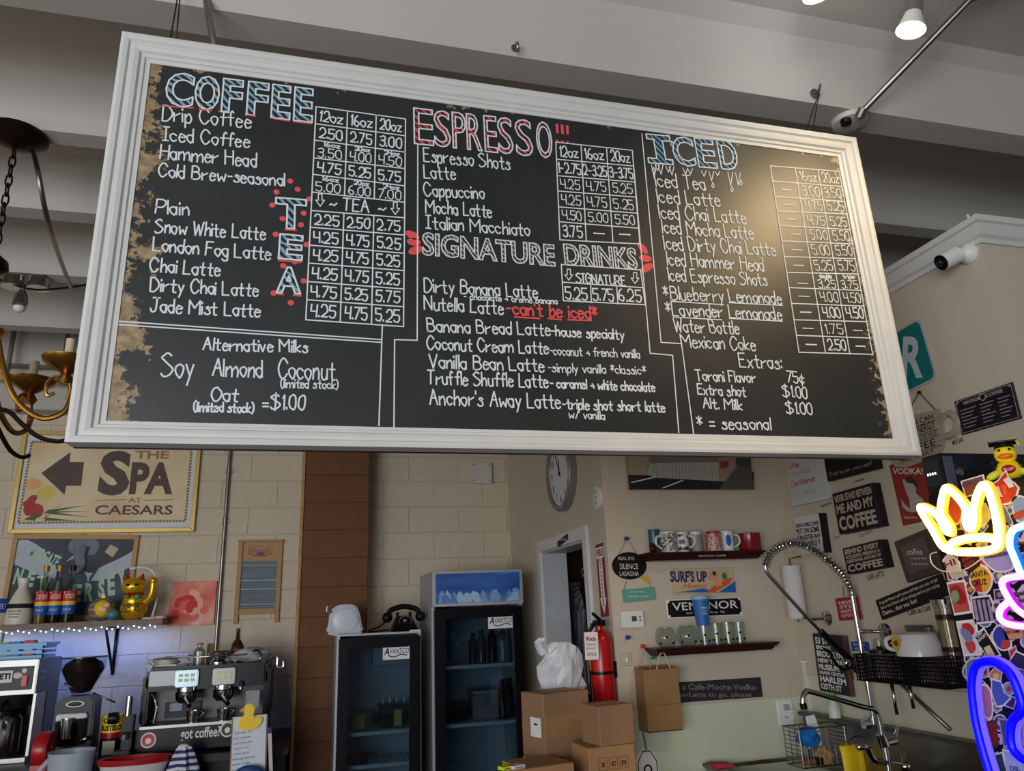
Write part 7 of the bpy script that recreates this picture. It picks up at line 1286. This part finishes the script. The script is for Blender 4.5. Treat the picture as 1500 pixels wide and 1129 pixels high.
# conduit across the slab down to the junction mount on the beam
j = PZ(1240, 178, ZB); t = thing('ceiling_mount', 'white rounded ceiling mount on the beam at the menu board right corner', 'ceiling mount', (j.x, 2.09, ZB)); B().lathe([(.07, -.001), (.065, -.02), (.03, -.03), (0, -.03)], n=24).build('cover', mat('mount_white', (190, 188, 184), .5), t); B().lathe([(.022, 0), (.02, -.02), (0, -.02)], (-.035, -.02, -.02), 2, 14).build('lens', BLACK, t); B().ball((.06, .02, -.012), .014).build('knob', STEEL, t)
c0 = PY(1262, 164, yN - .03); c1 = PZ(1420, 0, ZS - .03); t = thing('steel_conduit', 'grey steel conduit crossing the ceiling toward the beam mount', 'conduit', c0); B().tube([(0, .02, -.01), (0, 0, .0), c1 - c0, (c1 - c0) * 1.6 - Vector((0, 0, (c1 - c0).z * .6))], .0125, 10).build('pipe', STEEL, t); B().tube([(0, .015, -.012), (0.004, -.01, .012)], .02, 10).build('coupling', STEEL, t)
def spotlamp(label, base, tip, glow=8):
    t = thing('track_spotlight', label, 'spotlight', base); d = tip - base; a = d * .25
    B().lathe([(.05, 0), (.045, -.015), (0, -.018)], n=20).build('ceiling_plate', CHROME, t); B().tube([(0, 0, -.01), a], .012, 8).build('stem', CHROME, t); B().tube([a, d * .7], [.022, .032], 16).build('body', CHROME, t); B().tube([d * .68, d], [.028, .05], 20, cap=False).build('shade', mat('ribbed_glass', (220, 214, 206), .3), t); B().tube([d * .96, d * .985], [.043, .044], 20).build('bulb_face', mat('bulb_warm', (255, 240, 220), emit=glow), t); return t
b0 = PZ(1352, -18, ZS - .001); tip = PZ(1333, 47, ZS - .17) if False else None
tp = PZ(1334, 44, ZS - .21); s0 = tp + Vector((.05, -.04, .21))
spotlamp('chrome ceiling spotlight with ribbed shade at the top right', s0, tp)
s1 = Vector((2.42, .82, ZS)); spotlamp('chrome ceiling spotlight aimed at the iced drinks column', s1, s1 + Vector((-.08, .10, -.17))); spot('board_spot_light', s1 + Vector((-.095, .12, -.2)), (1.55, YBD, 2.72), 82, (1.0, .72, .38), 58, .9, .06)
pb = PZ(1196, -16, ZS - .16); s2 = Vector((pb.x, pb.y, ZS)); spotlamp('chrome ceiling spotlight just above the picture edge lighting the beam', s2, s2 + Vector((.02, .02, -.16)), 20); pl = bpy.data.lights.new('beam_spot_light', 'POINT'); pl.energy = 1.3; pl.color = (.95, .97, 1); pl.shadow_soft_size = .05; o = bpy.data.objects.new('beam_spot_light', pl); COL.objects.link(o); o.location = s2 + Vector((.02, .02, -.22))
# left double box with small spot
j = PZ(60, 430, ZB); t = thing('twin_spotlight', 'small chrome spotlight on a twin round ceiling box behind the chandelier', 'spotlight', (j.x, 4.19, ZB)); B().box(-.1, .1, -.05, .05, -.012, -.0005).build('plate', STEEL, t, .003)
for s in (-1, 1): B().lathe([(.055, -.012), (.055, -.065), (0, -.066)], (s * .062, 0, 0), n=20).build('round_box', CHROME, t)
B().tube([(0, -.02, -.06), (0, -.03, -.1)], .012, 8).build('swivel', CHROME, t); B().lathe([(.012, -.09), (.03, -.12), (.036, -.17), (.034, -.19)], (0, -.03, 0), n=18).build('shade', CHROME, t); B().ball((0, -.03, -.195), .03, .03, .025).build('bulb', mat('bulb_off', (220, 220, 216), .3), t)
def cable(name, label, pts, r, m, sm=4):
    t = thing(name, label, 'cable', pts[0]); B().tube([p - pts[0] for p in pts], r, 7, False, sm).build('cable', m, t); return t
GRC = mat('grey_cable', (112, 108, 104), .5)
t = cable('flexible_conduit', 'ribbed flexible metal conduit hanging from the chandelier canopy', [PZ(50, 226, ZB - .004), PY(57, 258, 2.9), PY(67, 310, 3.0), PY(82, 362, 3.3), PY(105, 424, 4.16)], .010, STEEL); 
t = cable('twin_cable', 'dark cable sagging below the twin spotlight', [Vector((PY(px, 435, 4.16).x, 4.16, ZB - dz_)) for px, dz_ in ((-40, .004), (5, .05), (50, .085), (110, .05), (150, .004))], .006, BRONZE)
t = cable('yellow_pipe', 'pale yellow pipe along the far ceiling beam at the left', [PY(-60, 547, 5.62), PY(20, 553, 5.62), PY(100, 560, 5.62), PY(200, 568, 5.62)], .022, mat('pipe_yellow', (196, 168, 84), .5), 0)
for px in (10, 90, 180): q = PY(px, 547 + px * .08, 5.62) - t.location; B().box(q.x - .008, q.x + .008, q.y - .025, q.y + .025, q.z - .02, ZS - t.location.z).build('pipe_hanger', STEEL, t)
t = cable('left_conduit', 'steel conduit crossing the ceiling above the left board corner', [PZ(296, -40, ZS - .02), PY(303, 5, 2.0), PY(314, 66, 2.02), PY(322, 110, 2.03)], .011, STEEL, 0)
c = Vector((PZ(28, 214, ZB).x + .02, 2.84, ZB)); a = PZ(-30, 95, ZS - .02); t = cable('canopy_conduit', 'thin metal conduit reaching the chandelier canopy from the upper left', [a, c + Vector((.0, -.03, .012))], .011, STEEL, 0)
# chandelier
YH = 2.84
t = thing('chandelier', 'brass chandelier with candle cups hanging on a dark chain at the left edge', 'chandelier', c); Hh = lambda px, py, dy=0: PY(px, py, YH + dy) - c
B().lathe([(.105, -.0005), (.108, -.015), (.085, -.03), (.05, -.05), (.018, -.058), (0, -.06)], n=28).build('canopy', BRONZE, t); B().box(-.1, .1, -.03, .03, -.002, .012).build('mounting_bar', BRONZE, t)
y_ = -.06; zb_ = Hh(4, 372).z; nl = 11; ll = (y_ - zb_) / nl
for i in range(nl):
    zc_ = y_ - ll * (i + .5); b = B(); pts = [(.011 * math.cos(a) , 0, ll * .68 * math.sin(a)) for a in [k * math.pi / 6 for k in range(12)]]
    b.tube([(p[0], p[1], p[2] + zc_) if i % 2 else (p[1], p[0], p[2] + zc_) for p in pts], .0035, 5, True); b.build('chain_link', BRONZE, t)
xo = 0.0; B().lathe([(.012, zb_), (.045, zb_ - .03), (.05, zb_ - .06), (.03, zb_ - .075), (0, zb_ - .076)], n=20).build('top_cup', BRONZE, t); B().lathe([(.028, zb_ - .07), (.024, zb_ - .2), (.03, zb_ - .42), (.055, zb_ - .5), (.03, zb_ - .56), (0, zb_ - .6)], n=20).build('column', BRASS, t)
for kk, ang in enumerate((0, 72, 144, 216, 288)):
    ca, sa = math.cos(math.radians(ang)), math.sin(math.radians(ang)); Rz = Matrix.Rotation(math.radians(ang), 4, 'Z')
    arm = [Hh(-6, 470), Hh(3, 530), Hh(22, 582), Hh(58, 611), Hh(92, 604), Hh(106, 578)]; arm = [Vector((p.x, 0, p.z)) for p in arm]
    b = B(); b.T = Rz; b.tube(arm, .010, 8, False, 5); am = b.build('arm', BRASS, t)
    b = B(); b.T = Rz; p0 = [Vector((Hh(*q_).x, 0, Hh(*q_).z)) for q_ in ((80, 575), (69, 578), (68, 562), (80, 551), (95, 554), (103, 566), (98, 585))]; b.tube(p0, .006, 7, False, 5); b.build('scroll', BRASS, am)
    cx = Hh(86, 530).x; cz = Hh(86, 548).z; b = B(); b.T = Rz @ Matrix.Translation((cx + .03, 0, 0)); b.lathe([(.01, cz), (.05, cz + .026), (.08, cz + .045), (.086, cz + .06), (.07, cz + .062), (0, cz + .055)], n=20); b.build('drip_cup', BRASS, am)
    b = B(); b.T = Rz @ Matrix.Translation((cx + .03, 0, 0)); b.lathe([(.016, cz + .055), (.016, cz + .135), (0, cz + .137)], n=14); b.build('candle_sleeve', mat('candle_ivory', (222, 204, 168), .5), am); b = B(); b.T = Rz @ Matrix.Translation((cx + .03, 0, 0)); b.lathe([(.02, cz - .035), (.028, cz - .02), (.016, cz), (.01, cz + .004)], n=16); b.build('knuckle', BRASS, am)
    b = B(); b.T = Matrix.Rotation(math.radians(ang), 4, 'Z'); lowr = [Vector((Hh(*q_).x, 0, Hh(*q_).z)) for q_ in ((-4, 598), (14, 603), (34, 622), (58, 640), (86, 646), (106, 640))]; b.tube(lowr, .008, 7, False, 5); b.build('lower_arm', BRONZE, t)
